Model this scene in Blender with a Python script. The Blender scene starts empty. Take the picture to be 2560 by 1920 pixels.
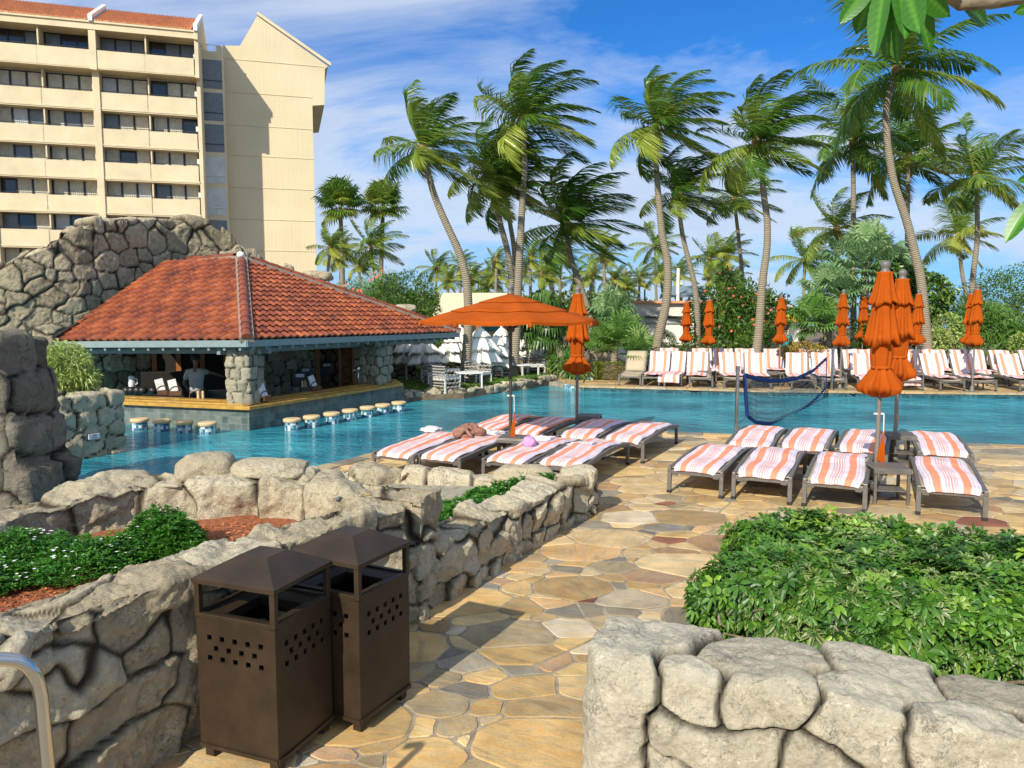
import bpy, math, random
import numpy as np
from mathutils import Vector, Matrix, Euler
R = math.radians
S = bpy.context.scene
# ---------------------------------------------------------------- camera, sky, sun, exposure
CAMH = 2.25; FPX = 1924.0; PITCH = math.atan(185 / FPX)
cd = bpy.data.cameras.new("camera"); cam = bpy.data.objects.new("camera", cd)
S.collection.objects.link(cam); S.camera = cam
cam.location = (0, 0, CAMH); cam.rotation_euler = (math.pi / 2 - PITCH, 0, 0)
cd.sensor_width = 36; cd.lens = 36 * FPX / 2560; cd.clip_start = .05; cd.clip_end = 6000
SUN_AZ = math.atan2(.477, .879)          # light travels towards +x +y
SUN_EL = R(33)
sd = bpy.data.lights.new("sun", 'SUN'); sun = bpy.data.objects.new("sun", sd); S.collection.objects.link(sun)
sd.energy = 5.0; sd.angle = R(.53); sd.color = (1, .93, .80)
_d = Vector((math.sin(SUN_AZ) * math.cos(SUN_EL), math.cos(SUN_AZ) * math.cos(SUN_EL), -math.sin(SUN_EL)))
sun.rotation_euler = _d.to_track_quat('-Z', 'Y').to_euler()
sun.location = (-20, -30, 40)
W = bpy.data.worlds.new("World"); S.world = W; W.use_nodes = True
nt = W.node_tree; nt.nodes.clear()
def N(t, ty, **kw):
    n = t.nodes.new(ty)
    for k, v in kw.items():
        if k[0] == 'i' and k[1:].isdigit(): n.inputs[int(k[1:])].default_value = v
        elif k in n.inputs.keys(): n.inputs[k].default_value = v
        else: setattr(n, k, v)
    return n
def L(t, a, b): t.links.new(a, b)
out = N(nt, 'ShaderNodeOutputWorld'); bg = N(nt, 'ShaderNodeBackground')
sky = N(nt, 'ShaderNodeTexSky'); sky.sky_type = 'NISHITA'; sky.sun_disc = False
sky.sun_elevation = SUN_EL; sky.sun_rotation = math.pi + SUN_AZ
sky.air_density = 1.0; sky.dust_density = .2; sky.ozone_density = 3.5
tc = N(nt, 'ShaderNodeTexCoord')
sep = N(nt, 'ShaderNodeSeparateXYZ'); L(nt, tc.outputs['Generated'], sep.inputs[0])
# project the view direction on a cloud layer
zz = N(nt, 'ShaderNodeMath', operation='MAXIMUM', i1=.0); L(nt, sep.outputs[2], zz.inputs[0])
za = N(nt, 'ShaderNodeMath', operation='ADD', i1=.26); L(nt, zz.outputs[0], za.inputs[0])
dx = N(nt, 'ShaderNodeMath', operation='DIVIDE'); L(nt, sep.outputs[0], dx.inputs[0]); L(nt, za.outputs[0], dx.inputs[1])
dy = N(nt, 'ShaderNodeMath', operation='DIVIDE'); L(nt, sep.outputs[1], dy.inputs[0]); L(nt, za.outputs[0], dy.inputs[1])
cb = N(nt, 'ShaderNodeCombineXYZ'); L(nt, dx.outputs[0], cb.inputs[0]); L(nt, dy.outputs[0], cb.inputs[1])
mp = N(nt, 'ShaderNodeMapping'); mp.inputs['Rotation'].default_value = (0, 0, R(-24)); mp.inputs['Scale'].default_value = (.95, 1.7, 1)
mp.inputs['Location'].default_value = (3.1, .4, 0)
L(nt, cb.outputs[0], mp.inputs[0])
n1 = N(nt, 'ShaderNodeTexNoise'); n1.inputs['Scale'].default_value = .9; n1.inputs['Detail'].default_value = 8; n1.inputs['Roughness'].default_value = .64; n1.inputs['Distortion'].default_value = .5
n2 = N(nt, 'ShaderNodeTexNoise'); n2.inputs['Scale'].default_value = .38; n2.inputs['Detail'].default_value = 3
L(nt, mp.outputs[0], n1.inputs['Vector']); L(nt, mp.outputs[0], n2.inputs['Vector'])
ad = N(nt, 'ShaderNodeMath', operation='MULTIPLY_ADD', i1=.9); L(nt, n2.outputs[0], ad.inputs[0]); L(nt, n1.outputs[0], ad.inputs[2])
# more cloud to the left and low down than high on the right
lx = N(nt, 'ShaderNodeMath', operation='MULTIPLY_ADD', i1=-.16, i2=0.0); L(nt, sep.outputs[0], lx.inputs[0])
ad2 = N(nt, 'ShaderNodeMath', operation='ADD'); L(nt, ad.outputs[0], ad2.inputs[0]); L(nt, lx.outputs[0], ad2.inputs[1])
cr = N(nt, 'ShaderNodeValToRGB'); L(nt, ad2.outputs[0], cr.inputs[0])
cr.color_ramp.elements[0].position = .80; cr.color_ramp.elements[0].color = (0, 0, 0, 1)
cr.color_ramp.elements[1].position = 1.03; cr.color_ramp.elements[1].color = (1, 1, 1, 1)
e = cr.color_ramp.elements.new(.915); e.color = (.48, .48, .48, 1)
# cloud colour, greyer in its thick parts
cc = N(nt, 'ShaderNodeValToRGB'); L(nt, n1.outputs[0], cc.inputs[0])
cc.color_ramp.elements[0].position = .35; cc.color_ramp.elements[0].color = (7.4, 8.6, 10.2, 1)
cc.color_ramp.elements[1].position = .75; cc.color_ramp.elements[1].color = (10.2, 10.9, 11.6, 1)
e = cc.color_ramp.elements.new(.62); e.color = (6.2, 7.2, 9.0, 1)
# clear sky, deeper blue than the raw sky model
tint = N(nt, 'ShaderNodeMix', data_type='RGBA', blend_type='MULTIPLY'); tint.inputs[0].default_value = 1
L(nt, sky.outputs[0], tint.inputs[6]); tint.inputs[7].default_value = (.46, .93, 1.50, 1)
sat = N(nt, 'ShaderNodeHueSaturation'); sat.inputs['Saturation'].default_value = 1.05; sat.inputs['Value'].default_value = 1.0
L(nt, tint.outputs[2], sat.inputs['Color'])
hz = N(nt, 'ShaderNodeMapRange'); hz.inputs[1].default_value = .0; hz.inputs[2].default_value = .30; hz.inputs[3].default_value = .62; hz.inputs[4].default_value = 0
L(nt, sep.outputs[2], hz.inputs[0])
hm = N(nt, 'ShaderNodeMix', data_type='RGBA'); L(nt, hz.outputs[0], hm.inputs[0]); L(nt, sat.outputs[0], hm.inputs[6]); hm.inputs[7].default_value = (2.7, 5.2, 9.0, 1)
cm = N(nt, 'ShaderNodeMix', data_type='RGBA')
fac = N(nt, 'ShaderNodeMath', operation='MULTIPLY', i1=.86); L(nt, cr.outputs[0], fac.inputs[0]); L(nt, fac.outputs[0], cm.inputs[0])
L(nt, hm.outputs[2], cm.inputs[6]); L(nt, cc.outputs[0], cm.inputs[7])
L(nt, cm.outputs[2], bg.inputs[0]); bg.inputs[1].default_value = .088
L(nt, bg.outputs[0], out.inputs[0])
vs = S.view_settings; vs.view_transform = 'Standard'; vs.look = 'None'; vs.exposure = .16; vs.gamma = 1; vs.use_curve_mapping = False
S.cycles.max_bounces = 6; S.cycles.diffuse_bounces = 3; S.cycles.glossy_bounces = 3; S.cycles.transparent_max_bounces = 8
S.cycles.use_denoising = True

# ---------------------------------------------------------------- measuring: a photo pixel (2560x1920) to a point of the place
def ray(px, py):
    u = (px - 1280) / FPX; v = (960 - py) / FPX; c, s = math.cos(PITCH), math.sin(PITCH)
    return u, c + v * s, -s + v * c
def G(px, py, z=0.):
    r = ray(px, py); t = (z - CAMH) / r[2]; return Vector((r[0] * t, r[1] * t, z))
def A(px, py, Y):
    r = ray(px, py); t = Y / r[1]; return Vector((r[0] * t, Y, CAMH + r[2] * t))
# ---------------------------------------------------------------- object helpers
COL = S.collection
def tag(o, label=None, cat=None, group=None, kind=None):
    if label: o['label'] = label
    if cat: o['category'] = cat
    if group: o['group'] = group
    if kind: o['kind'] = kind
    return o
def empty(name, loc=(0, 0, 0), rz=0., label=None, cat=None, group=None, rot=None):
    o = bpy.data.objects.new(name, None); COL.objects.link(o); o.location = loc
    o.rotation_euler = rot if rot else (0, 0, rz); o.empty_display_size = .1
    return tag(o, label, cat, group)
def kids(o): return [c for c in bpy.data.objects if c.parent == o]
def copy_tree(o, loc=None, rz=None, label=None, parent=None, scale=None):
    c = o.copy(); COL.objects.link(c); c.parent = parent
    if loc is not None: c.location = loc
    if rz is not None: c.rotation_euler = (0, 0, rz)
    if scale is not None: c.scale = scale
    if label: c['label'] = label
    for k in KIDS.get(o.name, kids(o)): copy_tree(k, parent=c)
    return c
KIDS = {}
class MB:
    def __init__(s, org=(0, 0, 0)):
        s.v = []; s.f = []; s.mi = []; s.o = Vector(org); s.attr = {}; s.uv = None
    def av(s, p): s.v.append((p[0] - s.o.x, p[1] - s.o.y, p[2] - s.o.z)); return len(s.v) - 1
    def af(s, f, m=0): s.f.append(tuple(f)); s.mi.append(m)
    def quad(s, a, b, c, d, m=0): s.af([s.av(a), s.av(b), s.av(c), s.av(d)], m)
    def box(s, c, d, rz=0., m=0, rot=None):
        M = (rot.to_matrix() if rot else Matrix.Rotation(rz, 3, 'Z')); c = Vector(c)
        i = [s.av(c + M @ Vector((x * d[0] / 2, y * d[1] / 2, z * d[2] / 2))) for z in (-1, 1) for y in (-1, 1) for x in (-1, 1)]
        for q in ((0, 2, 3, 1), (4, 5, 7, 6), (0, 1, 5, 4), (2, 6, 7, 3), (0, 4, 6, 2), (1, 3, 7, 5)): s.af([i[k] for k in q], m)
    def beam(s, a, b, w, h, m=0, up=(0, 0, 1)):
        a = Vector(a); b = Vector(b); t = (b - a).normalized(); sd = t.cross(Vector(up))
        if sd.length < 1e-4: sd = t.cross(Vector((0, 1, 0)))
        sd.normalize(); u = sd.cross(t)
        i = [s.av(p + sd * x * w / 2 + u * z * h / 2) for p in (a, b) for z in (-1, 1) for x in (-1, 1)]
        for q in ((0, 1, 3, 2), (4, 6, 7, 5), (0, 4, 5, 1), (2, 3, 7, 6), (0, 2, 6, 4), (1, 5, 7, 3)): s.af([i[k] for k in q], m)
    def tube(s, pts, r, n=8, m=0, cap=True):
        pts = [Vector(p) for p in pts]
        rr = r if isinstance(r, (list, tuple)) else [r] * len(pts)
        prev = None; rings = []
        for k, p in enumerate(pts):
            t = (pts[min(k + 1, len(pts) - 1)] - pts[max(k - 1, 0)]).normalized()
            if prev is None:
                a = t.cross(Vector((0, 0, 1)));
                if a.length < .05: a = t.cross(Vector((1, 0, 0)))
                a.normalize()
            else:
                a = prev - t * prev.dot(t); a.normalize()
            prev = a; b = t.cross(a)
            rings.append([s.av(p + (a * math.cos(q) + b * math.sin(q)) * rr[k]) for q in [2 * math.pi * j / n for j in range(n)]])
        for k in range(len(rings) - 1):
            for j in range(n): s.af([rings[k][j], rings[k][(j + 1) % n], rings[k + 1][(j + 1) % n], rings[k + 1][j]], m)
        if cap: s.af(rings[0][::-1], m); s.af(rings[-1], m)
    def lathe(s, prof, c=(0, 0, 0), n=16, m=0, fold=None, zf=None):
        c = Vector(c); rings = []
        for k, (r, z) in enumerate(prof):
            ring = []
            for j in range(n):
                q = 2 * math.pi * j / n; rr = r * (fold(q, k, z) if fold else 1)
                ring.append(s.av(c + Vector((rr * math.cos(q), rr * math.sin(q), z + (zf(q, k) if zf else 0)))))
            rings.append(ring)
        for k in range(len(rings) - 1):
            for j in range(n): s.af([rings[k][j], rings[k][(j + 1) % n], rings[k + 1][(j + 1) % n], rings[k + 1][j]], m)
        if prof[0][0] > 1e-4: s.af(rings[0][::-1], m)
        if prof[-1][0] > 1e-4: s.af(rings[-1], m)
    def prism(s, poly, z0, z1, m=0):
        a = [s.av((p[0], p[1], z0)) for p in poly]; b = [s.av((p[0], p[1], z1)) for p in poly]; n = len(poly)
        s.af(a[::-1], m); s.af(b, m)
        for j in range(n): s.af([a[j], a[(j + 1) % n], b[(j + 1) % n], b[j]], m)
    def grid(s, fn, nu, nv, m=0, back=0.):
        b = len(s.v)
        for j in range(nv + 1):
            for i in range(nu + 1): s.av(fn(i / nu, j / nv))
        for j in range(nv):
            for i in range(nu):
                a = b + j * (nu + 1) + i; s.af([a, a + 1, a + nu + 2, a + nu + 1], m)
    def build(s, name, mat, parent=None, smooth=False, bev=0., label=None, angle=None, solid=0., sub=0):
        me = bpy.data.meshes.new(name); me.from_pydata(s.v, [], s.f); me.update()
        mats = mat if isinstance(mat, (list, tuple)) else [mat]
        for x in mats: me.materials.append(x)
        if len(mats) > 1: me.polygons.foreach_set('material_index', s.mi)
        for k, (dom, ty, vals) in s.attr.items():
            a = me.attributes.new(k, ty, dom); a.data.foreach_set('value' if ty == 'FLOAT' else 'vector', np.asarray(vals, dtype=np.float32).ravel())
        if smooth: me.polygons.foreach_set('use_smooth', [True] * len(me.polygons))
        if angle:
            try: me.set_sharp_from_angle(angle=R(angle))
            except Exception: pass
        o = bpy.data.objects.new(name, me); COL.objects.link(o); o.parent = parent
        if label: o['label'] = label
        if solid:
            q = o.modifiers.new('solid', 'SOLIDIFY'); q.thickness = solid; q.offset = 0
        if bev:
            q = o.modifiers.new('bevel', 'BEVEL'); q.width = bev; q.segments = 2; q.limit_method = 'ANGLE'; q.angle_limit = R(40)
        if sub:
            q = o.modifiers.new('sub', 'SUBSURF'); q.levels = sub; q.render_levels = sub
        return o
def np_mesh(name, V, F, mat, parent=None, smooth=True, attrs=None, org=None):
    """V (n,3), F (m,4) arrays to one mesh object; attrs: name -> per-vertex (or face) floats"""
    V = np.asarray(V, dtype=np.float32)
    if org is not None: V = V - np.asarray(org, dtype=np.float32)
    F = np.asarray(F, dtype=np.int32)
    me = bpy.data.meshes.new(name); k = F.shape[1]
    me.vertices.add(len(V)); me.vertices.foreach_set('co', V.ravel())
    me.loops.add(F.size); me.loops.foreach_set('vertex_index', F.ravel())
    me.polygons.add(len(F)); me.polygons.foreach_set('loop_start', np.arange(0, F.size, k, dtype=np.int32))
    me.polygons.foreach_set('loop_total', np.full(len(F), k, dtype=np.int32))
    me.polygons.foreach_set('use_smooth', np.full(len(F), smooth))
    for n, vals in (attrs or {}).items():
        vals = np.asarray(vals, dtype=np.float32)
        dom = 'POINT' if len(vals) == len(V) else 'FACE'
        a = me.attributes.new(n, 'FLOAT', dom); a.data.foreach_set('value', vals)
    me.update(calc_edges=True); me.validate()
    me.materials.append(mat)
    o = bpy.data.objects.new(name, me); COL.objects.link(o); o.parent = parent
    return o
# ---------------------------------------------------------------- numpy noise
def _h(ix, iy, iz, seed=0):
    n = (ix.astype(np.int64) * 374761393 + iy.astype(np.int64) * 668265263 + iz.astype(np.int64) * 2147483647 + seed * 974711) & 0xffffffff
    n = ((n ^ (n >> 13)) * 1274126177) & 0xffffffff
    n = ((n ^ (n >> 16)) * 2246822519) & 0xffffffff
    return ((n ^ (n >> 15)) & 0xffffff) / 16777215.0
def vn(P, seed=0):
    f = np.floor(P); t = P - f; t = t * t * (3 - 2 * t); i = f.astype(np.int64); r = 0
    for a in (0, 1):
        for b in (0, 1):
            for c in (0, 1):
                w = (t[:, 0] if a else 1 - t[:, 0]) * (t[:, 1] if b else 1 - t[:, 1]) * (t[:, 2] if c else 1 - t[:, 2])
                r = r + w * _h(i[:, 0] + a, i[:, 1] + b, i[:, 2] + c, seed)
    return r * 2 - 1
def fbm(P, sc, oct=4, seed=0, rough=.5):
    r = 0; a = 1.
    for k in range(oct): r = r + a * vn(P * sc + 17.3 * k, seed + k); sc *= 2.03; a *= rough
    return r
def smooth(x, a, b):
    t = np.clip((x - a) / (b - a), 0, 1); return t * t * (3 - 2 * t)
# ---------------------------------------------------------------- materials
MATS = {}
def mat(name):
    m = bpy.data.materials.new(name); m.use_nodes = True; t = m.node_tree
    b = t.nodes['Principled BSDF']; MATS[name] = m; return m, t, b
def simple(name, col, rough=.6, metal=0., var=.12, vs=6., bump=0., bs=40., spec=.5, dirt=None, sheen=0.):
    """a plain material broken up with two noises and a fine bump"""
    m, t, b = mat(name); co = N(t, 'ShaderNodeTexCoord')
    n = N(t, 'ShaderNodeTexNoise'); n.inputs['Scale'].default_value = vs; n.inputs['Detail'].default_value = 6; n.inputs['Roughness'].default_value = .65
    L(t, co.outputs['Object'], n.inputs['Vector'])
    r = N(t, 'ShaderNodeValToRGB'); L(t, n.outputs[0], r.inputs[0])
    c = Vector(col); d = Vector(dirt) if dirt else c * (1 - var * 1.6)
    r.color_ramp.elements[0].position = .3; r.color_ramp.elements[0].color = (*d, 1)
    r.color_ramp.elements[1].position = .62; r.color_ramp.elements[1].color = (*(c * (1 + var * .5)), 1)
    L(t, r.outputs[0], b.inputs['Base Color'])
    b.inputs['Roughness'].default_value = rough; b.inputs['Metallic'].default_value = metal
    b.inputs['Specular IOR Level'].default_value = spec
    if bump:
        n2 = N(t, 'ShaderNodeTexNoise'); n2.inputs['Scale'].default_value = bs; n2.inputs['Detail'].default_value = 5
        L(t, co.outputs['Object'], n2.inputs['Vector'])
        bp = N(t, 'ShaderNodeBump'); bp.inputs['Strength'].default_value = bump; bp.inputs['Distance'].default_value = .01
        L(t, n2.outputs[0], bp.inputs['Height']); L(t, bp.outputs[0], b.inputs['Normal'])
    return m
def rockmat(name, c1, c2, c3, dark, bump=1., fine=1., stain=.5):
    """stone: broad tone from noise + per stone tone ('sid'), dark dirt in the joints ('grv'), pitted grain"""
    m, t, b = mat(name); co = N(t, 'ShaderNodeTexCoord'); P = co.outputs['Object']
    n1 = N(t, 'ShaderNodeTexNoise'); n1.inputs['Scale'].default_value = 2.2; n1.inputs['Detail'].default_value = 7; n1.inputs['Roughness'].default_value = .6
    n2 = N(t, 'ShaderNodeTexNoise'); n2.inputs['Scale'].default_value = 14; n2.inputs['Detail'].default_value = 8; n2.inputs['Roughness'].default_value = .72
    n3 = N(t, 'ShaderNodeTexNoise'); n3.inputs['Scale'].default_value = 5; n3.inputs['Detail'].default_value = 10; n3.inputs['Roughness'].default_value = .78; n3.inputs['Distortion'].default_value = .6
    for n in (n1, n2, n3): L(t, P, n.inputs['Vector'])
    sid = N(t, 'ShaderNodeAttribute', attribute_name='sid'); grv = N(t, 'ShaderNodeAttribute', attribute_name='grv')
    mx = N(t, 'ShaderNodeMath', operation='MULTIPLY_ADD', i1=.55); L(t, sid.outputs['Fac'], mx.inputs[0])
    m1 = N(t, 'ShaderNodeMath', operation='MULTIPLY', i1=.75); L(t, n1.outputs[0], m1.inputs[0]); L(t, m1.outputs[0], mx.inputs[2])
    r = N(t, 'ShaderNodeValToRGB'); L(t, mx.outputs[0], r.inputs[0])
    r.color_ramp.elements[0].position = .28; r.color_ramp.elements[0].color = (*c1, 1)
    r.color_ramp.elements[1].position = .95; r.color_ramp.elements[1].color = (*c3, 1)
    e = r.color_ramp.elements.new(.62); e.color = (*c2, 1)
    # weather stains
    st = N(t, 'ShaderNodeValToRGB'); L(t, n3.outputs[0], st.inputs[0])
    st.color_ramp.elements[0].position = .56; st.color_ramp.elements[0].color = (0, 0, 0, 1)
    st.color_ramp.elements[1].position = .70; st.color_ramp.elements[1].color = (1, 1, 1, 1)
    sf = N(t, 'ShaderNodeMath', operation='MULTIPLY', i1=stain); L(t, st.outputs[0], sf.inputs[0])
    a = N(t, 'ShaderNodeMix', data_type='RGBA'); L(t, sf.outputs[0], a.inputs[0]); L(t, r.outputs[0], a.inputs[6]); a.inputs[7].default_value = (*(Vector(c1) * .45), 1)
    # grain
    g = N(t, 'ShaderNodeMapRange'); g.inputs[1].default_value = .3; g.inputs[2].default_value = .7; g.inputs[3].default_value = .78; g.inputs[4].default_value = 1.14
    L(t, n2.outputs[0], g.inputs[0])
    mm = N(t, 'ShaderNodeMix', data_type='RGBA', blend_type='MULTIPLY'); mm.inputs[0].default_value = 1
    L(t, a.outputs[2], mm.inputs[6]); L(t, g.outputs[0], mm.inputs[7])
    dk = N(t, 'ShaderNodeMix', data_type='RGBA'); L(t, grv.outputs['Fac'], dk.inputs[0]); L(t, mm.outputs[2], dk.inputs[6]); dk.inputs[7].default_value = (*dark, 1)
    L(t, dk.outputs[2], b.inputs['Base Color']); b.inputs['Roughness'].default_value = .9; b.inputs['Specular IOR Level'].default_value = .25
    cd_ = N(t, 'ShaderNodeVectorMath', operation='MULTIPLY_ADD'); cd_.inputs[1].default_value = (.28, .28, .28); L(t, n2.outputs['Color'], cd_.inputs[0]); L(t, P, cd_.inputs[2])
    ck = N(t, 'ShaderNodeTexVoronoi', feature='DISTANCE_TO_EDGE'); ck.inputs['Scale'].default_value = 3.4 * fine; L(t, cd_.outputs[0], ck.inputs['Vector'])
    cm_ = N(t, 'ShaderNodeMapRange'); cm_.inputs[1].default_value = .0; cm_.inputs[2].default_value = .016; cm_.inputs[3].default_value = 1; cm_.inputs[4].default_value = 0; L(t, ck.outputs['Distance'], cm_.inputs[0])
    mk = N(t, 'ShaderNodeMapRange'); mk.inputs[1].default_value = .50; mk.inputs[2].default_value = .60; L(t, n1.outputs[0], mk.inputs[0])
    cf = N(t, 'ShaderNodeMath', operation='MULTIPLY'); L(t, cm_.outputs[0], cf.inputs[0]); L(t, mk.outputs[0], cf.inputs[1])
    sq = N(t, 'ShaderNodeTexNoise'); sq.inputs['Scale'].default_value = 24 * fine; sq.inputs['Detail'].default_value = 3; sq.inputs['Distortion'].default_value = 1.2; L(t, P, sq.inputs['Vector'])
    sb = N(t, 'ShaderNodeMath', operation='SUBTRACT', i1=.5); L(t, sq.outputs[0], sb.inputs[0]); sa = N(t, 'ShaderNodeMath', operation='ABSOLUTE'); L(t, sb.outputs[0], sa.inputs[0])
    sm = N(t, 'ShaderNodeMapRange'); sm.inputs[1].default_value = .0; sm.inputs[2].default_value = .022; sm.inputs[3].default_value = 1; sm.inputs[4].default_value = 0; L(t, sa.outputs[0], sm.inputs[0])
    sk = N(t, 'ShaderNodeMapRange'); sk.inputs[1].default_value = .50; sk.inputs[2].default_value = .58; L(t, n3.outputs[0], sk.inputs[0])
    sf_ = N(t, 'ShaderNodeMath', operation='MULTIPLY'); L(t, sm.outputs[0], sf_.inputs[0]); L(t, sk.outputs[0], sf_.inputs[1])
    cs = N(t, 'ShaderNodeMath', operation='MAXIMUM'); L(t, cf.outputs[0], cs.inputs[0]); L(t, sf_.outputs[0], cs.inputs[1]); c8 = N(t, 'ShaderNodeMath', operation='MULTIPLY', i1=.62); L(t, cs.outputs[0], c8.inputs[0])
    dk2 = N(t, 'ShaderNodeMix', data_type='RGBA'); L(t, c8.outputs[0], dk2.inputs[0]); L(t, dk.outputs[2], dk2.inputs[6]); dk2.inputs[7].default_value = (*(Vector(c1) * .3), 1); L(t, dk2.outputs[2], b.inputs['Base Color'])
    v = N(t, 'ShaderNodeTexVoronoi'); v.inputs['Scale'].default_value = 42 * fine; L(t, P, v.inputs['Vector'])
    n4 = N(t, 'ShaderNodeTexNoise'); n4.inputs['Scale'].default_value = 26 * fine; n4.inputs['Detail'].default_value = 6; n4.inputs['Roughness'].default_value = .7; L(t, P, n4.inputs['Vector'])
    h = N(t, 'ShaderNodeMath', operation='MULTIPLY_ADD', i1=.35); L(t, v.outputs['Distance'], h.inputs[0]); L(t, n4.outputs[0], h.inputs[2]); h0 = h; h = N(t, 'ShaderNodeMath', operation='MULTIPLY_ADD', i1=-.7); L(t, cs.outputs[0], h.inputs[0]); L(t, h0.outputs[0], h.inputs[2])
    b1 = N(t, 'ShaderNodeBump'); b1.inputs['Strength'].default_value = 1.0 * bump; b1.inputs['Distance'].default_value = .020
    L(t, h.outputs[0], b1.inputs['Height'])
    b2 = N(t, 'ShaderNodeBump'); b2.inputs['Strength'].default_value = .8 * bump; b2.inputs['Distance'].default_value = .05
    L(t, n3.outputs[0], b2.inputs['Height']); L(t, b1.outputs[0], b2.inputs['Normal']); L(t, b2.outputs[0], b.inputs['Normal'])
    return m
M_rock = rockmat('cream_stone', (.51, .425, .28), (.69, .59, .40), (.81, .72, .52), (.055, .042, .025), stain=.30, bump=1.3)
M_rock_grey = rockmat('grey_stone', (.44, .395, .29), (.575, .52, .385), (.67, .61, .465), (.04, .034, .025), stain=.5)
M_rock_far = rockmat('weathered_stone', (.27, .225, .145), (.41, .345, .225), (.54, .465, .31), (.02, .017, .012), bump=1.0, fine=.5, stain=.45)
M_rock_shaded = rockmat('shaded_stone', (.13, .11, .08), (.21, .18, .135), (.31, .27, .20), (.012, .010, .008), stain=.6)  # pillar stone, darkened so that the colour carries its shade
M_rock_mid = rockmat('pale_grey_stone', (.35, .31, .21), (.50, .445, .31), (.62, .555, .39), (.02, .02, .016), fine=.7)
M_rock_teal = rockmat('pillar_stone', (.25, .235, .175), (.36, .335, .245), (.46, .425, .31), (.012, .014, .012), fine=.7)

def leafmat(name, c1, c2, c3, rough=.45, trans=.25, attr='rnd', vs=1.5):
    m, t, b = mat(name)
    at = N(t, 'ShaderNodeAttribute', attribute_name=attr)
    co = N(t, 'ShaderNodeTexCoord'); n = N(t, 'ShaderNodeTexNoise'); n.inputs['Scale'].default_value = vs; n.inputs['Detail'].default_value = 3; L(t, co.outputs['Object'], n.inputs['Vector'])
    a = N(t, 'ShaderNodeMath', operation='MULTIPLY_ADD', i1=.6); L(t, at.outputs['Fac'], a.inputs[0])
    a2 = N(t, 'ShaderNodeMath', operation='MULTIPLY', i1=.45); L(t, n.outputs[0], a2.inputs[0]); L(t, a2.outputs[0], a.inputs[2])
    r = N(t, 'ShaderNodeValToRGB'); L(t, a.outputs[0], r.inputs[0])
    r.color_ramp.elements[0].position = .15; r.color_ramp.elements[0].color = (*c1, 1)
    r.color_ramp.elements[1].position = .85; r.color_ramp.elements[1].color = (*c3, 1)
    e = r.color_ramp.elements.new(.5); e.color = (*c2, 1)
    L(t, r.outputs[0], b.inputs['Base Color']); b.inputs['Roughness'].default_value = rough; b.inputs['Specular IOR Level'].default_value = .4
    tr = N(t, 'ShaderNodeBsdfTranslucent'); hs = N(t, 'ShaderNodeHueSaturation'); hs.inputs['Value'].default_value = 1.5; hs.inputs['Hue'].default_value = .485
    L(t, r.outputs[0], hs.inputs['Color']); L(t, hs.outputs[0], tr.inputs[0])
    ms = N(t, 'ShaderNodeMixShader'); ms.inputs[0].default_value = trans
    L(t, b.outputs[0], ms.inputs[1]); L(t, tr.outputs[0], ms.inputs[2]); L(t, ms.outputs[0], t.nodes['Material Output'].inputs[0])
    return m
M_palm = leafmat('palm_leaf', (.024, .078, .012), (.075, .175, .022), (.36, .42, .06), rough=.34, trans=.34)
M_palm2 = leafmat('far_palm_leaf', (.06, .13, .02), (.16, .26, .035), (.42, .42, .07), rough=.42, trans=.32)
M_fan = leafmat('fan_leaf', (.05, .14, .02), (.13, .27, .05), (.30, .42, .13), rough=.4)
M_fan_grey = leafmat('silver_fan_leaf', (.09, .19, .07), (.18, .32, .13), (.36, .48, .22), rough=.45)
M_bush = leafmat('bush_leaf', (.028, .08, .014), (.075, .165, .025), (.20, .29, .05), rough=.38, trans=.2)
M_hedge = leafmat('hedge_leaf', (.016, .075, .010), (.045, .16, .018), (.20, .34, .05), rough=.32, trans=.22, vs=2.5)
M_varieg = leafmat('cream_leaf', (.35, .42, .12), (.60, .60, .25), (.75, .72, .38), rough=.4)
M_lime = leafmat('lime_leaf', (.12, .19, .035), (.32, .42, .10), (.60, .66, .28), rough=.4)
M_cover = leafmat('cover_leaf', (.012, .065, .008), (.04, .17, .015), (.14, .35, .045), rough=.35, vs=4)
M_clip = leafmat('clipped_leaf', (.07, .10, .012), (.16, .21, .025), (.34, .36, .06), rough=.5)
M_frangi = leafmat('broad_leaf', (.02, .085, .010), (.045, .17, .016), (.12, .32, .035), rough=.33, trans=.25)
M_croton = leafmat('croton_leaf', (.12, .06, .015), (.30, .24, .04), (.50, .42, .10), rough=.45)
M_yellowfrond = leafmat('yellow_frond', (.30, .26, .02), (.52, .42, .04), (.70, .55, .08), rough=.5)
M_white_fl = simple('white_petal', (.85, .85, .80), .6)
M_red_fl = simple('red_petal', (.70, .12, .08), .6)
M_twig = simple('twig_bark', (.24, .19, .12), .9, var=.4, bump=.5, bs=60)
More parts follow.
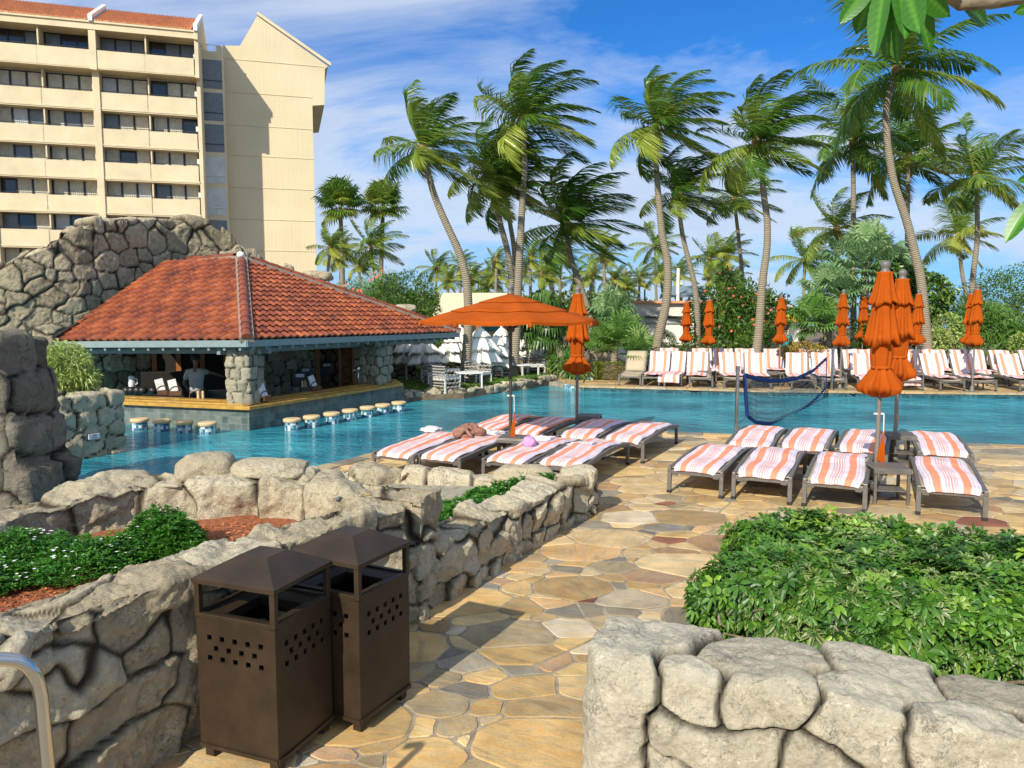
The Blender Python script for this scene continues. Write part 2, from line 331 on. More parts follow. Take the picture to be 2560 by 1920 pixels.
def barkmat():
    m, t, b = mat('palm_bark'); co = N(t, 'ShaderNodeTexCoord')
    at = N(t, 'ShaderNodeAttribute', attribute_name='len')
    n = N(t, 'ShaderNodeTexNoise'); n.inputs['Scale'].default_value = 3; n.inputs['Detail'].default_value = 6; L(t, co.outputs['Object'], n.inputs['Vector'])
    ma = N(t, 'ShaderNodeMath', operation='MULTIPLY', i1=105); L(t, at.outputs['Fac'], ma.inputs[0])
    ad = N(t, 'ShaderNodeMath', operation='MULTIPLY_ADD', i1=9.0); L(t, n.outputs[0], ad.inputs[0]); L(t, ma.outputs[0], ad.inputs[2])
    sn = N(t, 'ShaderNodeMath', operation='SINE'); L(t, ad.outputs[0], sn.inputs[0])
    mr = N(t, 'ShaderNodeMapRange'); mr.inputs[1].default_value = -1; mr.inputs[2].default_value = 1; L(t, sn.outputs[0], mr.inputs[0])
    n2 = N(t, 'ShaderNodeTexNoise'); n2.inputs['Scale'].default_value = 9; n2.inputs['Detail'].default_value = 8; L(t, co.outputs['Object'], n2.inputs['Vector'])
    mu = N(t, 'ShaderNodeMath', operation='MULTIPLY'); L(t, mr.outputs[0], mu.inputs[0]); L(t, n2.outputs[0], mu.inputs[1])
    r = N(t, 'ShaderNodeValToRGB'); L(t, mu.outputs[0], r.inputs[0])
    r.color_ramp.elements[0].position = .05; r.color_ramp.elements[0].color = (.19, .155, .105, 1)
    r.color_ramp.elements[1].position = .55; r.color_ramp.elements[1].color = (.40, .345, .245, 1)
    L(t, r.outputs[0], b.inputs['Base Color']); b.inputs['Roughness'].default_value = .95
    bp = N(t, 'ShaderNodeBump'); bp.inputs['Strength'].default_value = .9; bp.inputs['Distance'].default_value = .03; L(t, mu.outputs[0], bp.inputs['Height']); L(t, bp.outputs[0], b.inputs['Normal'])
    return m
M_bark = barkmat()
M_boot = simple('palm_fibre', (.36, .24, .11), .9, var=.45, vs=14, bump=.8, bs=30)
M_nut = simple('coconut_husk', (.30, .30, .06), .6, var=.2)

def flagmat(name, attr=True):
    """irregular flagstones: colour per stone, mineral streaks along each stone's own grain"""
    m, t, b = mat(name); co = N(t, 'ShaderNodeTexCoord'); P = co.outputs['Object']
    at = N(t, 'ShaderNodeAttribute', attribute_name='rnd'); an = N(t, 'ShaderNodeAttribute', attribute_name='ang')
    r = N(t, 'ShaderNodeValToRGB'); r.color_ramp.interpolation = 'CONSTANT'; L(t, at.outputs['Fac'], r.inputs[0])
    cols = [(0, (.50, .36, .18)), (.10, (.58, .41, .19)), (.2, (.42, .34, .21)), (.29, (.62, .48, .27)), (.38, (.50, .41, .26)), (.47, (.55, .37, .19)),
            (.56, (.32, .29, .23)), (.63, (.64, .48, .23)), (.74, (.47, .32, .20)), (.78, (.54, .47, .35)), (.85, (.24, .225, .19)), (.89, (.58, .44, .24)), (.95, (.40, .27, .15)), (.992, (.28, .12, .075))]
    while len(r.color_ramp.elements) > 1: r.color_ramp.elements.remove(r.color_ramp.elements[-1])
    r.color_ramp.elements[0].position = 0; r.color_ramp.elements[0].color = (*cols[0][1], 1)
    for p, c in cols[1:]: e = r.color_ramp.elements.new(p); e.color = (*c, 1)
    vr = N(t, 'ShaderNodeVectorRotate', rotation_type='Z_AXIS'); L(t, P, vr.inputs['Vector'])
    am = N(t, 'ShaderNodeMath', operation='MULTIPLY', i1=6.283); L(t, an.outputs['Fac'], am.inputs[0]); L(t, am.outputs[0], vr.inputs['Angle'])
    mp = N(t, 'ShaderNodeMapping'); mp.inputs['Scale'].default_value = (1.5, 7, 1); L(t, vr.outputs[0], mp.inputs[0])
    s = N(t, 'ShaderNodeTexNoise'); s.inputs['Scale'].default_value = 1.6; s.inputs['Detail'].default_value = 6; s.inputs['Roughness'].default_value = .62; s.inputs['Distortion'].default_value = .9; L(t, mp.outputs[0], s.inputs['Vector'])
    n = N(t, 'ShaderNodeTexNoise'); n.inputs['Scale'].default_value = 3.5; n.inputs['Detail'].default_value = 6; n.inputs['Roughness'].default_value = .6; L(t, P, n.inputs['Vector'])
    f = N(t, 'ShaderNodeTexNoise'); f.inputs['Scale'].default_value = 60; f.inputs['Detail'].default_value = 5; f.inputs['Roughness'].default_value = .7; L(t, P, f.inputs['Vector'])
    # streaks shift towards ochre and towards grey
    sr = N(t, 'ShaderNodeValToRGB'); L(t, s.outputs[0], sr.inputs[0])
    els = sr.color_ramp.elements; els[0].position = .30; els[0].color = (.62, .54, .45, 1); els[1].position = .72; els[1].color = (1.18, 1.12, 1.0, 1)
    e = els.new(.46); e.color = (.97, .96, .94, 1); e = els.new(.56); e.color = (1.15, .92, .58, 1); e = els.new(.62); e.color = (1.02, 1.0, .96, 1)
    wv = N(t, 'ShaderNodeTexWhiteNoise', noise_dimensions='1D'); L(t, at.outputs['Fac'], wv.inputs['W']); bm = N(t, 'ShaderNodeMapRange'); bm.inputs[3].default_value = .70; bm.inputs[4].default_value = 1.18; L(t, wv.outputs['Value'], bm.inputs[0])
    r_ = N(t, 'ShaderNodeMix', data_type='RGBA', blend_type='MULTIPLY'); r_.inputs[0].default_value = 1; L(t, r.outputs[0], r_.inputs[6]); L(t, bm.outputs[0], r_.inputs[7])
    x = N(t, 'ShaderNodeMix', data_type='RGBA', blend_type='MULTIPLY'); x.inputs[0].default_value = .72; L(t, r_.outputs[2], x.inputs[6]); L(t, sr.outputs[0], x.inputs[7])
    g = N(t, 'ShaderNodeMapRange'); g.inputs[1].default_value = .3; g.inputs[2].default_value = .7; g.inputs[3].default_value = .72; g.inputs[4].default_value = 1.22; L(t, n.outputs[0], g.inputs[0])
    y = N(t, 'ShaderNodeMix', data_type='RGBA', blend_type='MULTIPLY'); y.inputs[0].default_value = 1; L(t, x.outputs[2], y.inputs[6]); L(t, g.outputs[0], y.inputs[7])
    g2 = N(t, 'ShaderNodeMapRange'); g2.inputs[1].default_value = .25; g2.inputs[2].default_value = .75; g2.inputs[3].default_value = .82; g2.inputs[4].default_value = 1.12; L(t, f.outputs[0], g2.inputs[0])
    z = N(t, 'ShaderNodeMix', data_type='RGBA', blend_type='MULTIPLY'); z.inputs[0].default_value = 1; L(t, y.outputs[2], z.inputs[6]); L(t, g2.outputs[0], z.inputs[7])
    L(t, z.outputs[2], b.inputs['Base Color']); b.inputs['Roughness'].default_value = .72; b.inputs['Specular IOR Level'].default_value = .35
    h = N(t, 'ShaderNodeMath', operation='MULTIPLY_ADD', i1=.4); L(t, f.outputs[0], h.inputs[0]); L(t, s.outputs[0], h.inputs[2])
    bp = N(t, 'ShaderNodeBump'); bp.inputs['Strength'].default_value = .55; bp.inputs['Distance'].default_value = .012; L(t, h.outputs[0], bp.inputs['Height']); L(t, bp.outputs[0], b.inputs['Normal'])
    return m
M_flag = flagmat('flagstone')
M_grout = simple('paving_grout', (.36, .30, .21), .95, var=.3, vs=8, bump=.6, bs=80)
M_soil = simple('sandy_soil', (.20, .15, .09), .95, var=.3)
M_mulch = simple('bark_mulch', (.34, .11, .04), .9, var=.5, vs=30)
M_stucco = simple('cream_stucco', (.72, .60, .385), .9, var=.08, vs=.6, bump=.4, bs=9)
M_stucco_rib = None
def ribmat():
    m, t, b = mat('ribbed_stucco'); co = N(t, 'ShaderNodeTexCoord')
    mp = N(t, 'ShaderNodeMapping'); mp.inputs['Scale'].default_value = (7, 7, .35); L(t, co.outputs['Object'], mp.inputs[0])
    n = N(t, 'ShaderNodeTexNoise'); n.inputs['Scale'].default_value = 1; n.inputs['Detail'].default_value = 3; L(t, mp.outputs[0], n.inputs['Vector'])
    n2 = N(t, 'ShaderNodeTexNoise'); n2.inputs['Scale'].default_value = .25; n2.inputs['Detail'].default_value = 5; L(t, co.outputs['Object'], n2.inputs['Vector'])
    r = N(t, 'ShaderNodeValToRGB'); L(t, n2.outputs[0], r.inputs[0]); r.color_ramp.elements[0].position = .3; r.color_ramp.elements[0].color = (.66, .55, .35, 1); r.color_ramp.elements[1].position = .65; r.color_ramp.elements[1].color = (.74, .62, .40, 1)
    L(t, r.outputs[0], b.inputs['Base Color']); b.inputs['Roughness'].default_value = .9
    bp = N(t, 'ShaderNodeBump'); bp.inputs['Strength'].default_value = .35; bp.inputs['Distance'].default_value = .06; L(t, n.outputs[0], bp.inputs['Height']); L(t, bp.outputs[0], b.inputs['Normal'])
    return m
M_rib = ribmat()
M_white = simple('white_paint', (.78, .77, .73), .55, var=.08)
M_whitewall = simple('white_wall', (.72, .70, .64), .85, var=.08, vs=1.5)
M_coral = simple('coral_trim', (.70, .33, .18), .8, var=.1)
M_glass = simple('dark_glass', (.025, .027, .028), .08, var=.1, spec=.8)
M_glass_grey = simple('grey_glass', (.17, .18, .175), .25, var=.15, spec=.6)
M_curtain = simple('pale_curtain', (.66, .61, .48), .9, var=.15, vs=2)
M_curtain_w = simple('white_curtain', (.62, .64, .62), .9, var=.12, vs=2)
M_black = simple('black_metal', (.02, .02, .02), .4)
M_room = simple('shaded_room_wall', (.018, .014, .010), .9)  # near-black: shade inside the bar is put into this colour
M_ac = simple('white_lamp_box', (.75, .75, .72), .5)
M_bronze = simple('brown_powder_coat', (.040, .025, .013), .48, var=.3, vs=4, bump=.12, bs=300, spec=.35)
M_hole = simple('dark_cavity', (.006, .006, .006), .9)
M_bag = simple('black_liner', (.012, .012, .014), .35, var=.4, vs=12, bump=.8, bs=22)
M_frame = simple('taupe_aluminium', (.17, .155, .135), .42, metal=.25, var=.15, vs=12)
M_foot = simple('black_rubber', (.02, .02, .02), .7)
M_sling = simple('tan_sling', (.46, .38, .26), .8, var=.08, vs=4, bump=.5, bs=220)
M_orange = simple('orange_canvas', (.40, .076, .005), .9, var=.12, vs=3, bump=.25, bs=160, spec=.12)
M_ivory = simple('ivory_canvas', (.88, .86, .78), .9, var=.05, vs=3, bump=.25, bs=120, spec=.2)
M_pole = simple('bronze_pole', (.10, .088, .07), .4, metal=.5)
M_polegrey = simple('taupe_pole', (.24, .215, .175), .45, metal=.3)
M_finial = simple('grey_finial', (.15, .145, .13), .5)
M_steel = simple('brushed_steel', (.62, .60, .56), .22, metal=1., var=.05)
M_wood = simple('varnished_counter', (.50, .29, .06), .35, var=.25, vs=7)
M_shutter = simple('orange_wood', (.36, .13, .03), .5, var=.2)
M_teal = simple('grey_blue_paint', (.22, .29, .29), .5, var=.08)
M_seat = simple('stool_pad', (.72, .52, .28), .6, var=.1)
M_navy = simple('navy_band', (.012, .035, .16), .75, var=.25, vs=14, bump=.5, bs=60)
M_net = simple('net_cord', (.10, .12, .14), .8)
M_wicker = simple('grey_wicker', (.36, .34, .30), .7, var=.25, vs=20)
M_yellow = simple('yellow_plastic', (.80, .55, .05), .45)
M_grass = simple('lawn_soil', (.06, .11, .02), .95, var=.3)
M_blade = leafmat('grass_blade', (.04, .11, .012), (.09, .19, .02), (.20, .32, .05), rough=.5)
M_skin = simple('skin', (.20, .11, .07), .55, var=.1)
M_skin2 = simple('fair_skin', (.45, .27, .19), .55, var=.1)
M_hair = simple('dark_hair', (.015, .012, .01), .6)
M_shirt = simple('grey_shirt', (.42, .43, .41), .85, var=.1)
M_shirtw = simple('white_shirt', (.75, .75, .74), .85)
M_pants = simple('dark_trousers', (.03, .03, .035), .85)
M_pink = simple('dusty_pink_cloth', (.31, .155, .115), .85, var=.25, vs=9, bump=.6, bs=25)
M_lilac = simple('lilac_cloth', (.58, .32, .60), .7, var=.15, vs=14, bump=.5, bs=40)
M_towelw = simple('white_towel', (.78, .74, .74), .9, bump=.5, bs=120)
M_menu = simple('menu_card', (.62, .64, .62), .5)
M_basket = simple('brown_basket', (.12, .05, .02), .6, var=.3)
M_paper = simple('white_card', (.8, .8, .78), .6)
M_ink = simple('black_ink', (.02, .02, .02), .7)
M_thatch = simple('thatch', (.30, .24, .15), .95, var=.4, vs=10, bump=.8, bs=30)
M_tent = simple('cream_tent', (.68, .58, .38), .8, var=.05)
M_yellowwall = simple('pale_yellow_wall', (.66, .56, .34), .9, var=.08)
M_mural = simple('teal_panel', (.02, .30, .36), .6, var=.3, vs=2)
M_bottle = simple('bottle_glass', (.03, .05, .03), .15, spec=.8)
M_sparrow = simple('sparrow_feather', (.24, .17, .10), .8, var=.4, vs=60)

def towelmat(name, bands):
    """bands across the towel's width from its 'u' attribute"""
    m, t, b = mat(name); at = N(t, 'ShaderNodeAttribute', attribute_name='u')
    r = N(t, 'ShaderNodeValToRGB'); r.color_ramp.interpolation = 'CONSTANT'; L(t, at.outputs['Fac'], r.inputs[0])
    while len(r.color_ramp.elements) > 1: r.color_ramp.elements.remove(r.color_ramp.elements[-1])
    r.color_ramp.elements[0].position = 0; r.color_ramp.elements[0].color = (*bands[0][1], 1)
    for p, c in bands[1:]: e = r.color_ramp.elements.new(p); e.color = (*c, 1)
    L(t, r.outputs[0], b.inputs['Base Color']); b.inputs['Roughness'].default_value = .95; b.inputs['Specular IOR Level'].default_value = .15
    co = N(t, 'ShaderNodeTexCoord'); n = N(t, 'ShaderNodeTexNoise'); n.inputs['Scale'].default_value = 190; n.inputs['Detail'].default_value = 3; L(t, co.outputs['Object'], n.inputs['Vector'])
    n2 = N(t, 'ShaderNodeTexNoise'); n2.inputs['Scale'].default_value = 14; n2.inputs['Detail'].default_value = 3; L(t, co.outputs['Object'], n2.inputs['Vector'])
    h = N(t, 'ShaderNodeMath', operation='MULTIPLY_ADD', i1=4.); L(t, n2.outputs[0], h.inputs[0]); L(t, n.outputs[0], h.inputs[2])
    bp = N(t, 'ShaderNodeBump'); bp.inputs['Strength'].default_value = .5; bp.inputs['Distance'].default_value = .006; L(t, h.outputs[0], bp.inputs['Height']); L(t, bp.outputs[0], b.inputs['Normal'])
    return m
_w = (.70, .605, .64); _c = (.78, .28, .165); _p = (.64, .34, .32); _l = (.58, .53, .70)
M_towel = towelmat('striped_towel', [(0, _w), (.035, _l), (.055, _w), (.10, _p), (.112, _w), (.15, _c), (.30, _w), (.385, _p), (.405, _w), (.435, _p), (.46, _w), (.49, _c), (.515, _w), (.545, _p), (.565, _w), (.59, _p), (.605, _w), (.69, _c), (.83, _w), (.87, _p), (.882, _w), (.93, _l), (.95, _w)])
M_towel2 = towelmat('broad_striped_towel', [(0, _w), (.06, _c), (.20, _w), (.34, _c), (.48, _w), (.62, _c), (.75, _w), (.9, _c)])

def watermat():
    m, t, b = mat('pool_water'); co = N(t, 'ShaderNodeTexCoord'); P = co.outputs['Object']
    n = N(t, 'ShaderNodeTexNoise'); n.inputs['Scale'].default_value = .5; n.inputs['Detail'].default_value = 4; L(t, P, n.inputs['Vector'])
    r = N(t, 'ShaderNodeValToRGB'); L(t, n.outputs[0], r.inputs[0]); r.color_ramp.elements[0].position = .38; r.color_ramp.elements[0].color = (.010, .155, .22, 1)
    r.color_ramp.elements[1].position = .62; r.color_ramp.elements[1].color = (.05, .345, .42, 1)
    # broad lighter and deeper teal patches from the noise
    L(t, r.outputs[0], b.inputs['Base Color']); b.inputs['Roughness'].default_value = .06; b.inputs['IOR'].default_value = 1.33
    mp = N(t, 'ShaderNodeMapping'); mp.inputs['Scale'].default_value = (1, 2.0, 1); mp.inputs['Rotation'].default_value = (0, 0, R(12)); L(t, P, mp.inputs[0])
    w1 = N(t, 'ShaderNodeTexNoise'); w1.inputs['Scale'].default_value = 1.9; w1.inputs['Detail'].default_value = 4; w1.inputs['Roughness'].default_value = .55; w1.inputs['Distortion'].default_value = .5; L(t, mp.outputs[0], w1.inputs['Vector'])
    w2 = N(t, 'ShaderNodeTexNoise'); w2.inputs['Scale'].default_value = 8; w2.inputs['Detail'].default_value = 3; w2.inputs['Distortion'].default_value = .8; L(t, mp.outputs[0], w2.inputs['Vector'])
    h = N(t, 'ShaderNodeMath', operation='MULTIPLY_ADD', i1=.30); L(t, w2.outputs[0], h.inputs[0]); L(t, w1.outputs[0], h.inputs[2])
    bp = N(t, 'ShaderNodeBump'); bp.inputs['Strength'].default_value = 1.0; bp.inputs['Distance'].default_value = .20; L(t, h.outputs[0], bp.inputs['Height']); L(t, bp.outputs[0], b.inputs['Normal'])
    return m
M_water = watermat()
def tilemat(name, sx, sz, c1, c2, c3, mortar, rough=.3, attr_uv=True):
    """square tiles laid on (run, height) coordinates held in the mesh's tu/tv attributes"""
    m, t, b = mat(name)
    u = N(t, 'ShaderNodeAttribute', attribute_name='tu'); v = N(t, 'ShaderNodeAttribute', attribute_name='tv')
    c = N(t, 'ShaderNodeCombineXYZ'); L(t, u.outputs['Fac'], c.inputs[0]); L(t, v.outputs['Fac'], c.inputs[1])
    sn = N(t, 'ShaderNodeVectorMath', operation='DIVIDE'); sn.inputs[1].default_value = (sx, sz, 1); L(t, c.outputs[0], sn.inputs[0])
    fl = N(t, 'ShaderNodeVectorMath', operation='FLOOR'); L(t, sn.outputs[0], fl.inputs[0])
    wn = N(t, 'ShaderNodeTexWhiteNoise', noise_dimensions='3D'); L(t, fl.outputs[0], wn.inputs['Vector'])
    r = N(t, 'ShaderNodeValToRGB'); r.color_ramp.interpolation = 'CONSTANT'; L(t, wn.outputs['Value'], r.inputs[0])
    r.color_ramp.elements[0].color = (*c1, 1); r.color_ramp.elements[1].position = .33; r.color_ramp.elements[1].color = (*c2, 1); e = r.color_ramp.elements.new(.66); e.color = (*c3, 1)
    fr = N(t, 'ShaderNodeVectorMath', operation='FRACTION'); L(t, sn.outputs[0], fr.inputs[0])
    s = N(t, 'ShaderNodeSeparateXYZ'); L(t, fr.outputs[0], s.inputs[0])
    def edge(o, w):
        a = N(t, 'ShaderNodeMath', operation='SUBTRACT', i1=.5); L(t, o, a.inputs[0]); ab = N(t, 'ShaderNodeMath', operation='ABSOLUTE'); L(t, a.outputs[0], ab.inputs[0])
        g = N(t, 'ShaderNodeMath', operation='GREATER_THAN', i1=.5 - w); L(t, ab.outputs[0], g.inputs[0]); return g
    a = edge(s.outputs[0], .03); bb = edge(s.outputs[1], .03); mx = N(t, 'ShaderNodeMath', operation='MAXIMUM'); L(t, a.outputs[0], mx.inputs[0]); L(t, bb.outputs[0], mx.inputs[1])
    x = N(t, 'ShaderNodeMix', data_type='RGBA'); L(t, mx.outputs[0], x.inputs[0]); L(t, r.outputs[0], x.inputs[6]); x.inputs[7].default_value = (*mortar, 1)
    n = N(t, 'ShaderNodeTexNoise'); n.inputs['Scale'].default_value = 5; n.inputs['Detail'].default_value = 6; L(t, c.outputs[0], n.inputs['Vector'])
    g = N(t, 'ShaderNodeMapRange'); g.inputs[1].default_value = .3; g.inputs[2].default_value = .7; g.inputs[3].default_value = .7; g.inputs[4].default_value = 1.2; L(t, n.outputs[0], g.inputs[0])
    y = N(t, 'ShaderNodeMix', data_type='RGBA', blend_type='MULTIPLY'); y.inputs[0].default_value = 1; L(t, x.outputs[2], y.inputs[6]); L(t, g.outputs[0], y.inputs[7])
    L(t, y.outputs[2], b.inputs['Base Color']); b.inputs['Roughness'].default_value = rough
    return m
M_tile = tilemat('slate_tiles', .15, .15, (.13, .165, .15), (.17, .205, .185), (.10, .14, .13), (.20, .23, .21))
M_mosaic = tilemat('blue_mosaic', .055, .055, (.70, .76, .76), (.03, .16, .26), (.20, .42, .52), (.45, .5, .5))
M_mosaic_dk = tilemat('dark_mosaic', .06, .06, (.02, .07, .09), (.05, .14, .17), (.02, .10, .13), (.06, .09, .09))
def rooftile():
    m, t, b = mat('clay_tile'); at = N(t, 'ShaderNodeAttribute', attribute_name='rnd'); co = N(t, 'ShaderNodeTexCoord')
    n = N(t, 'ShaderNodeTexNoise'); n.inputs['Scale'].default_value = .9; n.inputs['Detail'].default_value = 8; n.inputs['Roughness'].default_value = .7; L(t, co.outputs['Object'], n.inputs['Vector'])
    a = N(t, 'ShaderNodeMath', operation='MULTIPLY_ADD', i1=.35); L(t, at.outputs['Fac'], a.inputs[0]); a2 = N(t, 'ShaderNodeMath', operation='MULTIPLY', i1=.95); L(t, n.outputs[0], a2.inputs[0]); L(t, a2.outputs[0], a.inputs[2])
    r = N(t, 'ShaderNodeValToRGB'); L(t, a.outputs[0], r.inputs[0])
    r.color_ramp.elements[0].position = .36; r.color_ramp.elements[0].color = (.085, .032, .020, 1); r.color_ramp.elements[1].position = .92; r.color_ramp.elements[1].color = (.47, .135, .045, 1)
    e = r.color_ramp.elements.new(.56); e.color = (.24, .060, .026, 1); e = r.color_ramp.elements.new(.72); e.color = (.33, .088, .033, 1)
    n2 = N(t, 'ShaderNodeTexNoise'); n2.inputs['Scale'].default_value = 12; n2.inputs['Detail'].default_value = 6; n2.inputs['Roughness'].default_value = .7; L(t, co.outputs['Object'], n2.inputs['Vector'])
    g = N(t, 'ShaderNodeMapRange'); g.inputs[1].default_value = .3; g.inputs[2].default_value = .7; g.inputs[3].default_value = .68; g.inputs[4].default_value = 1.2; L(t, n2.outputs[0], g.inputs[0])
    y = N(t, 'ShaderNodeMix', data_type='RGBA', blend_type='MULTIPLY'); y.inputs[0].default_value = 1; L(t, r.outputs[0], y.inputs[6]); L(t, g.outputs[0], y.inputs[7])
    L(t, y.outputs[2], b.inputs['Base Color']); b.inputs['Roughness'].default_value = .5; b.inputs['Specular IOR Level'].default_value = .4
    bp = N(t, 'ShaderNodeBump'); bp.inputs['Strength'].default_value = .3; bp.inputs['Distance'].default_value = .01; L(t, n2.outputs[0], bp.inputs['Height']); L(t, bp.outputs[0], b.inputs['Normal'])
    return m
M_clay = rooftile()
M_hotelroof = simple('orange_roof_tile', (.72, .28, .09), .7, var=.3, vs=3)
M_mortar = simple('roof_mortar', (.30, .24, .19), .9)
M_sea = simple('sea_water', (.03, .10, .16), .15, var=.2)
# ---------------------------------------------------------------- rock work
def unit2(a): l = math.hypot(a[0], a[1]) or 1; return (a[0] / l, a[1] / l)
def resample(path, ds):
    """polyline of tuples (x, y, ...) to evenly spaced samples, smoothed corners"""
    P = np.array(path, float); seg = np.hypot(np.diff(P[:, 0]), np.diff(P[:, 1])); s = np.concatenate([[0], np.cumsum(seg)])
    n = max(3, int(s[-1] / ds)); t = np.linspace(0, s[-1], n + 1)
    return np.stack([np.interp(t, s, P[:, k]) for k in range(P.shape[1])], 1), t
def stonify(P, Nn, seeds, rng, gid=None, depth=.05, pillow=.03, off=.03, tilt=.12, gw=.05, warp=.06, rough=.02, asp=(1, 1, 1), pn=2.6, fsc=1., facet=.16, fsp=.20):
    """push a surface out into separate stones around the seeds; returns moved points, stone id, groove amount"""
    Q = P + warp * np.stack([fbm(P, 2.2 * fsc, 3, 5), fbm(P, 2.2 * fsc, 3, 25), fbm(P, 2.2 * fsc, 3, 45)], 1)
    asp = np.array(asp); n = len(P); d1 = np.full(n, 1e9); d2 = np.full(n, 1e9); ids = np.zeros(n, int)
    if gid is None: gid = list(range(len(seeds)))
    gs = {}
    for k, g_ in enumerate(gid): gs.setdefault(g_, []).append(k)
    seeds0 = seeds; seeds = np.array([np.mean([seeds0[k] for k in v], 0) for v in gs.values()])
    for k, v in enumerate(gs.values()):
        d = np.min([(np.abs((Q - seeds0[q]) * asp) ** pn).sum(1) ** (1 / pn) for q in v], 0)
        c = d < d1; d2 = np.where(c, d1, np.minimum(d2, d)); ids = np.where(c, k, ids); d1 = np.where(c, d, d1)
    e = d2 - d1; g = np.clip(e / gw, 0, 1); g = g * (1.35 - .35 * g); pil = 1 - np.exp(-e / (gw * 2.2))
    ns = len(seeds); o = rng.normal(0, 1, ns) * off; T = rng.normal(0, 1, (ns, 3)) * tilt; S_ = np.array(seeds)
    tl = ((P - S_[ids]) * T[ids]).sum(1)
    tl = np.clip(tl, -.05, .05)
    rr = fbm(P, 3.2 * fsc, 5, 77, .55) * rough * .8 + np.abs(fbm(P, 5.5 * fsc, 4, 91, .6)) * rough * -.9 + fbm(P, 20 * fsc, 3, 13, .65) * rough * .17
    if facet:                                                # chiselled planes: taxicab distance to scattered points is piecewise flat
        lo, hi = P.min(0), P.max(0); n2 = int(min(420, max(30, np.prod(np.maximum(hi - lo, .25)) / fsp ** 3))); S2 = rng.uniform(lo, hi, (n2, 3)); f1 = np.full(n, 1e9); Rm = np.linalg.qr(rng.normal(0, 1, (3, 3)))[0]; PR, SR = Q @ Rm, S2 @ Rm
        for q in SR: f1 = np.minimum(f1, np.abs(PR - q).sum(1))
        rr = rr - (np.minimum(f1, .22) - .10) * facet
    h = -depth * (1 - g) + g * (o[ids] + tl) + pil * pillow + rr * (.35 + .65 * g)
    return P + Nn * h[:, None], ids, 1 - smooth(e, gw * .10, gw * .95)
def rock_wall(name, path, seeds_w=.45, course=.3, ds=.03, mat=None, seed=1, label=None, kindt=None, parent=None, split=None, caps=True, topcourse=True, r=.09, topjit=.035, org=None, marks=None, **kw):
    """path rows: x, y, base z, top z, thickness; the body lies to the LEFT of the walking direction"""
    rng = np.random.default_rng(seed); C, t = resample(path, ds); n = len(C)
    T = np.gradient(C[:, :2], axis=0); T /= np.linalg.norm(T, axis=1)[:, None]
    for _ in range(6): T[1:-1] = (T[:-2] + T[1:-1] * 2 + T[2:]) / 4
    T /= np.linalg.norm(T, axis=1)[:, None]; Lf = np.stack([-T[:, 1], T[:, 0]], 1)
    zb, zt, th = C[:, 2], C[:, 3], C[:, 4]; hh = float(np.mean(zt - zb)); tm = float(np.mean(th))
    prof = []                                                # (depth fraction 0..1, height fraction, dz, normal d, normal z)
    nh = max(3, int((hh - r) / ds)); nt_ = max(3, int((tm - 2 * r) / ds)); na = max(3, int(r * 1.57 / ds))
    for k in range(nh): prof.append((0, 0., k / nh, 0., -1., 0.))
    for k in range(na + 1): q = k / na * math.pi / 2; prof.append((0, r * (1 - math.cos(q)), 1, r * math.sin(q) - r, -math.cos(q), math.sin(q)))
    for k in range(1, nt_): prof.append((k / nt_, 0, 1, 0, 0, 1.))
    for k in range(na + 1): q = (1 - k / na) * math.pi / 2; prof.append((1, -r * (1 - math.cos(q)), 1, r * math.sin(q) - r, math.cos(q), math.sin(q)))
    for k in range(1, nh + 1): prof.append((1, 0., 1 - k / nh, 0., 1., 0.))
    m = len(prof); rows = []; nrm = []
    for (f, dd, hf, dz, nd, nz) in prof:
        inner = r + (th - 2 * r) * f if dd == 0 and 0 < f < 1 else th * f + dd
        z = zb + (zt - r - zb) * hf if nd in (-1., 1.) and nz == 0 else zt + dz
        rows.append(np.stack([C[:, 0] + Lf[:, 0] * inner, C[:, 1] + Lf[:, 1] * inner, z], 1))
        nrm.append(np.stack([Lf[:, 0] * nd, Lf[:, 1] * nd, np.full(n, nz)], 1))
    P = np.stack(rows, 1); Nn = np.stack(nrm, 1)             # n, m, 3
    if caps:
        K = max(3, int(tm / 2 / ds)); pre = []; pn_ = []
        for end, sg in ((0, -1), (-1, 1)):
            mid = np.array([C[end, 0] + Lf[end, 0] * th[end] / 2, C[end, 1] + Lf[end, 1] * th[end] / 2])
            cap = []; cn = []
            for k in range(1, K + 1):
                a = k / K; q = P[end].copy(); q[:, :2] = q[:, :2] * (1 - a) + mid * a
                bul = math.sin(min(1, a * 2.2) * math.pi / 2) * r * .8; q[:, 0] += T[end, 0] * sg * bul; q[:, 1] += T[end, 1] * sg * bul
                q[:, 2] = np.minimum(q[:, 2], zt[end] - .01 * a)
                cap.append(q); w = min(1, a * 2.5); nn = Nn[end] * (1 - w) + np.array([T[end, 0] * sg, T[end, 1] * sg, 0]) * w
                cn.append(nn / np.linalg.norm(nn, axis=1)[:, None])
            if end == 0: pre = cap[::-1]; pn_ = cn[::-1]; P = np.concatenate([np.stack(pre), P]); Nn = np.concatenate([np.stack(pn_), Nn])
            else: P = np.concatenate([P, np.stack(cap)]); Nn = np.concatenate([Nn, np.stack(cn)])
    nr = len(P); Pf = P.reshape(-1, 3); Nf = Nn.reshape(-1, 3)
    # seeds
    sd = []; s_tot = t[-1]
    def at(s, d, z01):
        x = np.interp(s, t, C[:, 0]); y = np.interp(s, t, C[:, 1]); lx = np.interp(s, t, Lf[:, 0]); ly = np.interp(s, t, Lf[:, 1]); thh = np.interp(s, t, th)
        b = np.interp(s, t, zb); tt = np.interp(s, t, zt); return [x + lx * thh * d, y + ly * thh * d, b + (tt - b) * z01]
    nc = max(1, round(hh / course)); ch = 1 / nc; gid = None
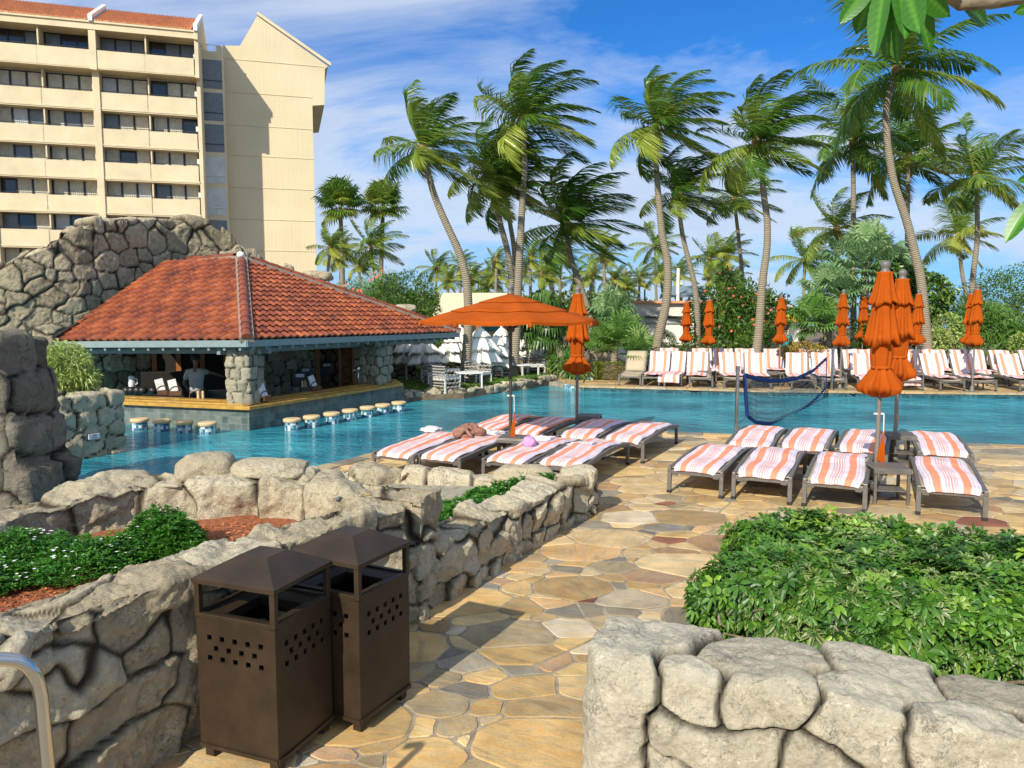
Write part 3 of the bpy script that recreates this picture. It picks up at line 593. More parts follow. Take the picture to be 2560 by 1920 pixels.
    if marks:                                                # stones measured from the photograph, each a few points on its visible faces
        gid = []
        for gi, stn in enumerate(marks):
            for (px, py) in stn:
                rx, ry, rz_ = ray(px, py); best = None
                for i_ in range(n - 1):
                    ax_, ay_, bx_, by_ = C[i_, 0], C[i_, 1], C[i_ + 1, 0], C[i_ + 1, 1]; k_ = rx / ry; den = (bx_ - ax_) - k_ * (by_ - ay_)
                    if abs(den) < 1e-9: continue
                    u_ = (k_ * ay_ - ax_) / den
                    if -.02 <= u_ <= 1.02 or (i_ == 0 and u_ < 0) or (i_ == n - 2 and u_ > 1): best = (ax_ + (bx_ - ax_) * u_, ay_ + (by_ - ay_) * u_)
                if best is None: continue
                z_ = CAMH + rz_ * best[1] / ry; ztt = float(np.interp(best[0], *(zip(*sorted(zip(C[:, 0], zt))))))
                if z_ > ztt: tt_ = (ztt - CAMH) / rz_; sd.append([rx * tt_, ry * tt_, ztt - .03])
                else: sd.append([best[0], best[1], z_])
                gid.append(gi)
        NM = len(sd)
    for c in range(nc):
        top = c == nc - 1
        for d in ([.5] if (top and topcourse) else [0.0, 1.0]):
            s = rng.uniform(-.5, 0) * seeds_w
            while s < s_tot + seeds_w * .5:
                w = seeds_w * rng.uniform(.55, 1.5); sc = min(max(s + w / 2, -.1), s_tot + .1)
                if marks and min(math.dist(at(sc, d, (c + .5) * ch), q) for q in sd[:len(gid) if False else NM]) < seeds_w * (.62 if d < .9 else .0): s += w; continue
                sd.append(at(sc, d, (c + .5 + rng.uniform(-.22, .22)) * ch)); s += w
                if rng.random() < .22 and not top: sd.append(at(sc + w * .4, d, (c + .5 + rng.choice([-.35, .35])) * ch))
    if gid is not None: gid = gid + [1000 + q for q in range(len(sd) - len(gid))]
    P2, ids, grv = stonify(Pf, Nf, np.array(sd), rng, gid, asp=(1, 1, kw.pop('az', 1.15)), **kw)
    # each top stone sits a little higher or lower
    tj = rng.normal(0, 1, len(sd)) * topjit; w = (Nf[:, 2] > .3) * (1 - grv); P2[:, 2] += tj[ids] * w
    idx = np.arange(nr * m).reshape(nr, m)
    F = np.stack([idx[:-1, :-1], idx[1:, :-1], idx[1:, 1:], idx[:-1, 1:]], -1).reshape(-1, 4)
    # orientation: outward normal check
    a, b, c_ = P2[F[:, 0]], P2[F[:, 1]], P2[F[:, 2]]; fn = np.cross(b - a, c_ - a)
    if (fn * Nf[F[:, 0]]).sum() < 0: F = F[:, ::-1]
    tone = rng.random(len(sd))[ids]
    return emit(name, P2, F, mat or M_rock, ids, tone, grv, label, kindt, parent, split, len(sd), org)
def emit(name, P2, F, mt, ids, tone, grv, label, cat, parent, split, ns, org=None):
    if org is None: org = (float(P2[:, 0].mean()), float(P2[:, 1].mean()), float(P2[:, 2].min()))
    if not split:
        o = np_mesh(name, P2, F, mt, parent, True, dict(sid=tone, grv=grv), org)
        if not parent: o.location = org; tag(o, label, cat)
        return o
    root = empty(name, org, 0, label, cat); fid = ids[F]
    fi = np.where(fid[:, 0] == fid[:, 2], fid[:, 0], fid[:, 1])
    for k in np.unique(fi):
        Fk = F[fi == k]
        if len(Fk) < 12: Fk = Fk
        u, inv = np.unique(Fk, return_inverse=True)
        np_mesh(split, P2[u], inv.reshape(-1, 4), mt, root, True, dict(sid=tone[u], grv=grv[u]), org)
    return root
def rock_post(name, outline, z0, z1, mat=None, seeds_w=.4, course=.25, ds=.04, seed=1, label=None, cat=None, parent=None, r=.06, taper=None, org=None, one=False, **kw):
    """closed stone body on a plan outline (counter-clockwise)"""
    rng = np.random.default_rng(seed); O = list(outline) + [outline[0]]; C, t = resample([(p[0], p[1]) for p in O], ds); C = C[:-1]
    for _ in range(max(1, int(r / ds))): C = (np.roll(C, 1, 0) + 2 * C + np.roll(C, -1, 0)) / 4
    n = len(C); T = np.roll(C, -1, 0) - np.roll(C, 1, 0); T /= np.linalg.norm(T, axis=1)[:, None]; Nn = np.stack([T[:, 1], -T[:, 0]], 1)
    cen = C.mean(0); H = z1 - z0; nh = max(4, int(H / ds)); rad = float(np.linalg.norm(C - cen, axis=1).min()); K = max(4, int(rad / ds))
    rows = []; nr_ = []
    for k in range(nh + 1):
        z = z0 + (z1 - r - z0) * k / nh; s = taper((z - z0) / H) if taper else (1, 0, 0)
        rows.append(np.concatenate([(C - cen) * s[0] + cen + np.array(s[1:]), np.full((n, 1), z)], 1)); nr_.append(np.concatenate([Nn, np.zeros((n, 1))], 1))
    s = taper(1) if taper else (1, 0, 0)
    for k in range(1, 4):
        q = k / 3 * math.pi / 2; f = 1 - r * (1 - math.cos(q)) / max(rad, .05)
        rows.append(np.concatenate([(C - cen) * f * s[0] + cen + np.array(s[1:]), np.full((n, 1), z1 - r + r * math.sin(q))], 1)); nr_.append(np.concatenate([Nn * math.cos(q), np.full((n, 1), math.sin(q))], 1))
    f0 = 1 - r / max(rad, .05)
    for k in range(1, K + 1):
        rows.append(np.concatenate([(C - cen) * f0 * (1 - k / K) * s[0] + cen + np.array(s[1:]), np.full((n, 1), z1)], 1)); nr_.append(np.tile([[0, 0, 1.]], (n, 1)))
    P = np.stack(rows); Nf = np.stack(nr_); nr = len(P); Pf = P.reshape(-1, 3); Nf = Nf.reshape(-1, 3)
    sd = []; nc = max(1, round(H / course)); per = t[-1]
    if one: sd = [[cen[0], cen[1], (z0 + z1) / 2], [cen[0], cen[1], z0 - 5]]
    else:
        tt = np.linspace(0, per, n, endpoint=False)
        for c in range(nc):
            u = rng.uniform(0, 1) * seeds_w
            while u < per:
                w = seeds_w * rng.uniform(.6, 1.4); k = int(((u + w / 2) % per) / per * n) % n; zz = z0 + (c + .5 + rng.uniform(-.15, .15)) * H / nc
                s = taper((zz - z0) / H) if taper else (1, 0, 0)
                p = (C[k] - cen) * s[0] * .92 + cen + np.array(s[1:]); sd.append([p[0], p[1], zz]); u += w
    P2, ids, grv = stonify(Pf, Nf, np.array(sd), rng, asp=(1, 1, kw.pop('az', 1.1)), **kw)
    if one: grv = grv * 0
    idx = np.arange(nr * n).reshape(nr, n); nx = np.roll(idx, -1, 1)
    F = np.stack([idx[:-1], nx[:-1], nx[1:], idx[1:]], -1).reshape(-1, 4)
    tone = rng.random(len(sd))[ids]
    return emit(name, P2, F, mat or M_rock, ids, tone, grv, label, cat, parent, None, len(sd), org)
def boulder(name, c, size, rz=0., mat=None, seed=1, label=None, cat='boulder', parent=None, flat=.3, org=None, res=40):
    """one loose faceted rock"""
    rng = np.random.default_rng(seed); th = np.linspace(0, 2 * math.pi, res, endpoint=False); ph = np.linspace(-math.pi / 2, math.pi / 2, res // 2)
    TH, PH = np.meshgrid(th, ph); D = np.stack([np.cos(PH) * np.cos(TH), np.cos(PH) * np.sin(TH), np.sin(PH)], -1).reshape(-1, 3)
    pw = 3.6; rr = 1 / (np.abs(D) ** pw).sum(1) ** (1 / pw); P = D * rr[:, None]
    for k in range(9):                                       # cut facets
        nv = rng.normal(0, 1, 3); nv /= np.linalg.norm(nv); lim = rng.uniform(.82, 1.02); d = P @ nv; P = P - nv * np.maximum(0, d - lim)[:, None] * .9
    P = P * (1 + fbm(P + seed * 3.1, 1.6, 4, seed)[:, None] * .07 - np.abs(fbm(P + seed, 4, 4, seed + 9))[:, None] * .035)
    P = P * np.array(size) / 2; c0, s0 = math.cos(rz), math.sin(rz); P = np.stack([P[:, 0] * c0 - P[:, 1] * s0, P[:, 0] * s0 + P[:, 1] * c0, P[:, 2]], 1) + np.array(c)
    n = res; idx = np.arange(len(ph) * n).reshape(-1, n); nx = np.roll(idx, -1, 1); F = np.stack([idx[:-1], nx[:-1], nx[1:], idx[1:]], -1).reshape(-1, 4)
    return emit(name, P, F, mat or M_rock, None, np.full(len(P), rng.random()), np.zeros(len(P)), label, cat, parent, None, 1, org)

# ---------------------------------------------------------------- flagstones
def inpoly(x, y, poly):
    c = False; j = len(poly) - 1
    for i in range(len(poly)):
        a, b = poly[i], poly[j]
        if (a[1] > y) != (b[1] > y) and x < (b[0] - a[0]) * (y - a[1]) / (b[1] - a[1] + 1e-12) + a[0]: c = not c
        j = i
    return c
def dist_edge(x, y, poly):
    d = 1e9
    for i in range(len(poly)):
        a, b = poly[i - 1], poly[i]; vx, vy = b[0] - a[0], b[1] - a[1]; t = max(0, min(1, ((x - a[0]) * vx + (y - a[1]) * vy) / (vx * vx + vy * vy + 1e-9)))
        d = min(d, math.hypot(x - a[0] - vx * t, y - a[1] - vy * t))
    return d
def flagstones(name, poly, z, rmin, rmax, seed, bbox, gap=.010, grey=None, tries=9000, skip=0., sx=1.3):
    rng = random.Random(seed); pts = []; cell = rmax * 1.1; grid = {}
    for _ in range(tries):
        x, y = rng.uniform(bbox[0] / sx, bbox[2] / sx), rng.uniform(bbox[1], bbox[3])
        r = rmin + (rmax - rmin) * rng.random() ** 1.3
        gx, gy = int(x / cell) , int(y / cell); ok = True
        for a in (-2, -1, 0, 1, 2):
            for b in (-2, -1, 0, 1, 2):
                for q in grid.get((gx + a, gy + b), ()):
                    if (q[0] - x) ** 2 + (q[1] - y) ** 2 < (.66 * (q[2] + r)) ** 2: ok = False; break
                if not ok: break
            if not ok: break
        if ok: grid.setdefault((gx, gy), []).append((x, y, r)); pts.append((x, y, r))
    V = []; F = []; rnd = []; ang = []
    for (x, y, r) in pts:
        if not inpoly(x * sx, y, poly) or dist_edge(x * sx, y, poly) < skip: continue
        c = [(x - 3 * rmax, y - 3 * rmax), (x + 3 * rmax, y - 3 * rmax), (x + 3 * rmax, y + 3 * rmax), (x - 3 * rmax, y + 3 * rmax)]
        gx, gy = int(x / cell), int(y / cell)
        nb = [q for a in range(-4, 5) for b in range(-4, 5) for q in grid.get((gx + a, gy + b), ()) if not (q[0] == x and q[1] == y)]
        nb.sort(key=lambda q: (q[0] - x) ** 2 + (q[1] - y) ** 2)
        for q in nb[:26]:
            dx, dy = q[0] - x, q[1] - y; d = math.hypot(dx, dy); lim = (d * d + (r * r - q[2] * q[2]) * 1.3) / (2 * d) - gap / 2 * rng.uniform(.7, 1.5)
            nx_, ny_ = dx / d, dy / d; tw = rng.uniform(-.0, .0); out_ = []
            for i in range(len(c)):
                a, b = c[i - 1], c[i]; da = (a[0] - x) * nx_ + (a[1] - y) * ny_ - lim; db = (b[0] - x) * nx_ + (b[1] - y) * ny_ - lim
                if (da <= 0) != (db <= 0): t = da / (da - db); out_.append((a[0] + (b[0] - a[0]) * t, a[1] + (b[1] - a[1]) * t))
                if db <= 0: out_.append(b)
            c = out_
            if len(c) < 3: break
        if len(c) < 3: continue
        c = [(p[0] * sx, p[1]) for p in c]; x = x * sx
        # rounded, slightly ragged outline
        o = []
        for i in range(len(c)):
            a, b, e_ = c[i - 1], c[i], c[(i + 1) % len(c)]
            la, lb = math.hypot(b[0] - a[0], b[1] - a[1]), math.hypot(e_[0] - b[0], e_[1] - b[1]); k = min(.016, la * .25, lb * .25) * rng.uniform(.3, 1.4)
            if la > .12: m_ = .5 + rng.uniform(-.15, .15); j = rng.uniform(-.011, .011); o.append((a[0] + (b[0] - a[0]) * m_ - (b[1] - a[1]) / la * j, a[1] + (b[1] - a[1]) * m_ + (b[0] - a[0]) / la * j))
            if la > 1e-4: o.append((b[0] - (b[0] - a[0]) / la * k, b[1] - (b[1] - a[1]) / la * k))
            if lb > 1e-4: o.append((b[0] + (e_[0] - b[0]) / lb * k, b[1] + (e_[1] - b[1]) / lb * k))
        n = len(o); zz = z + rng.uniform(-.002, .003); b0 = len(V); ctr = (sum(p[0] for p in o) / n, sum(p[1] for p in o) / n)
        V += [(p[0], p[1], z - .014) for p in o]; V += [(p[0], p[1], zz - .004) for p in o]
        V += [(p[0] + (ctr[0] - p[0]) * .03, p[1] + (ctr[1] - p[1]) * .03, zz) for p in o]
        ra, an_ = rng.random(), rng.uniform(.0, .08) if rng.random() < .5 else rng.random()
        if grey and grey(x, y): ra = rng.choice([.45, .6, .62, .83, .9, .25])
        for i in range(n):
            j = (i + 1) % n; F.append((b0 + i, b0 + j, b0 + n + j, b0 + n + i)); F.append((b0 + n + i, b0 + n + j, b0 + 2 * n + j, b0 + 2 * n + i)); rnd += [ra] * 2; ang += [an_] * 2
        F.append(tuple(range(b0 + 2 * n, b0 + 3 * n))); rnd.append(ra); ang.append(an_)
    me = bpy.data.meshes.new(name); me.from_pydata(V, [], F); me.update(); me.materials.append(M_flag)
    for k, v in (('rnd', rnd), ('ang', ang)): a = me.attributes.new(k, 'FLOAT', 'FACE'); a.data.foreach_set('value', v)
    o = bpy.data.objects.new(name, me); COL.objects.link(o); tag(o, kind='structure'); return o
def slab(name, poly, z0, z1, mt, kind='structure'):
    b = MB(); b.prism(poly, z0, z1); o = b.build(name, mt); return tag(o, kind=kind)
WZ = -.12
# ground, pool, decks
b = MB(); b.quad((-400, -100, -.62), (400, -100, -.62), (400, 95, -.62), (-400, 95, -.62)); tag(b.build('ground', M_soil), kind='structure')
b = MB(); b.quad((-3000, 95, -1.6), (3000, 95, -1.6), (3000, 5000, -1.6), (-3000, 5000, -1.6)); tag(b.build('sea', M_sea), kind='structure')
b = MB(); b.quad((-20, 2, WZ), (40, 2, WZ), (40, 30, WZ), (-20, 30, WZ)); tag(b.build('pool_water', M_water), kind='structure')
near = [(-6, -3), (16, -3), (16, 10.6), (8.51, 12.63), (5.8, 13.35), (2.9, 14.05), (.9, 14.75), (-.95, 14.3), (-2.35, 11.66), (-3.5, 9.6), (-3.6, 7.2), (-3.3, 6.2), (-3.8, 5.4), (-3.9, 4.2), (-6, 3.5)]
slab('pool_deck', near, -.6, -.0035, M_grout)
flagstones('flagstone_path', near, .002, .085, .31, 11, (-3.2, 2.4, 9.8, 15), gap=.014, grey=lambda x, y: x > 6.35 + (11.5 - y) * .13 and y < 13, tries=42000, skip=.16)
far = [(1.5, 24.9), (2.0, 22.55), (6.8, 21.2), (14, 20.45), (34, 18.4), (34, 40), (1.0, 40)]
slab('far_deck', far, -.6, -.008, M_grout)
flagstones('far_deck_paving', far, .004, .14, .45, 5, (1, 18, 26, 29), gap=.02, tries=6000, skip=.2)
isl = [tuple(G(px, py, WZ).xy) for px, py in ((860, 1010), (1010, 1003), (1160, 996), (1240, 984), (1330, 971), (1395, 958))]
lawn = [(-4.2, 20.5)] + isl[1:] + [(1.5, 25.6), (1.5, 40), (-30, 40), (-30, 24), (-6.2, 22.4)]
slab('terrace', lawn, -.6, .02, M_soil)
garden = [(-60, 33), (80, 33), (80, 94), (-60, 94)]
slab('garden_ground', garden, -.6, .04, M_soil)
def coping(name, pts, w, z0, z1, seed, lmin=.35, lmax=.8):
    """a row of cut edge stones along a polyline, body to the left"""
    rng = random.Random(seed); V = []; F = []; rn = []; an = []
    for i in range(len(pts) - 1):
        a, c = Vector((*pts[i], 0)), Vector((*pts[i + 1], 0)); t = (c - a); Ln = t.length; t.normalize(); l = Vector((-t.y, t.x, 0)); s = 0
        while s < Ln:
            d = min(rng.uniform(lmin, lmax), Ln - s)
            if Ln - s - d < lmin * .5: d = Ln - s
            p0, p1 = a + t * (s + .004), a + t * (s + d - .004); o = rng.uniform(-.01, .01); q = rng.uniform(-.003, .003); b0 = len(V)
            for z in (z0, z1 + q): V += [tuple(p + Vector((0, 0, z))) for p in (p0 - l * (.03 + o), p1 - l * (.03 + o), p1 + l * w, p0 + l * w)]
            F += [(b0, b0 + 1, b0 + 5, b0 + 4), (b0 + 1, b0 + 2, b0 + 6, b0 + 5), (b0 + 2, b0 + 3, b0 + 7, b0 + 6), (b0 + 3, b0, b0 + 4, b0 + 7), (b0 + 4, b0 + 5, b0 + 6, b0 + 7)]
            ra = rng.choice([.35, .45, .05, .84, .55, .86, .95, .25]); aa = rng.random(); rn += [ra] * 5; an += [aa] * 5; s += d
    me = bpy.data.meshes.new(name); me.from_pydata(V, [], F); me.update(); me.materials.append(M_flag)
    for k, v in (('rnd', rn), ('ang', an)): x = me.attributes.new(k, 'FLOAT', 'FACE'); x.data.foreach_set('value', v)
    o = bpy.data.objects.new(name, me); COL.objects.link(o); m_ = o.modifiers.new('bevel', 'BEVEL'); m_.width = .01; m_.segments = 2; return tag(o, kind='structure')
coping('pool_edge', near[2:10], .24, -.06, .016, 3)
coping('far_pool_edge', far[4:0:-1][::-1][::-1] if False else [far[0], far[1], far[2], far[3], far[4]], .34, -.015, .04, 8, .5, 1.1)
def tilewall(name, pts, z0, z1, mt, th=.012, parent=None, close=False):
    """a tiled skin standing on a polyline with run/height coordinates"""
    V = []; F = []; tu = []; tv = []; s = 0
    for i in range(len(pts) - 1):
        a, c = pts[i], pts[i + 1]; d = math.hypot(c[0] - a[0], c[1] - a[1]); b0 = len(V)
        for (p, u) in ((a, s), (c, s + d)):
            for z in (z0, z1): V.append((p[0], p[1], z)); tu.append(u); tv.append(z)
        F.append((b0, b0 + 2, b0 + 3, b0 + 1)); s += d
    o = np_mesh(name, V, F, mt, parent, False, dict(tu=tu, tv=tv)); return o
tag(tilewall('waterline_tiles', [(p[0] + .0, p[1] - .006) for p in far[1:5]], -.5, -.016, M_mosaic_dk), kind='structure')
# walk-in entry at the far left: two shallow mosaic-edged steps
e0, e1 = G(1392, 962, WZ).xy, G(1492, 968, WZ).xy
b = MB(); b.prism([(1.15, 24.3), (2.05, 22.9), (2.3, 24.9), (1.45, 25.6)], -.6, -.02); so = b.build('entry_step', M_grout); tag(so, kind='structure')
tag(tilewall('step_mosaic', [(1.10, 24.45), (1.25, 24.20), (2.05, 22.83), (2.1, 22.45)], -.4, -.01, M_mosaic), kind='structure')
tag(tilewall('upper_step_mosaic', [(1.35, 25.55), (2.6, 24.7)], -.02, .10, M_mosaic), kind='structure')

# planter walls in front
MA = [[(60, 1540), (150, 1600), (60, 1640)], [(80, 1478)], [(300, 1500), (400, 1460), (320, 1590), (245, 1530), (470, 1440)], [(555, 1375)], [(232, 1605)], [(130, 1668), (220, 1650)], [(375, 1625)], [(60, 1770), (170, 1715), (270, 1670)],
      [(330, 1740), (250, 1810), (395, 1690)], [(462, 1590), (465, 1680)], [(380, 1850), (300, 1890)], [(60, 1880), (150, 1850)], [(-60, 1600)], [(700, 1318), (800, 1290)], [(930, 1275)], [(960, 1400)], [(920, 1320)]]
MC = [[(1555, 1600), (1560, 1700), (1540, 1800), (1530, 1860), (1650, 1590)], [(1755, 1700), (1750, 1735)], [(1860, 1650), (1960, 1720), (1880, 1740), (2000, 1640)], [(2120, 1640), (2160, 1740), (2130, 1850), (2260, 1700), (2120, 1560)], [(2400, 1850), (2500, 1800)], [(1780, 1855), (1900, 1880), (1700, 1840)],
      [(2480, 1735), (2600, 1760)], [(2040, 1925)], [(1660, 1920)]]
M_wallA = rock_wall('planter_wall', [(-3.35, .6, -.05, .95, .42), (-2.3, 2.45, -.05, .94, .42), (-1.69, 3.62, -.05, .94, .42), (-.74, 5.22, -.05, .90, .42)],
    seeds_w=.50, course=.32, ds=.013, seed=4, marks=MA, label='tall cream stone wall beside the brown litter bins, front of the near planter', kindt='stone wall', split='boulder', r=.03, gw=.036, depth=.038, pillow=.003, off=.014, rough=.030, tilt=.15, topjit=.02, warp=.06, pn=3.4, facet=.20)
rock_wall('planter_wall', [(-3.5, 3.0, -.1, .84, .42), (-3.12, 4.1, -.1, .86, .42), (-3.22, 5.0, -.1, .92, .42), (-2.75, 5.62, -.1, .97, .42), (-1.8, 5.62, -.1, 1.0, .42), (-.66, 5.36, -.1, .92, .42)],
    seeds_w=.42, course=.45, ds=.016, seed=9, label='curved cream boulder wall behind the white flowers and bark mulch', kindt='stone wall', split='boulder', r=.045, gw=.040, depth=.045, pillow=.004, off=.022, rough=.032, tilt=.15, topjit=.05, warp=.06, pn=3.4)
boulder('boulder', A(515, 1178, 5.95), (.44, .38, .28), .3, seed=21, label='loose cream boulder resting highest on the curved planter wall by the pool', flat=.2, res=64)
boulder('boulder', A(675, 1172, 5.98), (.60, .36, .15), -.1, seed=34, label='long flat cream boulder lying on the curved planter wall', res=64)
rock_wall('low_planter_wall', [(-.72, 5.30, -.05, .52, .40), (.12, 6.90, -.05, .50, .40), (.99, 8.50, -.05, .40, .40)],
    seeds_w=.30, course=.19, ds=.013, seed=15, label='low grey-cream stone wall running along the flagstone path', kindt='stone wall', split='boulder', r=.025, gw=.028, depth=.028, pillow=.002, off=.014, rough=.024, tilt=.20, topjit=.025, warp=.05, pn=3.6)
boulder('boulder', (.74, 8.25, .43), (.44, .36, .26), .5, seed=41, label='blocky cream boulder capping the far corner of the low wall by the path', res=56)
boulder('boulder', (.12, 8.75, .34), (.72, .40, .26), -.1, seed=43, label='flat cream boulder behind the leafy ground cover near the loungers', res=56)
rock_wall('bank_wall', [(.75, 8.62, -.1, .30, .40), (-.2, 8.85, -.1, .30, .40), (-1.4, 9.05, -.1, .34, .42), (-2.6, 8.75, -.1, .36, .45), (-3.25, 7.8, -.1, .36, .45), (-3.2, 6.5, -.1, .40, .45)][::-1],
    seeds_w=.46, course=.45, ds=.03, seed=23, label='low curved row of pale stones along the pool behind the planter', kindt='stone wall', split='boulder', r=.07, gw=.03, depth=.04, pillow=.014, off=.02, rough=.02, topjit=.02, pn=3.6)
# beds inside the planters
slab('planter_soil', [(-3.05, 2.0), (-1.55, 4.6), (-.95, 5.35), (-2.0, 5.75), (-2.9, 5.3), (-3.15, 4.3), (-3.4, 3.1)], -.1, .70, M_mulch)
slab('bank_stone', [(-1.05, 5.75), (-2.7, 6.0), (-3.1, 6.6), (-3.15, 7.8), (-2.5, 8.7), (-1.4, 8.95), (-.2, 8.8), (.7, 8.5), (-.6, 6.0)], -.1, .20, M_rock_grey)
# foreground right wall
rock_wall('foreground_wall', [(.39, 3.34, -.05, .67, .58), (1.15, 3.08, -.05, .665, .58), (1.9, 2.80, -.05, .635, .57), (3.4, 2.15, -.05, .60, .52)],
    seeds_w=.60, course=.34, ds=.012, seed=6, marks=MC, mat=M_rock_grey, label='rounded pale grey boulder wall in the right foreground below the hedge', kindt='stone wall', split='boulder', r=.075, gw=.038, depth=.050, pillow=.012, facet=.10, off=.015, tilt=.08, rough=.018, topjit=.018, warp=.05, pn=3.2)
# dark pillar and stone block at the left
def dark_taper(h): return (1.0, -.085 * round(h * 4.3) - .04 * h, 0)
rock_post('stone_pillar', [(-6.75, 8.6), (-5.42, 8.6), (-5.30, 9.5), (-6.75, 9.6)], -.4, 1.98, M_rock_shaded, seeds_w=.75, course=.46, ds=.04, seed=7, taper=dark_taper, r=.10, gw=.045, depth=.06, pillow=.03, off=.03, rough=.03, tilt=.10, pn=3.4,
    label='stone pillar with shade painted into its colour, at the left edge of the pool', cat='stone pillar')
o1, o2, o3 = G(156, 1157, WZ).xy, G(318, 1128, WZ).xy, G(95, 1140, WZ).xy
pb = rock_post('water_planter', [(o1.x, o1.y), (o2.x, o2.y), (o2.x - 1.0, o2.y + .9), (o1.x - 1.1, o1.y + .45)], -.5, .90, M_rock_mid, seeds_w=.42, course=.24, ds=.035, seed=12, r=.03, gw=.028, depth=.035, pillow=.02, off=.015, rough=.018, tilt=.08, warp=.05, pn=3,
    label='pale stone block planter standing in the pool with a depth plate', cat='stone planter')
def zt(px, py, Y): return A(px, py, Y).z
bw = [(-15.0, 16.2, 3.0), (-12.3, 16.6, zt(-20, 690, 16.8)), (-11.3, 17.0, zt(30, 672, 17)), (-10.9, 17.2, zt(62, 640, 17.2)), (-10.7, 17.35, zt(80, 625, 17.4)), (-10.35, 17.6, zt(135, 600, 17.8)), (-9.98, 17.95, zt(200, 575, 18.1)), (-9.8, 18.3, zt(235, 555, 18.4)),
      (-9.5, 19.0, zt(280, 543, 19)), (-9.2, 19.9, zt(350, 542, 20)), (-8.9, 20.6, zt(420, 545, 20.8)), (-8.3, 21.1, zt(500, 550, 21.3)), (-8.05, 21.3, zt(530, 560, 21.4)), (-7.8, 21.5, zt(548, 592, 21.6)), (-7.5, 21.7, zt(590, 612, 21.8)), (-7.2, 21.9, zt(612, 630, 22)), (-6.8, 22.2, 3.4), (-5.6, 22.9, 3.15), (-4.9, 23.3, 2.8), (-4.0, 24.3, 2.2), (-3.1, 24.9, 2.0)]
rock_wall('rockwork_wall', [(x, y, -.5, z, .9) for x, y, z in bw], seeds_w=.52, course=.33, ds=.030, seed=31, mat=M_rock_far, label='tall grey-brown rockwork wall rising behind the tiled roof', kindt='rock wall', r=.12, gw=.060, depth=.05, pillow=.012, off=.024, rough=.026, tilt=.06, warp=.08, topjit=.12, pn=3.4)
boulder('boulder', A(790, 692, 23.4), (1.0, .8, .35), .1, M_rock_far, 51, 'small grey boulder showing above the roof ridge in front of the gable tower')
boulder('boulder', A(1012, 772, 25.0), (.75, .6, .30), .1, M_rock_mid, 52, 'pale boulder peeping over the right slope of the tiled roof')
edge = [(-4.0, 20.45)] + [(p[0], p[1]) for p in isl[1:]] + [(1.25, 25.2)]
rock_wall('pool_edging', [(x, y, -.4, .13 + .03 * math.sin(x * 3), .5) for x, y in edge], seeds_w=.42, course=.3, ds=.035, seed=17, mat=M_rock_mid, label='low row of rough edging stones between the lawn and the pool', kindt='stone edging', r=.05, gw=.04, depth=.035, pillow=.008, off=.02, topjit=.03, pn=3.6, tilt=.2, rough=.03)
# ---------------------------------------------------------------- hotel
HR = Vector((-24.45, 62, 0)); HU = Vector((-.958, -.284, 0)).normalized(); HN = Vector((.284, -.958, 0)).normalized()
def fac(s, n, z): p = HR + HU * s + HN * n; return Vector((p.x, p.y, z))
hotel = empty('hotel_building', fac(0, 0, 0), 0, 'cream balconied hotel block with a red tile roof, curtained windows on every floor', 'hotel')
HO = tuple(fac(0, 0, 0)); hang = math.atan2(HU.y, HU.x)
def fbox(b, s0, s1, n0, n1, z0, z1, m=0):
    c = fac((s0 + s1) / 2, (n0 + n1) / 2, (z0 + z1) / 2); b.box(c, (abs(s1 - s0), abs(n1 - n0), z1 - z0), hang, m)
BW = 7.22; NB = 4; tops = [21.52, 18.65, 15.98, 13.48, 10.89, 8.28, 5.6, 2.9]
b = MB(HO)
fbox(b, 0, NB * BW, -12, -1.02, 0, 23.0)                         # body behind the balconies
fbox(b, -.12, .16, -12, -.02, 0, 20.1); fbox(b, -.12, .16, -12, .62, 20.1, 23.6)
gp = [fac(-.12, .8, 23.5), fac(-.12, -4.6, 26.15), fac(-.12, -12, 23.5), fac(-.12, -12, 22.9), fac(-.12, .8, 22.9)]
gq = [p + HU * .28 for p in gp]; ia = [b.av(p) for p in gp]; ib = [b.av(p) for p in gq]; b.af(ia); b.af(ib[::-1])
for k in range(5): b.af([ia[k], ib[k], ib[(k + 1) % 5], ia[(k + 1) % 5]])
for k in range(NB + 1):
    s = k * BW
    if k: fbox(b, s - .24, s + .24, -1.5, .10, 0, 20.1); fbox(b, s - .24, s + .24, -1.5, .68, 20.1, 23.0)
fbox(b, .16, NB * BW, -1.6, .74, 22.95, 23.42)                    # cornice
fbox(b, .0, NB * BW, -1.6, .84, 23.42, 23.56)
for i, t in enumerate(tops):
    fbox(b, .16, NB * BW - .1, -1.01, 0 if i else .6, t - 1.36, t - 1.24)   # floor slabs
b.build('wall', M_stucco, hotel)
b = MB(HO); rng = random.Random(3)
for k in range(NB):                                               # upright tiled roof strips with raised gable kerbs
    n = 34
    for j in range(n):
        s0 = k * BW + .30 + (BW - .5) * j / n; s1 = s0 + (BW - .5) / n * .94
        pts = [(s0, .86, 23.58), (s1, .86, 23.58), (s1, -4.5, 26.18), (s0, -4.5, 26.18)]
        m_ = (s0 + s1) / 2; a = [b.av(fac(*p)) for p in pts]; c = [b.av(fac(m_, .84, 23.70)), b.av(fac(m_, -4.5, 26.30))]
        b.af([a[0], c[0], c[1], a[3]]); b.af([c[0], a[1], a[2], c[1]]); b.af([a[0], a[1], c[0]])
    q = [fac(k * BW + .2, -4.5, 26.2), fac(k * BW + BW, -4.5, 26.2), fac(k * BW + BW, -12, 23.2), fac(k * BW + .2, -12, 23.2)]; b.quad(*q)
ro = b.build('roof', M_hotelroof, hotel); ro.data.attributes.new('rnd', 'FLOAT', 'FACE').data.foreach_set('value', [.55 + .5 * rng.random() for _ in ro.data.polygons])
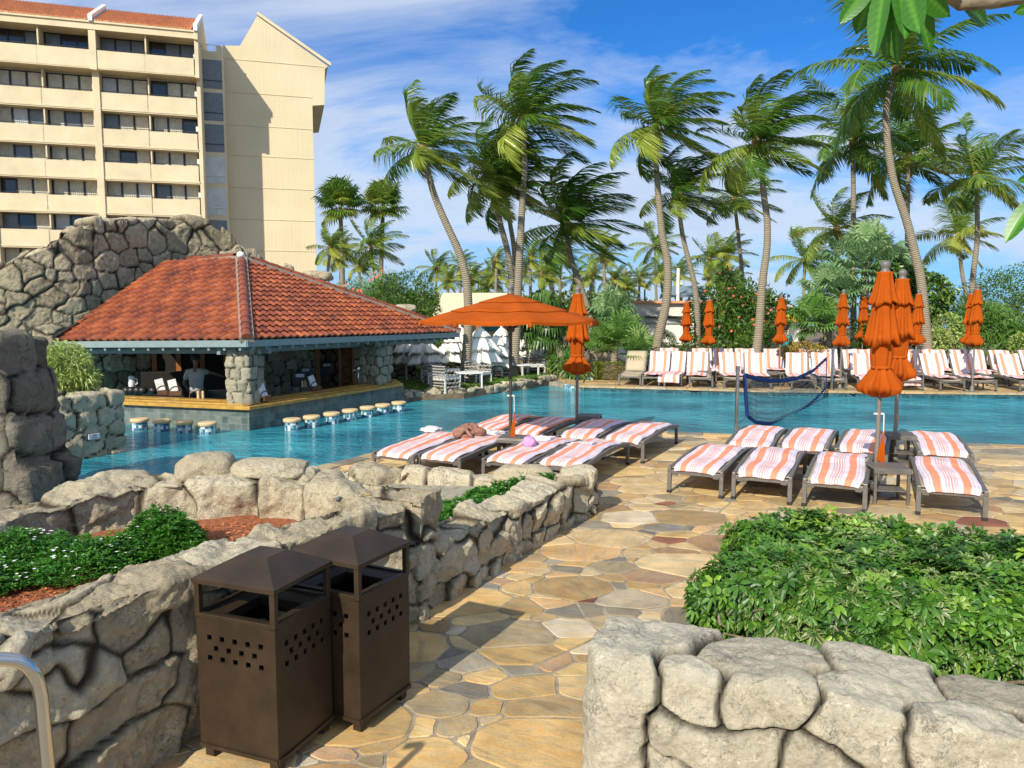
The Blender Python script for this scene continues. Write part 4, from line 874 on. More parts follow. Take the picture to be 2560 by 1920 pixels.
for k in range(NB + 1):
    b = MB(HO); s = k * BW; p = [(.95, 23.5), (.95, 23.95), (-4.5, 26.6), (-4.5, 26.15)]
    for sgn in (1,):
        a = [b.av(fac(s - .13, *x)) for x in p]; c = [b.av(fac(s + .16, *x)) for x in p]; b.af(a); b.af(c[::-1])
        for q in range(4): b.af([a[q], a[(q + 1) % 4], c[(q + 1) % 4], c[q]])
    b.build('roof_kerb', M_white, hotel)
def win_mesh(i, pane_kinds, first):
    """three sliding panes between room dividers; local to the hotel root"""
    f = MB(HO); w3 = BW / 2 - .32
    return f
for k in range(NB):
    for h in range(2):
        s0 = k * BW + .26 + h * (BW / 2 - .1); s1 = s0 + BW / 2 - .36
        for i, t in enumerate(tops):
            if k > 1 and i % 1: continue
            n0 = 0 if i else .62; rr = random.Random(k * 50 + h * 20 + i)
            pb_ = MB(HO); fbox(pb_, s0 - (.12 if h else .02), s1 + .22, n0 - .14, n0, t - 1.28, t)
            if i: fbox(pb_, s0 - .1, s1 + .2, n0, n0 + .035, t - 1.27, t - 1.16)
            bl = pb_.build('balcony', M_stucco, hotel)
            rb = MB(HO); rb.tube([fac(s0 - .1, n0 - .07, t + .12), fac(s1 + .2, n0 - .07, t + .12)], .025, 5)
            rb.build('railing', M_black, bl)
            wf = MB(HO); zt_ = t + (1.42 if i == 0 else 1.38)
            for q in range(4): x = s0 + (s1 - s0) * q / 3; fbox(wf, x - .055, x + .055, -1.02, -.90, t - 1.3, zt_)
            fbox(wf, s0, s1, -1.02, -.90, zt_ - .08, zt_); fbox(wf, s1 + .06, s1 + .16, -1.6, n0 - .15, t - 1.35, zt_ + .02, 1)
            wo = wf.build('window', [M_black, M_stucco], hotel)
            for q in range(3):
                x0 = s0 + (s1 - s0) * q / 3 + .06; x1 = s0 + (s1 - s0) * (q + 1) / 3 - .06
                g = MB(HO); kind = rr.choice([0, 1, 1, 1, 1, 2]) if i else 0
                if i == 5 and q == 1: kind = 0
                nseg = 14
                if kind:
                    for e_ in range(nseg):
                        a0, a1 = x0 + (x1 - x0) * e_ / nseg, x0 + (x1 - x0) * (e_ + 1) / nseg; d0, d1 = (.03 * (e_ % 2), .03 * ((e_ + 1) % 2))
                        g.quad(fac(a0, -.985 + d0, t - 1.3), fac(a1, -.985 + d1, t - 1.3), fac(a1, -.985 + d1, zt_ - .08), fac(a0, -.985 + d0, zt_ - .08))
                else: g.quad(fac(x0, -.97, t - 1.3), fac(x1, -.97, t - 1.3), fac(x1, -.97, zt_ - .08), fac(x0, -.97, zt_ - .08))
                g.build('pane', [M_glass_grey, M_curtain, M_curtain_w][kind] if not (kind == 0 and rr.random() < .5) else M_glass, wo)
            lb = MB(HO); sx = s0 + .0 if h == 0 else s1 + .1; fbox(lb, sx - .08, sx + .08, -.55, -.25, t + .25, t + .62)
            if 1: lb.build('wall_lamp', M_ac, hotel)
# gable tower
T0 = Vector((-24.65, 66.5, 0)); TU = -HU; TN = HN
def tz(px, py, n=0):
    T0_ = T0 + TN * n
    u = (px - 1280) / FPX; v = (960 - py) / FPX; c, s_ = math.cos(PITCH), math.sin(PITCH); kx = u / (c + v * s_)
    t = (T0_.x - kx * T0_.y) / (kx * TU.y - TU.x); Y = T0_.y + TU.y * t; return t, A(px, py, Y).z
def tw(t, n, z): p = T0 + TU * t + TN * n; return Vector((p.x, p.y, z))
tower = empty('hotel_tower', tw(0, 0, 0), 0, 'blank cream gable-ended tower with one sloping roof edge, right of the balconies', 'tower'); TO = tuple(tw(0, 0, 0))
prof = [tz(565, 116), tz(600, 114), tz(643, 40), tz(820, 166), tz(812, 172), tz(811, 262), tz(781, 264)]
tR = prof[-1][0]; prof[0] = (0, prof[0][1]); prof += [(tR, 0), (0, 0)]
def extr(b, pr, n0, n1, m=0):
    a = [b.av(tw(t, n0, z)) for t, z in pr]; c = [b.av(tw(t, n1, z)) for t, z in pr]; b.af(a[::-1], m); b.af(c, m)
    for k in range(len(pr)): j = (k + 1) % len(pr); b.af([a[k], a[j], c[j], c[k]], m)
b = MB(TO); extr(b, prof, 0, -11); b.build('wall', M_rib, tower)
b = MB(TO)
for y0, y1 in ((146, 169), (228, 247), (310, 321), (386, 396), (466, 474), (546, 552), (624, 629)):
    z0 = tz(566, y0)[1]; t1 = prof[5][0] if y0 < 200 else tR; b.box(tw(t1 / 2, .012, z0), (t1, .05, .06), hang)
b.build('joint_band', M_stucco, tower)
ax, az = tz(643, 38); ex, ez = tz(824, 164); b = MB(TO)
a = [(ax, az + .02), (ax, az + .28), (ex + .1, ez + .22), (ex + .1, ez - .05)]; extr(b, a, .12, -.25)
b.build('roof_coping', M_stucco, tower)
# stair glazing between block and tower
SN = 1.9; b = MB(TO); tL, tE = tz(501, 200, SN)[0], tz(558, 200, SN)[0]; tM, tWd = (tL + tE) / 2, tE - tL
zt0 = tz(530, 128, SN)[1]; b.box(tw(tM, SN - 1.2, zt0 / 2), (tWd, 2.4, zt0), hang); b.build('stair_wall', M_stucco, tower)
for k, (y0, y1) in enumerate(((150, 222), (232, 302), (311, 380), (392, 458), (470, 538), (550, 618))):
    z1, z0 = tz(535, y0, SN)[1], tz(535, y1, SN)[1]; g = MB(TO); g.box(tw(tM, SN, (z0 + z1) / 2), (tWd - .16, .04, z1 - z0), hang)
    w_ = g.build('stair_window', M_glass_grey if k < 3 or k == 5 else M_curtain_w, tower)
    g = MB(TO); g.box(tw(tM, SN + .04, z0 + (z1 - z0) * .28), (tWd - .16, .05, .05), hang); g.build('rail', M_white if 2 < k < 5 else M_black, w_)
g = MB(TO); g.tube([tw(tL, SN - .2, zt0 + .55), tw(tE, SN - .2, zt0 + .55)], .03, 6)
for q in range(4): g.tube([tw(tL + tWd * q / 3, SN - .2, zt0), tw(tL + tWd * q / 3, SN - .2, zt0 + .55)], .025, 5)
g.build('roof_railing', M_white, tower)

# ---------------------------------------------------------------- pool bar
c0 = G(624, 1077, WZ); cl = G(296, 1060, WZ); crr = G(1010, 1003, WZ)
da = (cl - c0).normalized(); db = (crr - c0).normalized(); da.z = db.z = 0
CZ = .36
bar = empty('pool_bar', (c0.x, c0.y, WZ), 0, 'open swim-up bar pavilion with red clay tile roof and yellow counter', 'pool bar'); BO = (c0.x, c0.y, WZ)
nL = Vector((-da.y, da.x, 0)); nL = nL if nL.y > 0 else -nL                # inward normals
nR = Vector((-db.y, db.x, 0)); nR = nR if nR.x < 0 else -nR
c_ = tilewall('bar_front', [cl.xy, c0.xy, crr.xy], -.6, CZ - .06, M_tile); me = c_.data
for v in me.vertices: v.co -= Vector(BO)
c_.parent = bar; c_.name = 'tiled_front'
b = MB(BO)
def rail(b, off, w, z0, z1, m=0):
    """mitred band following the counter, off = distance outwards from the wall"""
    def cor(o): # corner of two offset lines
        A0 = c0 - nL * o; B0 = c0 - nR * o; d = da.x * db.y - da.y * db.x; t = ((B0.x - A0.x) * db.y - (B0.y - A0.y) * db.x) / d; return A0 + da * t
    Ln, Rn = (cl - c0).length - .1, (crr - c0).length - .1
    o0, o1 = cor(off), cor(off - w)
    pl = [o0 + da * Ln, o0, o0 + db * Rn, o1 + db * Rn, o1, o1 + da * Ln]
    for q in ([0, 1, 4, 5], [1, 2, 3, 4]):
        vs_ = [pl[k] for k in q]; a = [b.av((p.x, p.y, z0)) for p in vs_]; c = [b.av((p.x, p.y, z1)) for p in vs_]
        b.af(a[::-1], m); b.af(c, m)
        for k in range(4): b.af([a[k], a[(k + 1) % 4], c[(k + 1) % 4], c[k]], m)
    return cor
rail(b, .10, .17, CZ - .06, CZ + .01); b.build('counter_edge', M_wood, bar, bev=.008)
b = MB(BO); cor = rail(b, -.075, .50, CZ - .08, CZ + .035); b.build('counter_top', M_wood, bar, bev=.008)
b = MB(BO); rail(b, -.30, .24, CZ + .037, CZ + .055); b.build('counter_step', M_wood, bar, bev=.005)
# corner pillar and second pillar
def ring_at(c, w, d, ax, ay): return [tuple((c + ax * x * w / 2 + ay * y * d / 2).xy) for x, y in ((-1, -1), (1, -1), (1, 1), (-1, 1))]
def ccw(o):
    a = sum(o[i - 1][0] * o[i][1] - o[i][0] * o[i - 1][1] for i in range(len(o))); return o if a > 0 else o[::-1]
kw = dict(seeds_w=.27, course=.24, ds=.028, r=.05, gw=.03, depth=.035, pillow=.025, off=.012, rough=.014, tilt=.06, warp=.03, pn=3.2)
pc = c0 + (nL + nR).normalized() * .34 + (da + db) * .10
rock_post('pillar', ccw(ring_at(pc, .56, .56, da, nL)), CZ + .03, 1.84, M_rock_teal, seed=5, parent=bar, org=BO, taper=lambda h: (1 - .08 * h, 0, 0), **kw)
p2 = c0 + db * 4.75 + nR * .34
rock_post('pillar', ccw(ring_at(p2, .62, .60, db, nR)), CZ + .03, 1.84, M_rock_teal, seed=6, parent=bar, org=BO, taper=lambda h: (1 - .06 * h, 0, 0), **kw)
# inner walls: dark timber wall blackened for shade, stone wall with a shuttered doorway
w0 = A(300, 900, 19.6); w1 = A(655, 900, 20.6); w2 = A(792, 900, 21.5); w3 = A(884, 900, 22.1); w4 = A(938, 900, 22.5)
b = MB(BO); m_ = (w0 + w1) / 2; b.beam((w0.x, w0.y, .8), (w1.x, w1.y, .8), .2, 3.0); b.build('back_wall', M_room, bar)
for k in range(6):
    p = w0.lerp(w1, (k + .5) / 6); b = MB(BO); b.box((p.x, p.y - .14, .9), (.12, .06, 2.2), math.atan2(w1.y - w0.y, w1.x - w0.x)); b.build('wall_batten', M_shutter, bar)
for k, (x, w_, h_) in enumerate(((395, .22, .42), (480, .95, .62), (560, .5, .6), (612, .5, .6))):
    p = A(x, 880, 19.0); b = MB(BO); b.box((p.x, p.y, 1.62), (w_, .04, h_), .2); b.build('hanging_screen', M_glass_grey, bar)
rw = dict(seeds_w=.42, course=.30, ds=.045, r=.05, gw=.035, depth=.04, pillow=.02, off=.015, rough=.016, tilt=.06, warp=.05)
rock_wall('stone_wall', [(w1.x - .1, w1.y, -.3, 2.3, .3), ((w1.x + w2.x) / 2, (w1.y + w2.y) / 2, -.3, 2.3, .3), (w2.x, w2.y, -.3, 2.3, .3)], seed=61, mat=M_rock_mid, parent=bar, org=BO, **dict(rw))
rock_wall('stone_wall', [(w3.x, w3.y, -.3, 2.3, .3), ((w3.x + w4.x) / 2, (w3.y + w4.y) / 2, -.3, 2.3, .3), (w4.x, w4.y, -.3, 2.3, .3)], seed=62, mat=M_rock_mid, parent=bar, org=BO, **dict(rw))
# louvred shutter doors
for q, (f0, f1) in enumerate(((.62, .99), (0, .05))):
    a, c = w2.lerp(w3, f0), w2.lerp(w3, f1); b = MB(BO); t = (c - a).normalized()
    for p in (a, c): b.box((p.x, p.y - .05, .92), (.07, .06, 2.5), math.atan2(t.y, t.x))
    if q == 0:
        for k in range(34): p = a.lerp(c, .5); b.box((p.x, p.y - .04, -.2 + k * .066), ((c - a).length - .07, .012, .045), 0, rot=Euler((R(35), 0, math.atan2(t.y, t.x))))
    b.build('shutter_door', M_shutter, bar)
b = MB(BO); p = w2.lerp(w3, .4)
for k in range(14): b.box((p.x - .2, p.y + 1.6, .72 + k * .075), (.45, .02, .04), .3)
b.build('window_blind', M_white, bar)
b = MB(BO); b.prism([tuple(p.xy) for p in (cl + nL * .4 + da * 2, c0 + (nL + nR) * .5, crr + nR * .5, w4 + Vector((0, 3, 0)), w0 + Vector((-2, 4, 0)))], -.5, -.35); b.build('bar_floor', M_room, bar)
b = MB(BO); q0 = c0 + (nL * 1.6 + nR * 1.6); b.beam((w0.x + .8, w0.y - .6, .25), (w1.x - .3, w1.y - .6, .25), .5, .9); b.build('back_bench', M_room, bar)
b = MB(BO); s_ = A(545, 985, 17.6); b.box((s_.x, s_.y, .28), (1.1, .45, .35), .12); b.build('ice_sink', M_steel, bar, bev=.03)
# roof
E0, EL, ER = A(617, 850, 14.85), A(138, 853, 16.2), A(1146, 831, 22.2)
AP, RL = A(603, 645, 19.0), A(470, 655, 20.4)
def tile_face(b, B0, B1, T0_, T1, nc, rn, wave=.205, seed=0):
    e = (B1 - B0).normalized(); up = (T0_ - B0); up = up - e * up.dot(e); Lu = up.length; upn = up / Lu; nrm = e.cross(upn)
    if nrm.z < 0: nrm = -nrm
    uT0, uT1, uB1 = (T0_ - B0).dot(e), (T1 - B0).dot(e), (B1 - B0).length; rg = random.Random(seed); K = 8
    hs = [.040 * (math.cos(2 * math.pi * k / K) * .5 + .5) ** .8 + .010 * math.sin(2 * math.pi * k / K) for k in range(K)]
    for j in range(nc):
        v0, v1 = j / nc, (j + 1.12) / nc; vm = (j + .5) / nc; lo, hi = uT0 * min(1, v0), uB1 + (uT1 - uB1) * min(1, v0)
        k0, k1 = math.floor(lo / wave * K), math.ceil(hi / wave * K)
        if hi - lo < .02: continue
        pr = None; sh = 0
        for k in range(k0, k1 + 1):
            u = k * wave / K; row = []
            for v, lift in ((v0, .042), (v1, .004)):
                l_, h_ = uT0 * min(1, v), uB1 + (uT1 - uB1) * min(1, v); uu = min(max(u, l_), h_)
                row.append(B0 + e * uu + upn * Lu * min(v, 1) + nrm * (hs[k % K] + lift))
            row.append(row[0] - nrm * .045)
            ii = [b.av(p) for p in row]
            if pr: 
                for f in ([pr[0], ii[0], ii[1], pr[1]], [pr[2], ii[2], ii[0], pr[0]]): b.af(f); rn.append(((math.floor((k - 1 + 2) / K) * 7919 + j * 104729 + seed * 31) * 2654435761 % 1000) / 1000)
            pr = ii
    return nrm
for nm, args in (('roof', (E0, EL, AP, RL, 17)), ('roof', (ER, E0, AP, AP, 17)), ('roof', (Vector((-6.6, 25.6, 1.6)), ER, AP, AP, 12))):
    b = MB(BO); rn = []; tile_face(b, *args, rn, seed=len(nm) + int(args[0].x * 10)); o = b.build(nm, M_clay, bar, smooth=True, angle=50); o.data.attributes.new('rnd', 'FLOAT', 'FACE').data.foreach_set('value', rn)
b = MB(BO); bk, bl2 = Vector((-6.6, 25.6, 1.6)), Vector((-9.4, 24.8, 1.6))
b.quad(AP, RL, bl2, bk)
for p, q, r_, s2 in ((E0, EL, RL, AP),): b.quad(*[x - Vector((0, 0, .10)) for x in (p, q, r_, s2)])
b.af([b.av(x - Vector((0, 0, .10))) for x in (ER, E0, AP)]); b.build('roof_deck', M_room, bar)
def cap_run(b, P, Q, rn, r=.085, step=.30):
    d = (Q - P); Ln = d.length; d.normalize(); n = int(Ln / step); sd_ = d.cross(Vector((0, 0, 1))).normalized(); up = sd_.cross(d)
    for k in range(n):
        a, c = P + d * (k * step - .02), P + d * ((k + 1) * step + .03); ra, rc = r * 1.12, r * .92; ring = []
        for p, rr in ((a, ra), (c, rc)):
            ring.append([b.av(p + sd_ * math.cos(q) * rr * 1.1 + up * (math.sin(q) * rr + .05)) for q in [math.pi * j / 8 for j in range(9)]])
        for j in range(8): b.af([ring[0][j], ring[0][j + 1], ring[1][j + 1], ring[1][j]]); rn.append(.25)
        b.af(ring[0]); rn.append(.1)
for P_, Q_, nm in ((E0, AP, 'hip_ridge'), (ER, AP, 'hip_ridge'), (RL, AP, 'ridge')):
    b = MB(BO); rn = []; cap_run(b, P_, Q_, rn); o = b.build(nm, M_clay, bar, smooth=True, angle=50); o.data.attributes.new('rnd', 'FLOAT', 'FACE').data.foreach_set('value', rn)
    b = MB(BO); b.beam(P_ + Vector((0, 0, .0)), Q_ + Vector((0, 0, .0)), .27, .10); b.build('ridge_mortar', M_mortar, bar)
b = MB(BO); b.lathe([(.10, 0), (.10, .07), (.07, .12), (0, .14)], AP + Vector((0, -.02, .02)), 14); b.build('ridge_cap', M_white, bar, smooth=True)
b = MB(BO); b.beam(EL + Vector((0, 0, .03)), RL + Vector((0, 0, .05)), .10, .16); b.build('verge_flashing', M_black, bar)
b = MB(BO)
b.beam(E0 - Vector((0, 0, .07)), EL - Vector((0, 0, .07)), .04, .13); b.beam(E0 - Vector((0, 0, .07)), ER - Vector((0, 0, .07)), .04, .13); b.build('fascia', M_teal, bar)
b = MB(BO)
for (P_, Q_, nn) in ((E0, EL, nL), (E0, ER, nR)):
    b.beam(P_ + nn * .75 - Vector((0, 0, .17)), Q_ + nn * .75 - Vector((0, 0, .17)), .09, .26)
b.build('beam', M_teal, bar)
for (P_, Q_, nn, cnt) in ((E0, EL, nL, 13), (E0, ER, nR, 22)):
    for k in range(cnt):
        p = P_.lerp(Q_, (k + .5) / cnt); b = MB(BO)
        b.beam(p + nn * .02 - Vector((0, 0, .14)), p + nn * .8 - Vector((0, 0, .06)), .05, .13); b.build('rafter', M_teal, bar)
b = MB(BO)
for (P_, Q_, nn) in ((E0, EL, nL), (E0, ER, nR)):
    u_ = Vector((0, 0, .045)); b.quad(P_ - u_, Q_ - u_, Q_ + nn * 1.0 - u_ * 3, P_ + nn * 1.0 - u_ * 3)
b.build('soffit', M_teal, bar)
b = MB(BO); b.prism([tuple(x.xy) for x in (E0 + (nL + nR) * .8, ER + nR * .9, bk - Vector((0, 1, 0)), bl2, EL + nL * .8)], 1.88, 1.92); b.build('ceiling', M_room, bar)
# stools in the water
def make_stool():
    t = empty('bar_stool', (0, 0, 0), 0, 'x', 'bar stool', 'mosaic stools standing in the water along the pool bar')
    V = []; F = []; tu = []; tv = []; n = 24
    for k in range(n + 1):
        q = 2 * math.pi * k / n
        for z in (-.45, .165): V.append((.145 * math.cos(q), .145 * math.sin(q), z)); tu.append(.90 * k / n); tv.append(z)
    for k in range(n): F.append((2 * k, 2 * k + 2, 2 * k + 3, 2 * k + 1))
    np_mesh('stool_base', V, F, M_mosaic, t, True, dict(tu=tu, tv=tv))
    b = MB(); b.lathe([(0, .165), (.165, .165), (.175, .18), (.175, .215), (.16, .232), (0, .236)], (0, 0, 0), 24); b.build('seat', M_seat, t, smooth=True, angle=40)
    return t
st0 = make_stool(); first = True
spx = [(349, 1046, 'leftmost'), (404, 1049, 'second from left'), (460, 1052, 'third from left'), (518, 1055, 'fourth from left, nearest the bar corner'),
       (730, 1046, 'first to the right of the bar corner'), (779, 1039, 'second to the right of the bar corner'), (829, 1031, 'third to the right of the bar corner'), (875, 1023, 'fourth to the right of the bar corner'),
       (919, 1016, 'fifth to the right of the bar corner'), (957, 1010, 'sixth to the right of the bar corner'), (997, 1004, 'last to the right, beside the rock edging')]
for i, (px, py, w_) in enumerate(spx):
    p = G(px, py, WZ + .23); o = st0 if i == 0 else copy_tree(st0)
    o.location = (p.x, p.y, WZ); o.rotation_euler.z = i * .7; o['label'] = 'mosaic bar stool with tan seat, ' + w_
# things on the counter
def on_counter(px, py): p = G(px, py, CZ + .05); return Vector((p.x, p.y, CZ + .056))
def menu_stand(px, py, lab, tilt=.25, rz=.2, sc=1):
    p = on_counter(px, py); t = empty('menu_basket', p, rz, lab, 'menu basket', 'menu baskets on the bar counter')
    b = MB(); b.box((0, 0, .055), (.26 * sc, .16, .10)); b.build('basket', M_basket, t, bev=.008)
    b = MB(); b.tube([(.12 * math.cos(q), 0, .10 + .10 * math.sin(q)) for q in [math.pi * k / 8 for k in range(9)]], .012, 6); b.build('handle', M_basket, t)
    b = MB(); b.box((-.06, .02, .22), (.17, .01, .26), rot=Euler((R(-12), R(-14), 0))); b.build('menu_card', M_menu, t)
menu_stand(440, 990, 'brown basket holding a tall menu card, left of the bartender', sc=1); menu_stand(408, 988, 'low brown basket with a leaning menu card at the left end of the counter', rz=.3, sc=.8)
menu_stand(590, 1001, 'menu basket tucked against the left side of the corner pillar', rz=0, sc=.7); menu_stand(664, 1003, 'menu basket tucked against the right side of the corner pillar', rz=1.0, sc=.7)
menu_stand(788, 977, 'menu basket with blue cards on the right counter', rz=1.0)
def shaker(px, py, lab):
    p = on_counter(px, py); b = MB(); b.lathe([(.028, 0), (.03, .02), (.024, .09), (.024, .10), (.026, .105), (.026, .13), (.012, .15), (0, .15)], n=12)
    o = b.build('shaker', M_seat, smooth=True, angle=40); o.location = p; tag(o, lab, 'shaker', 'shakers on the bar counter')
shaker(496, 996, 'left shaker of the pair in front of the bartender'); shaker(508, 995.5, 'right shaker of the pair in front of the bartender')
shaker(756, 968, 'left shaker of the pair on the right counter'); shaker(763, 967, 'right shaker of the pair on the right counter')
for k, px in enumerate((310, 322, 337, 350, 376)):
    p = G(px, 986, CZ + .05); b = MB(); b.lathe([(0, 0), (.07, 0), (.10, .05), (.095, .11), (.05, .15), (0, .155)], n=14); o = b.build('condiment_bowl', M_black, smooth=True); o.location = p + Vector((0, .15, 0))
    tag(o, ['black bowl below the white jug at the counter end', 'black bowl just right of the white jug', 'black bowl in the middle of the row', 'black bowl second from the right of the row', 'black bowl standing apart by the menu basket'][k], 'bowl', 'black bowls on the bar counter')
p = on_counter(320, 984) + Vector((0, .2, .12)); b = MB(); b.lathe([(.06, 0), (.075, .03), (.07, .22), (.05, .25), (0, .25)], n=14); b.tube([(.07, 0, .05), (.12, 0, .08), (.12, 0, .17), (.07, 0, .2)], .012, 6)
o = b.build('jug', M_white, smooth=True, angle=40); o.location = p; tag(o, 'white jug standing at the left end of the bar', 'jug')
p = on_counter(896, 962); b = MB(); b.tube([(0, 0, 0), (0, 0, .34)], .022, 8); b.tube([(0, 0, .33), (-.1, -.05, .37), (-.13, -.06, .30)], .016, 8); b.lathe([(.05, .34), (.06, .40), (.03, .46), (0, .47)], n=10)
o = b.build('beer_tap', M_steel, smooth=True); o.location = p; tag(o, 'steel beer tap at the far right end of the counter', 'beer tap')
for k, (px, py, h_) in enumerate(((736, 970, .34), (752, 950, .30), (806, 940, .36))):
    p = on_counter(px, py) + Vector((0, .3, 0)); b = MB(); b.box((0, 0, h_ / 2), (.30, .22, h_)); b.box((.03, -.115, h_ * .8), (.2, .01, .08), m=1)
    o = b.build('till', [M_black, M_menu], bev=.01); o.location = p; o.rotation_euler.z = .5; tag(o, ['black order terminal nearest the corner pillar', 'low black terminal with a grey screen behind the shakers', 'tall black terminal beside the doorway'][k], 'terminal', 'terminals on the bar')
p = on_counter(795, 934) + Vector((0, .3, 0)); b = MB(); b.lathe([(.035, 0), (.04, .02), (.04, .18), (.015, .24), (.015, .31), (0, .31)], n=12); o = b.build('bottle', M_bottle, smooth=True); o.location = p; tag(o, 'dark bottle by the bar doorway', 'bottle')
# depth plate with its writing
def text_obj(name, txt, size, mt, loc, rot, parent=None, ext=.002, align='CENTER', sx=1.):
    cu = bpy.data.curves.new(name, 'FONT'); cu.body = txt; cu.size = size; cu.extrude = ext; cu.align_x = align; cu.align_y = 'CENTER'
    o = bpy.data.objects.new(name, cu); COL.objects.link(o); dg = bpy.context.evaluated_depsgraph_get(); me = bpy.data.meshes.new_from_object(o.evaluated_get(dg))
    bpy.data.objects.remove(o); me.materials.clear(); me.materials.append(mt); o = bpy.data.objects.new(name, me); COL.objects.link(o); o.location = loc; o.rotation_euler = rot; o.parent = parent; o.scale = (sx, 1, 1); return o
v1 = (o2 - o1).normalized(); pn_ = Vector((v1.y, -v1.x)); s3 = G(230, 1127, WZ)
fx = (235 - 156) / (318 - 156); base = o1.lerp(o2, .46); dp = Vector((base.x, base.y, 0)) + Vector((pn_.x, pn_.y, 0)) * .045
dp.z = A(235, 1091, dp.y).z; yaw = math.atan2(v1.y, v1.x)
plate = empty('depth_plate', dp, yaw, 'small white depth plate fixed to the stone block in the pool', 'depth plate')
b = MB(); b.box((0, 0, 0), (.19, .015, .085)); b.build('plate', M_paper, plate, bev=.004)
text_obj('lettering', '4 FT', .036, M_ink, (0, -.010, .018), (R(90), 0, 0), plate); text_obj('lettering', '1.2 M', .036, M_ink, (-.005, -.010, -.018), (R(90), 0, 0), plate)
# ---------------------------------------------------------------- loungers and towels
AXR = R(27)                                                       # the rows run 27 degrees right of straight ahead
def make_lounger(raised=False):
    t = empty('sun_lounger', (0, 0, 0), 0, 'x', 'sun lounger'); Wd, Ln = .68, 1.92
    def zr(y): return .295 + .055 * math.sin(math.pi * min(1, max(0, y / Ln)) ** 1.3)
    ys = [Ln * k / 12 for k in range(13)]
    ar = .26 if raised else Ln
    for sx in (0, 1):
        x = .022 + sx * (Wd - .044); b = MB()
        top = Ln if not raised else 1.75
        for k in range(12):
            y0, y1 = top * k / 12, top * (k + 1) / 12
            b.beam((x, y0, zr(y0)), (x, y1 + .004, zr(y1)), .044, .06)
        b.build('side_rail', M_frame, t, bev=.008)
    for x in (.022, Wd - .022):
        for y in (.03, (Ln if not raised else 1.75) - .05):
            b = MB(); d = -.03 if y < 1 else .04
            b.beam((x, y, .30), (x, y + d * .6, .035), .05, .042); b.box((x, y + d * .6, .018), (.056, .05, .036), m=1); b.build('leg', [M_frame, M_foot], t, bev=.006)
    b = MB(); b.box((Wd / 2, .03, .265), (Wd - .08, .035, .05)); b.box((.09, .03, .235), (.07, .03, .03)); b.box((Wd - .09, .03, .235), (.07, .03, .03))
    b.build('cross_bar', M_frame, t, bev=.006); b = MB(); b.box((Wd / 2, (Ln if not raised else 1.75) - .05, .27), (Wd - .08, .035, .045)); b.build('cross_bar', M_frame, t, bev=.006)
    ns = 10; b = MB()
    if not raised: b.grid(lambda u, v: (.045 + u * (Wd - .09), .05 + v * (Ln - .1), zr(.05 + v * (Ln - .1)) + .012 - .02 * math.sin(math.pi * u)), 6, 16)
    else: b.grid(lambda u, v: (.045 + u * (Wd - .09), .05 + v * 1.08, zr(v * 1.1) + .016 - .02 * math.sin(math.pi * u)), 6, 10)
    b.build('sling', M_sling, t, smooth=True, solid=.006)
    if raised:
        b = MB(); b.grid(lambda u, v: (.045 + u * (Wd - .09), 1.10 + v * .36, zr(1.1) + .02 + v * .60 + .025 * math.sin(math.pi * v) - .0), 6, 8)
        o = b.build('backrest', M_sling, t, smooth=True, solid=.012)
        b = MB()
        for x in (.03, Wd - .03): b.tube([(x, 1.08, .33), (x, 1.28, .64), (x, 1.465, .955)], .016, 6)
        b.tube([(.03, 1.465, .955), (Wd - .03, 1.465, .955)], .014, 6); b.build('backrest_frame', M_frame, o)
    return t, zr
lounger, zr = make_lounger(); raised_l, zr2 = make_lounger(True)
for k in (lounger, raised_l): KIDS[k.name] = kids(k)
for k in (lounger, raised_l):
    for c in kids(k): KIDS[c.name] = kids(c)
def towel_mesh(seed, fn, nu, nv, mt, name='towel'):
    V = []; U = []; rg = np.random.default_rng(seed)
    for j in range(nv + 1):
        for i in range(nu + 1): V.append(fn(i / nu, j / nv)); U.append(i / nu)
    idx = np.arange((nu + 1) * (nv + 1)).reshape(nv + 1, nu + 1); F = np.stack([idx[:-1, :-1], idx[:-1, 1:], idx[1:, 1:], idx[1:, :-1]], -1).reshape(-1, 4)
    V = np.array(V); n = fbm(V + seed, 5, 3, seed) ; V[:, 2] += n * .013; V[:, 0] += fbm(V + seed * 2, 3, 2, seed + 3) * .012
    n2 = np.abs(fbm(V * np.array([1, .5, 1]) + seed, 9, 2, seed + 5)); V[:, 2] += n2 * .010
    o = np_mesh(name, V, F, mt, None, True, dict(u=U)); m = o.modifiers.new('solid', 'SOLIDIFY'); m.thickness = .014; m.offset = 1
    m = o.modifiers.new('sub', 'SUBSURF'); m.levels = 1; m.render_levels = 1
    return o
def flat_towel(seed, mt, y1=1.78, hang=0.06):
    rg = random.Random(seed); a, c_ = rg.uniform(-.02, .02), rg.uniform(-.02, .02); L0 = 0.02
    def f(u, v):
        y = -.03 + v * y1; x = .075 + u * .535 + a * v + (.02 * (u - .5)) ; z = zr(y) + .038
        if v < .10: q = v / .10; y = .0 + (1 - math.cos(q * math.pi / 2)) * .10 + .0; z = zr(0) + .038 - (1 - math.sin(q * math.pi / 2)) * .055; x += (u - .5) * -.06 * (1 - q)
        e = abs(u - .5) * 2; z -= .018 * max(0, e - .82) / .18
        z += .012 * math.sin(y * 7 + a * 90) * (1 - e * .5); x += .012 * math.sin(y * 3.2 + seed)
        return (x, y, z)
    return towel_mesh(seed, f, 16, 40, mt)
def LX(p, ang): return Vector((math.cos(-ang) * p[0] - math.sin(-ang) * p[1], math.sin(-ang) * p[0] + math.cos(-ang) * p[1], p[2] if len(p) > 2 else 0))
Lrow = 'sun loungers lying flat in the left group'; Rrow = 'sun loungers lying flat in the right group'
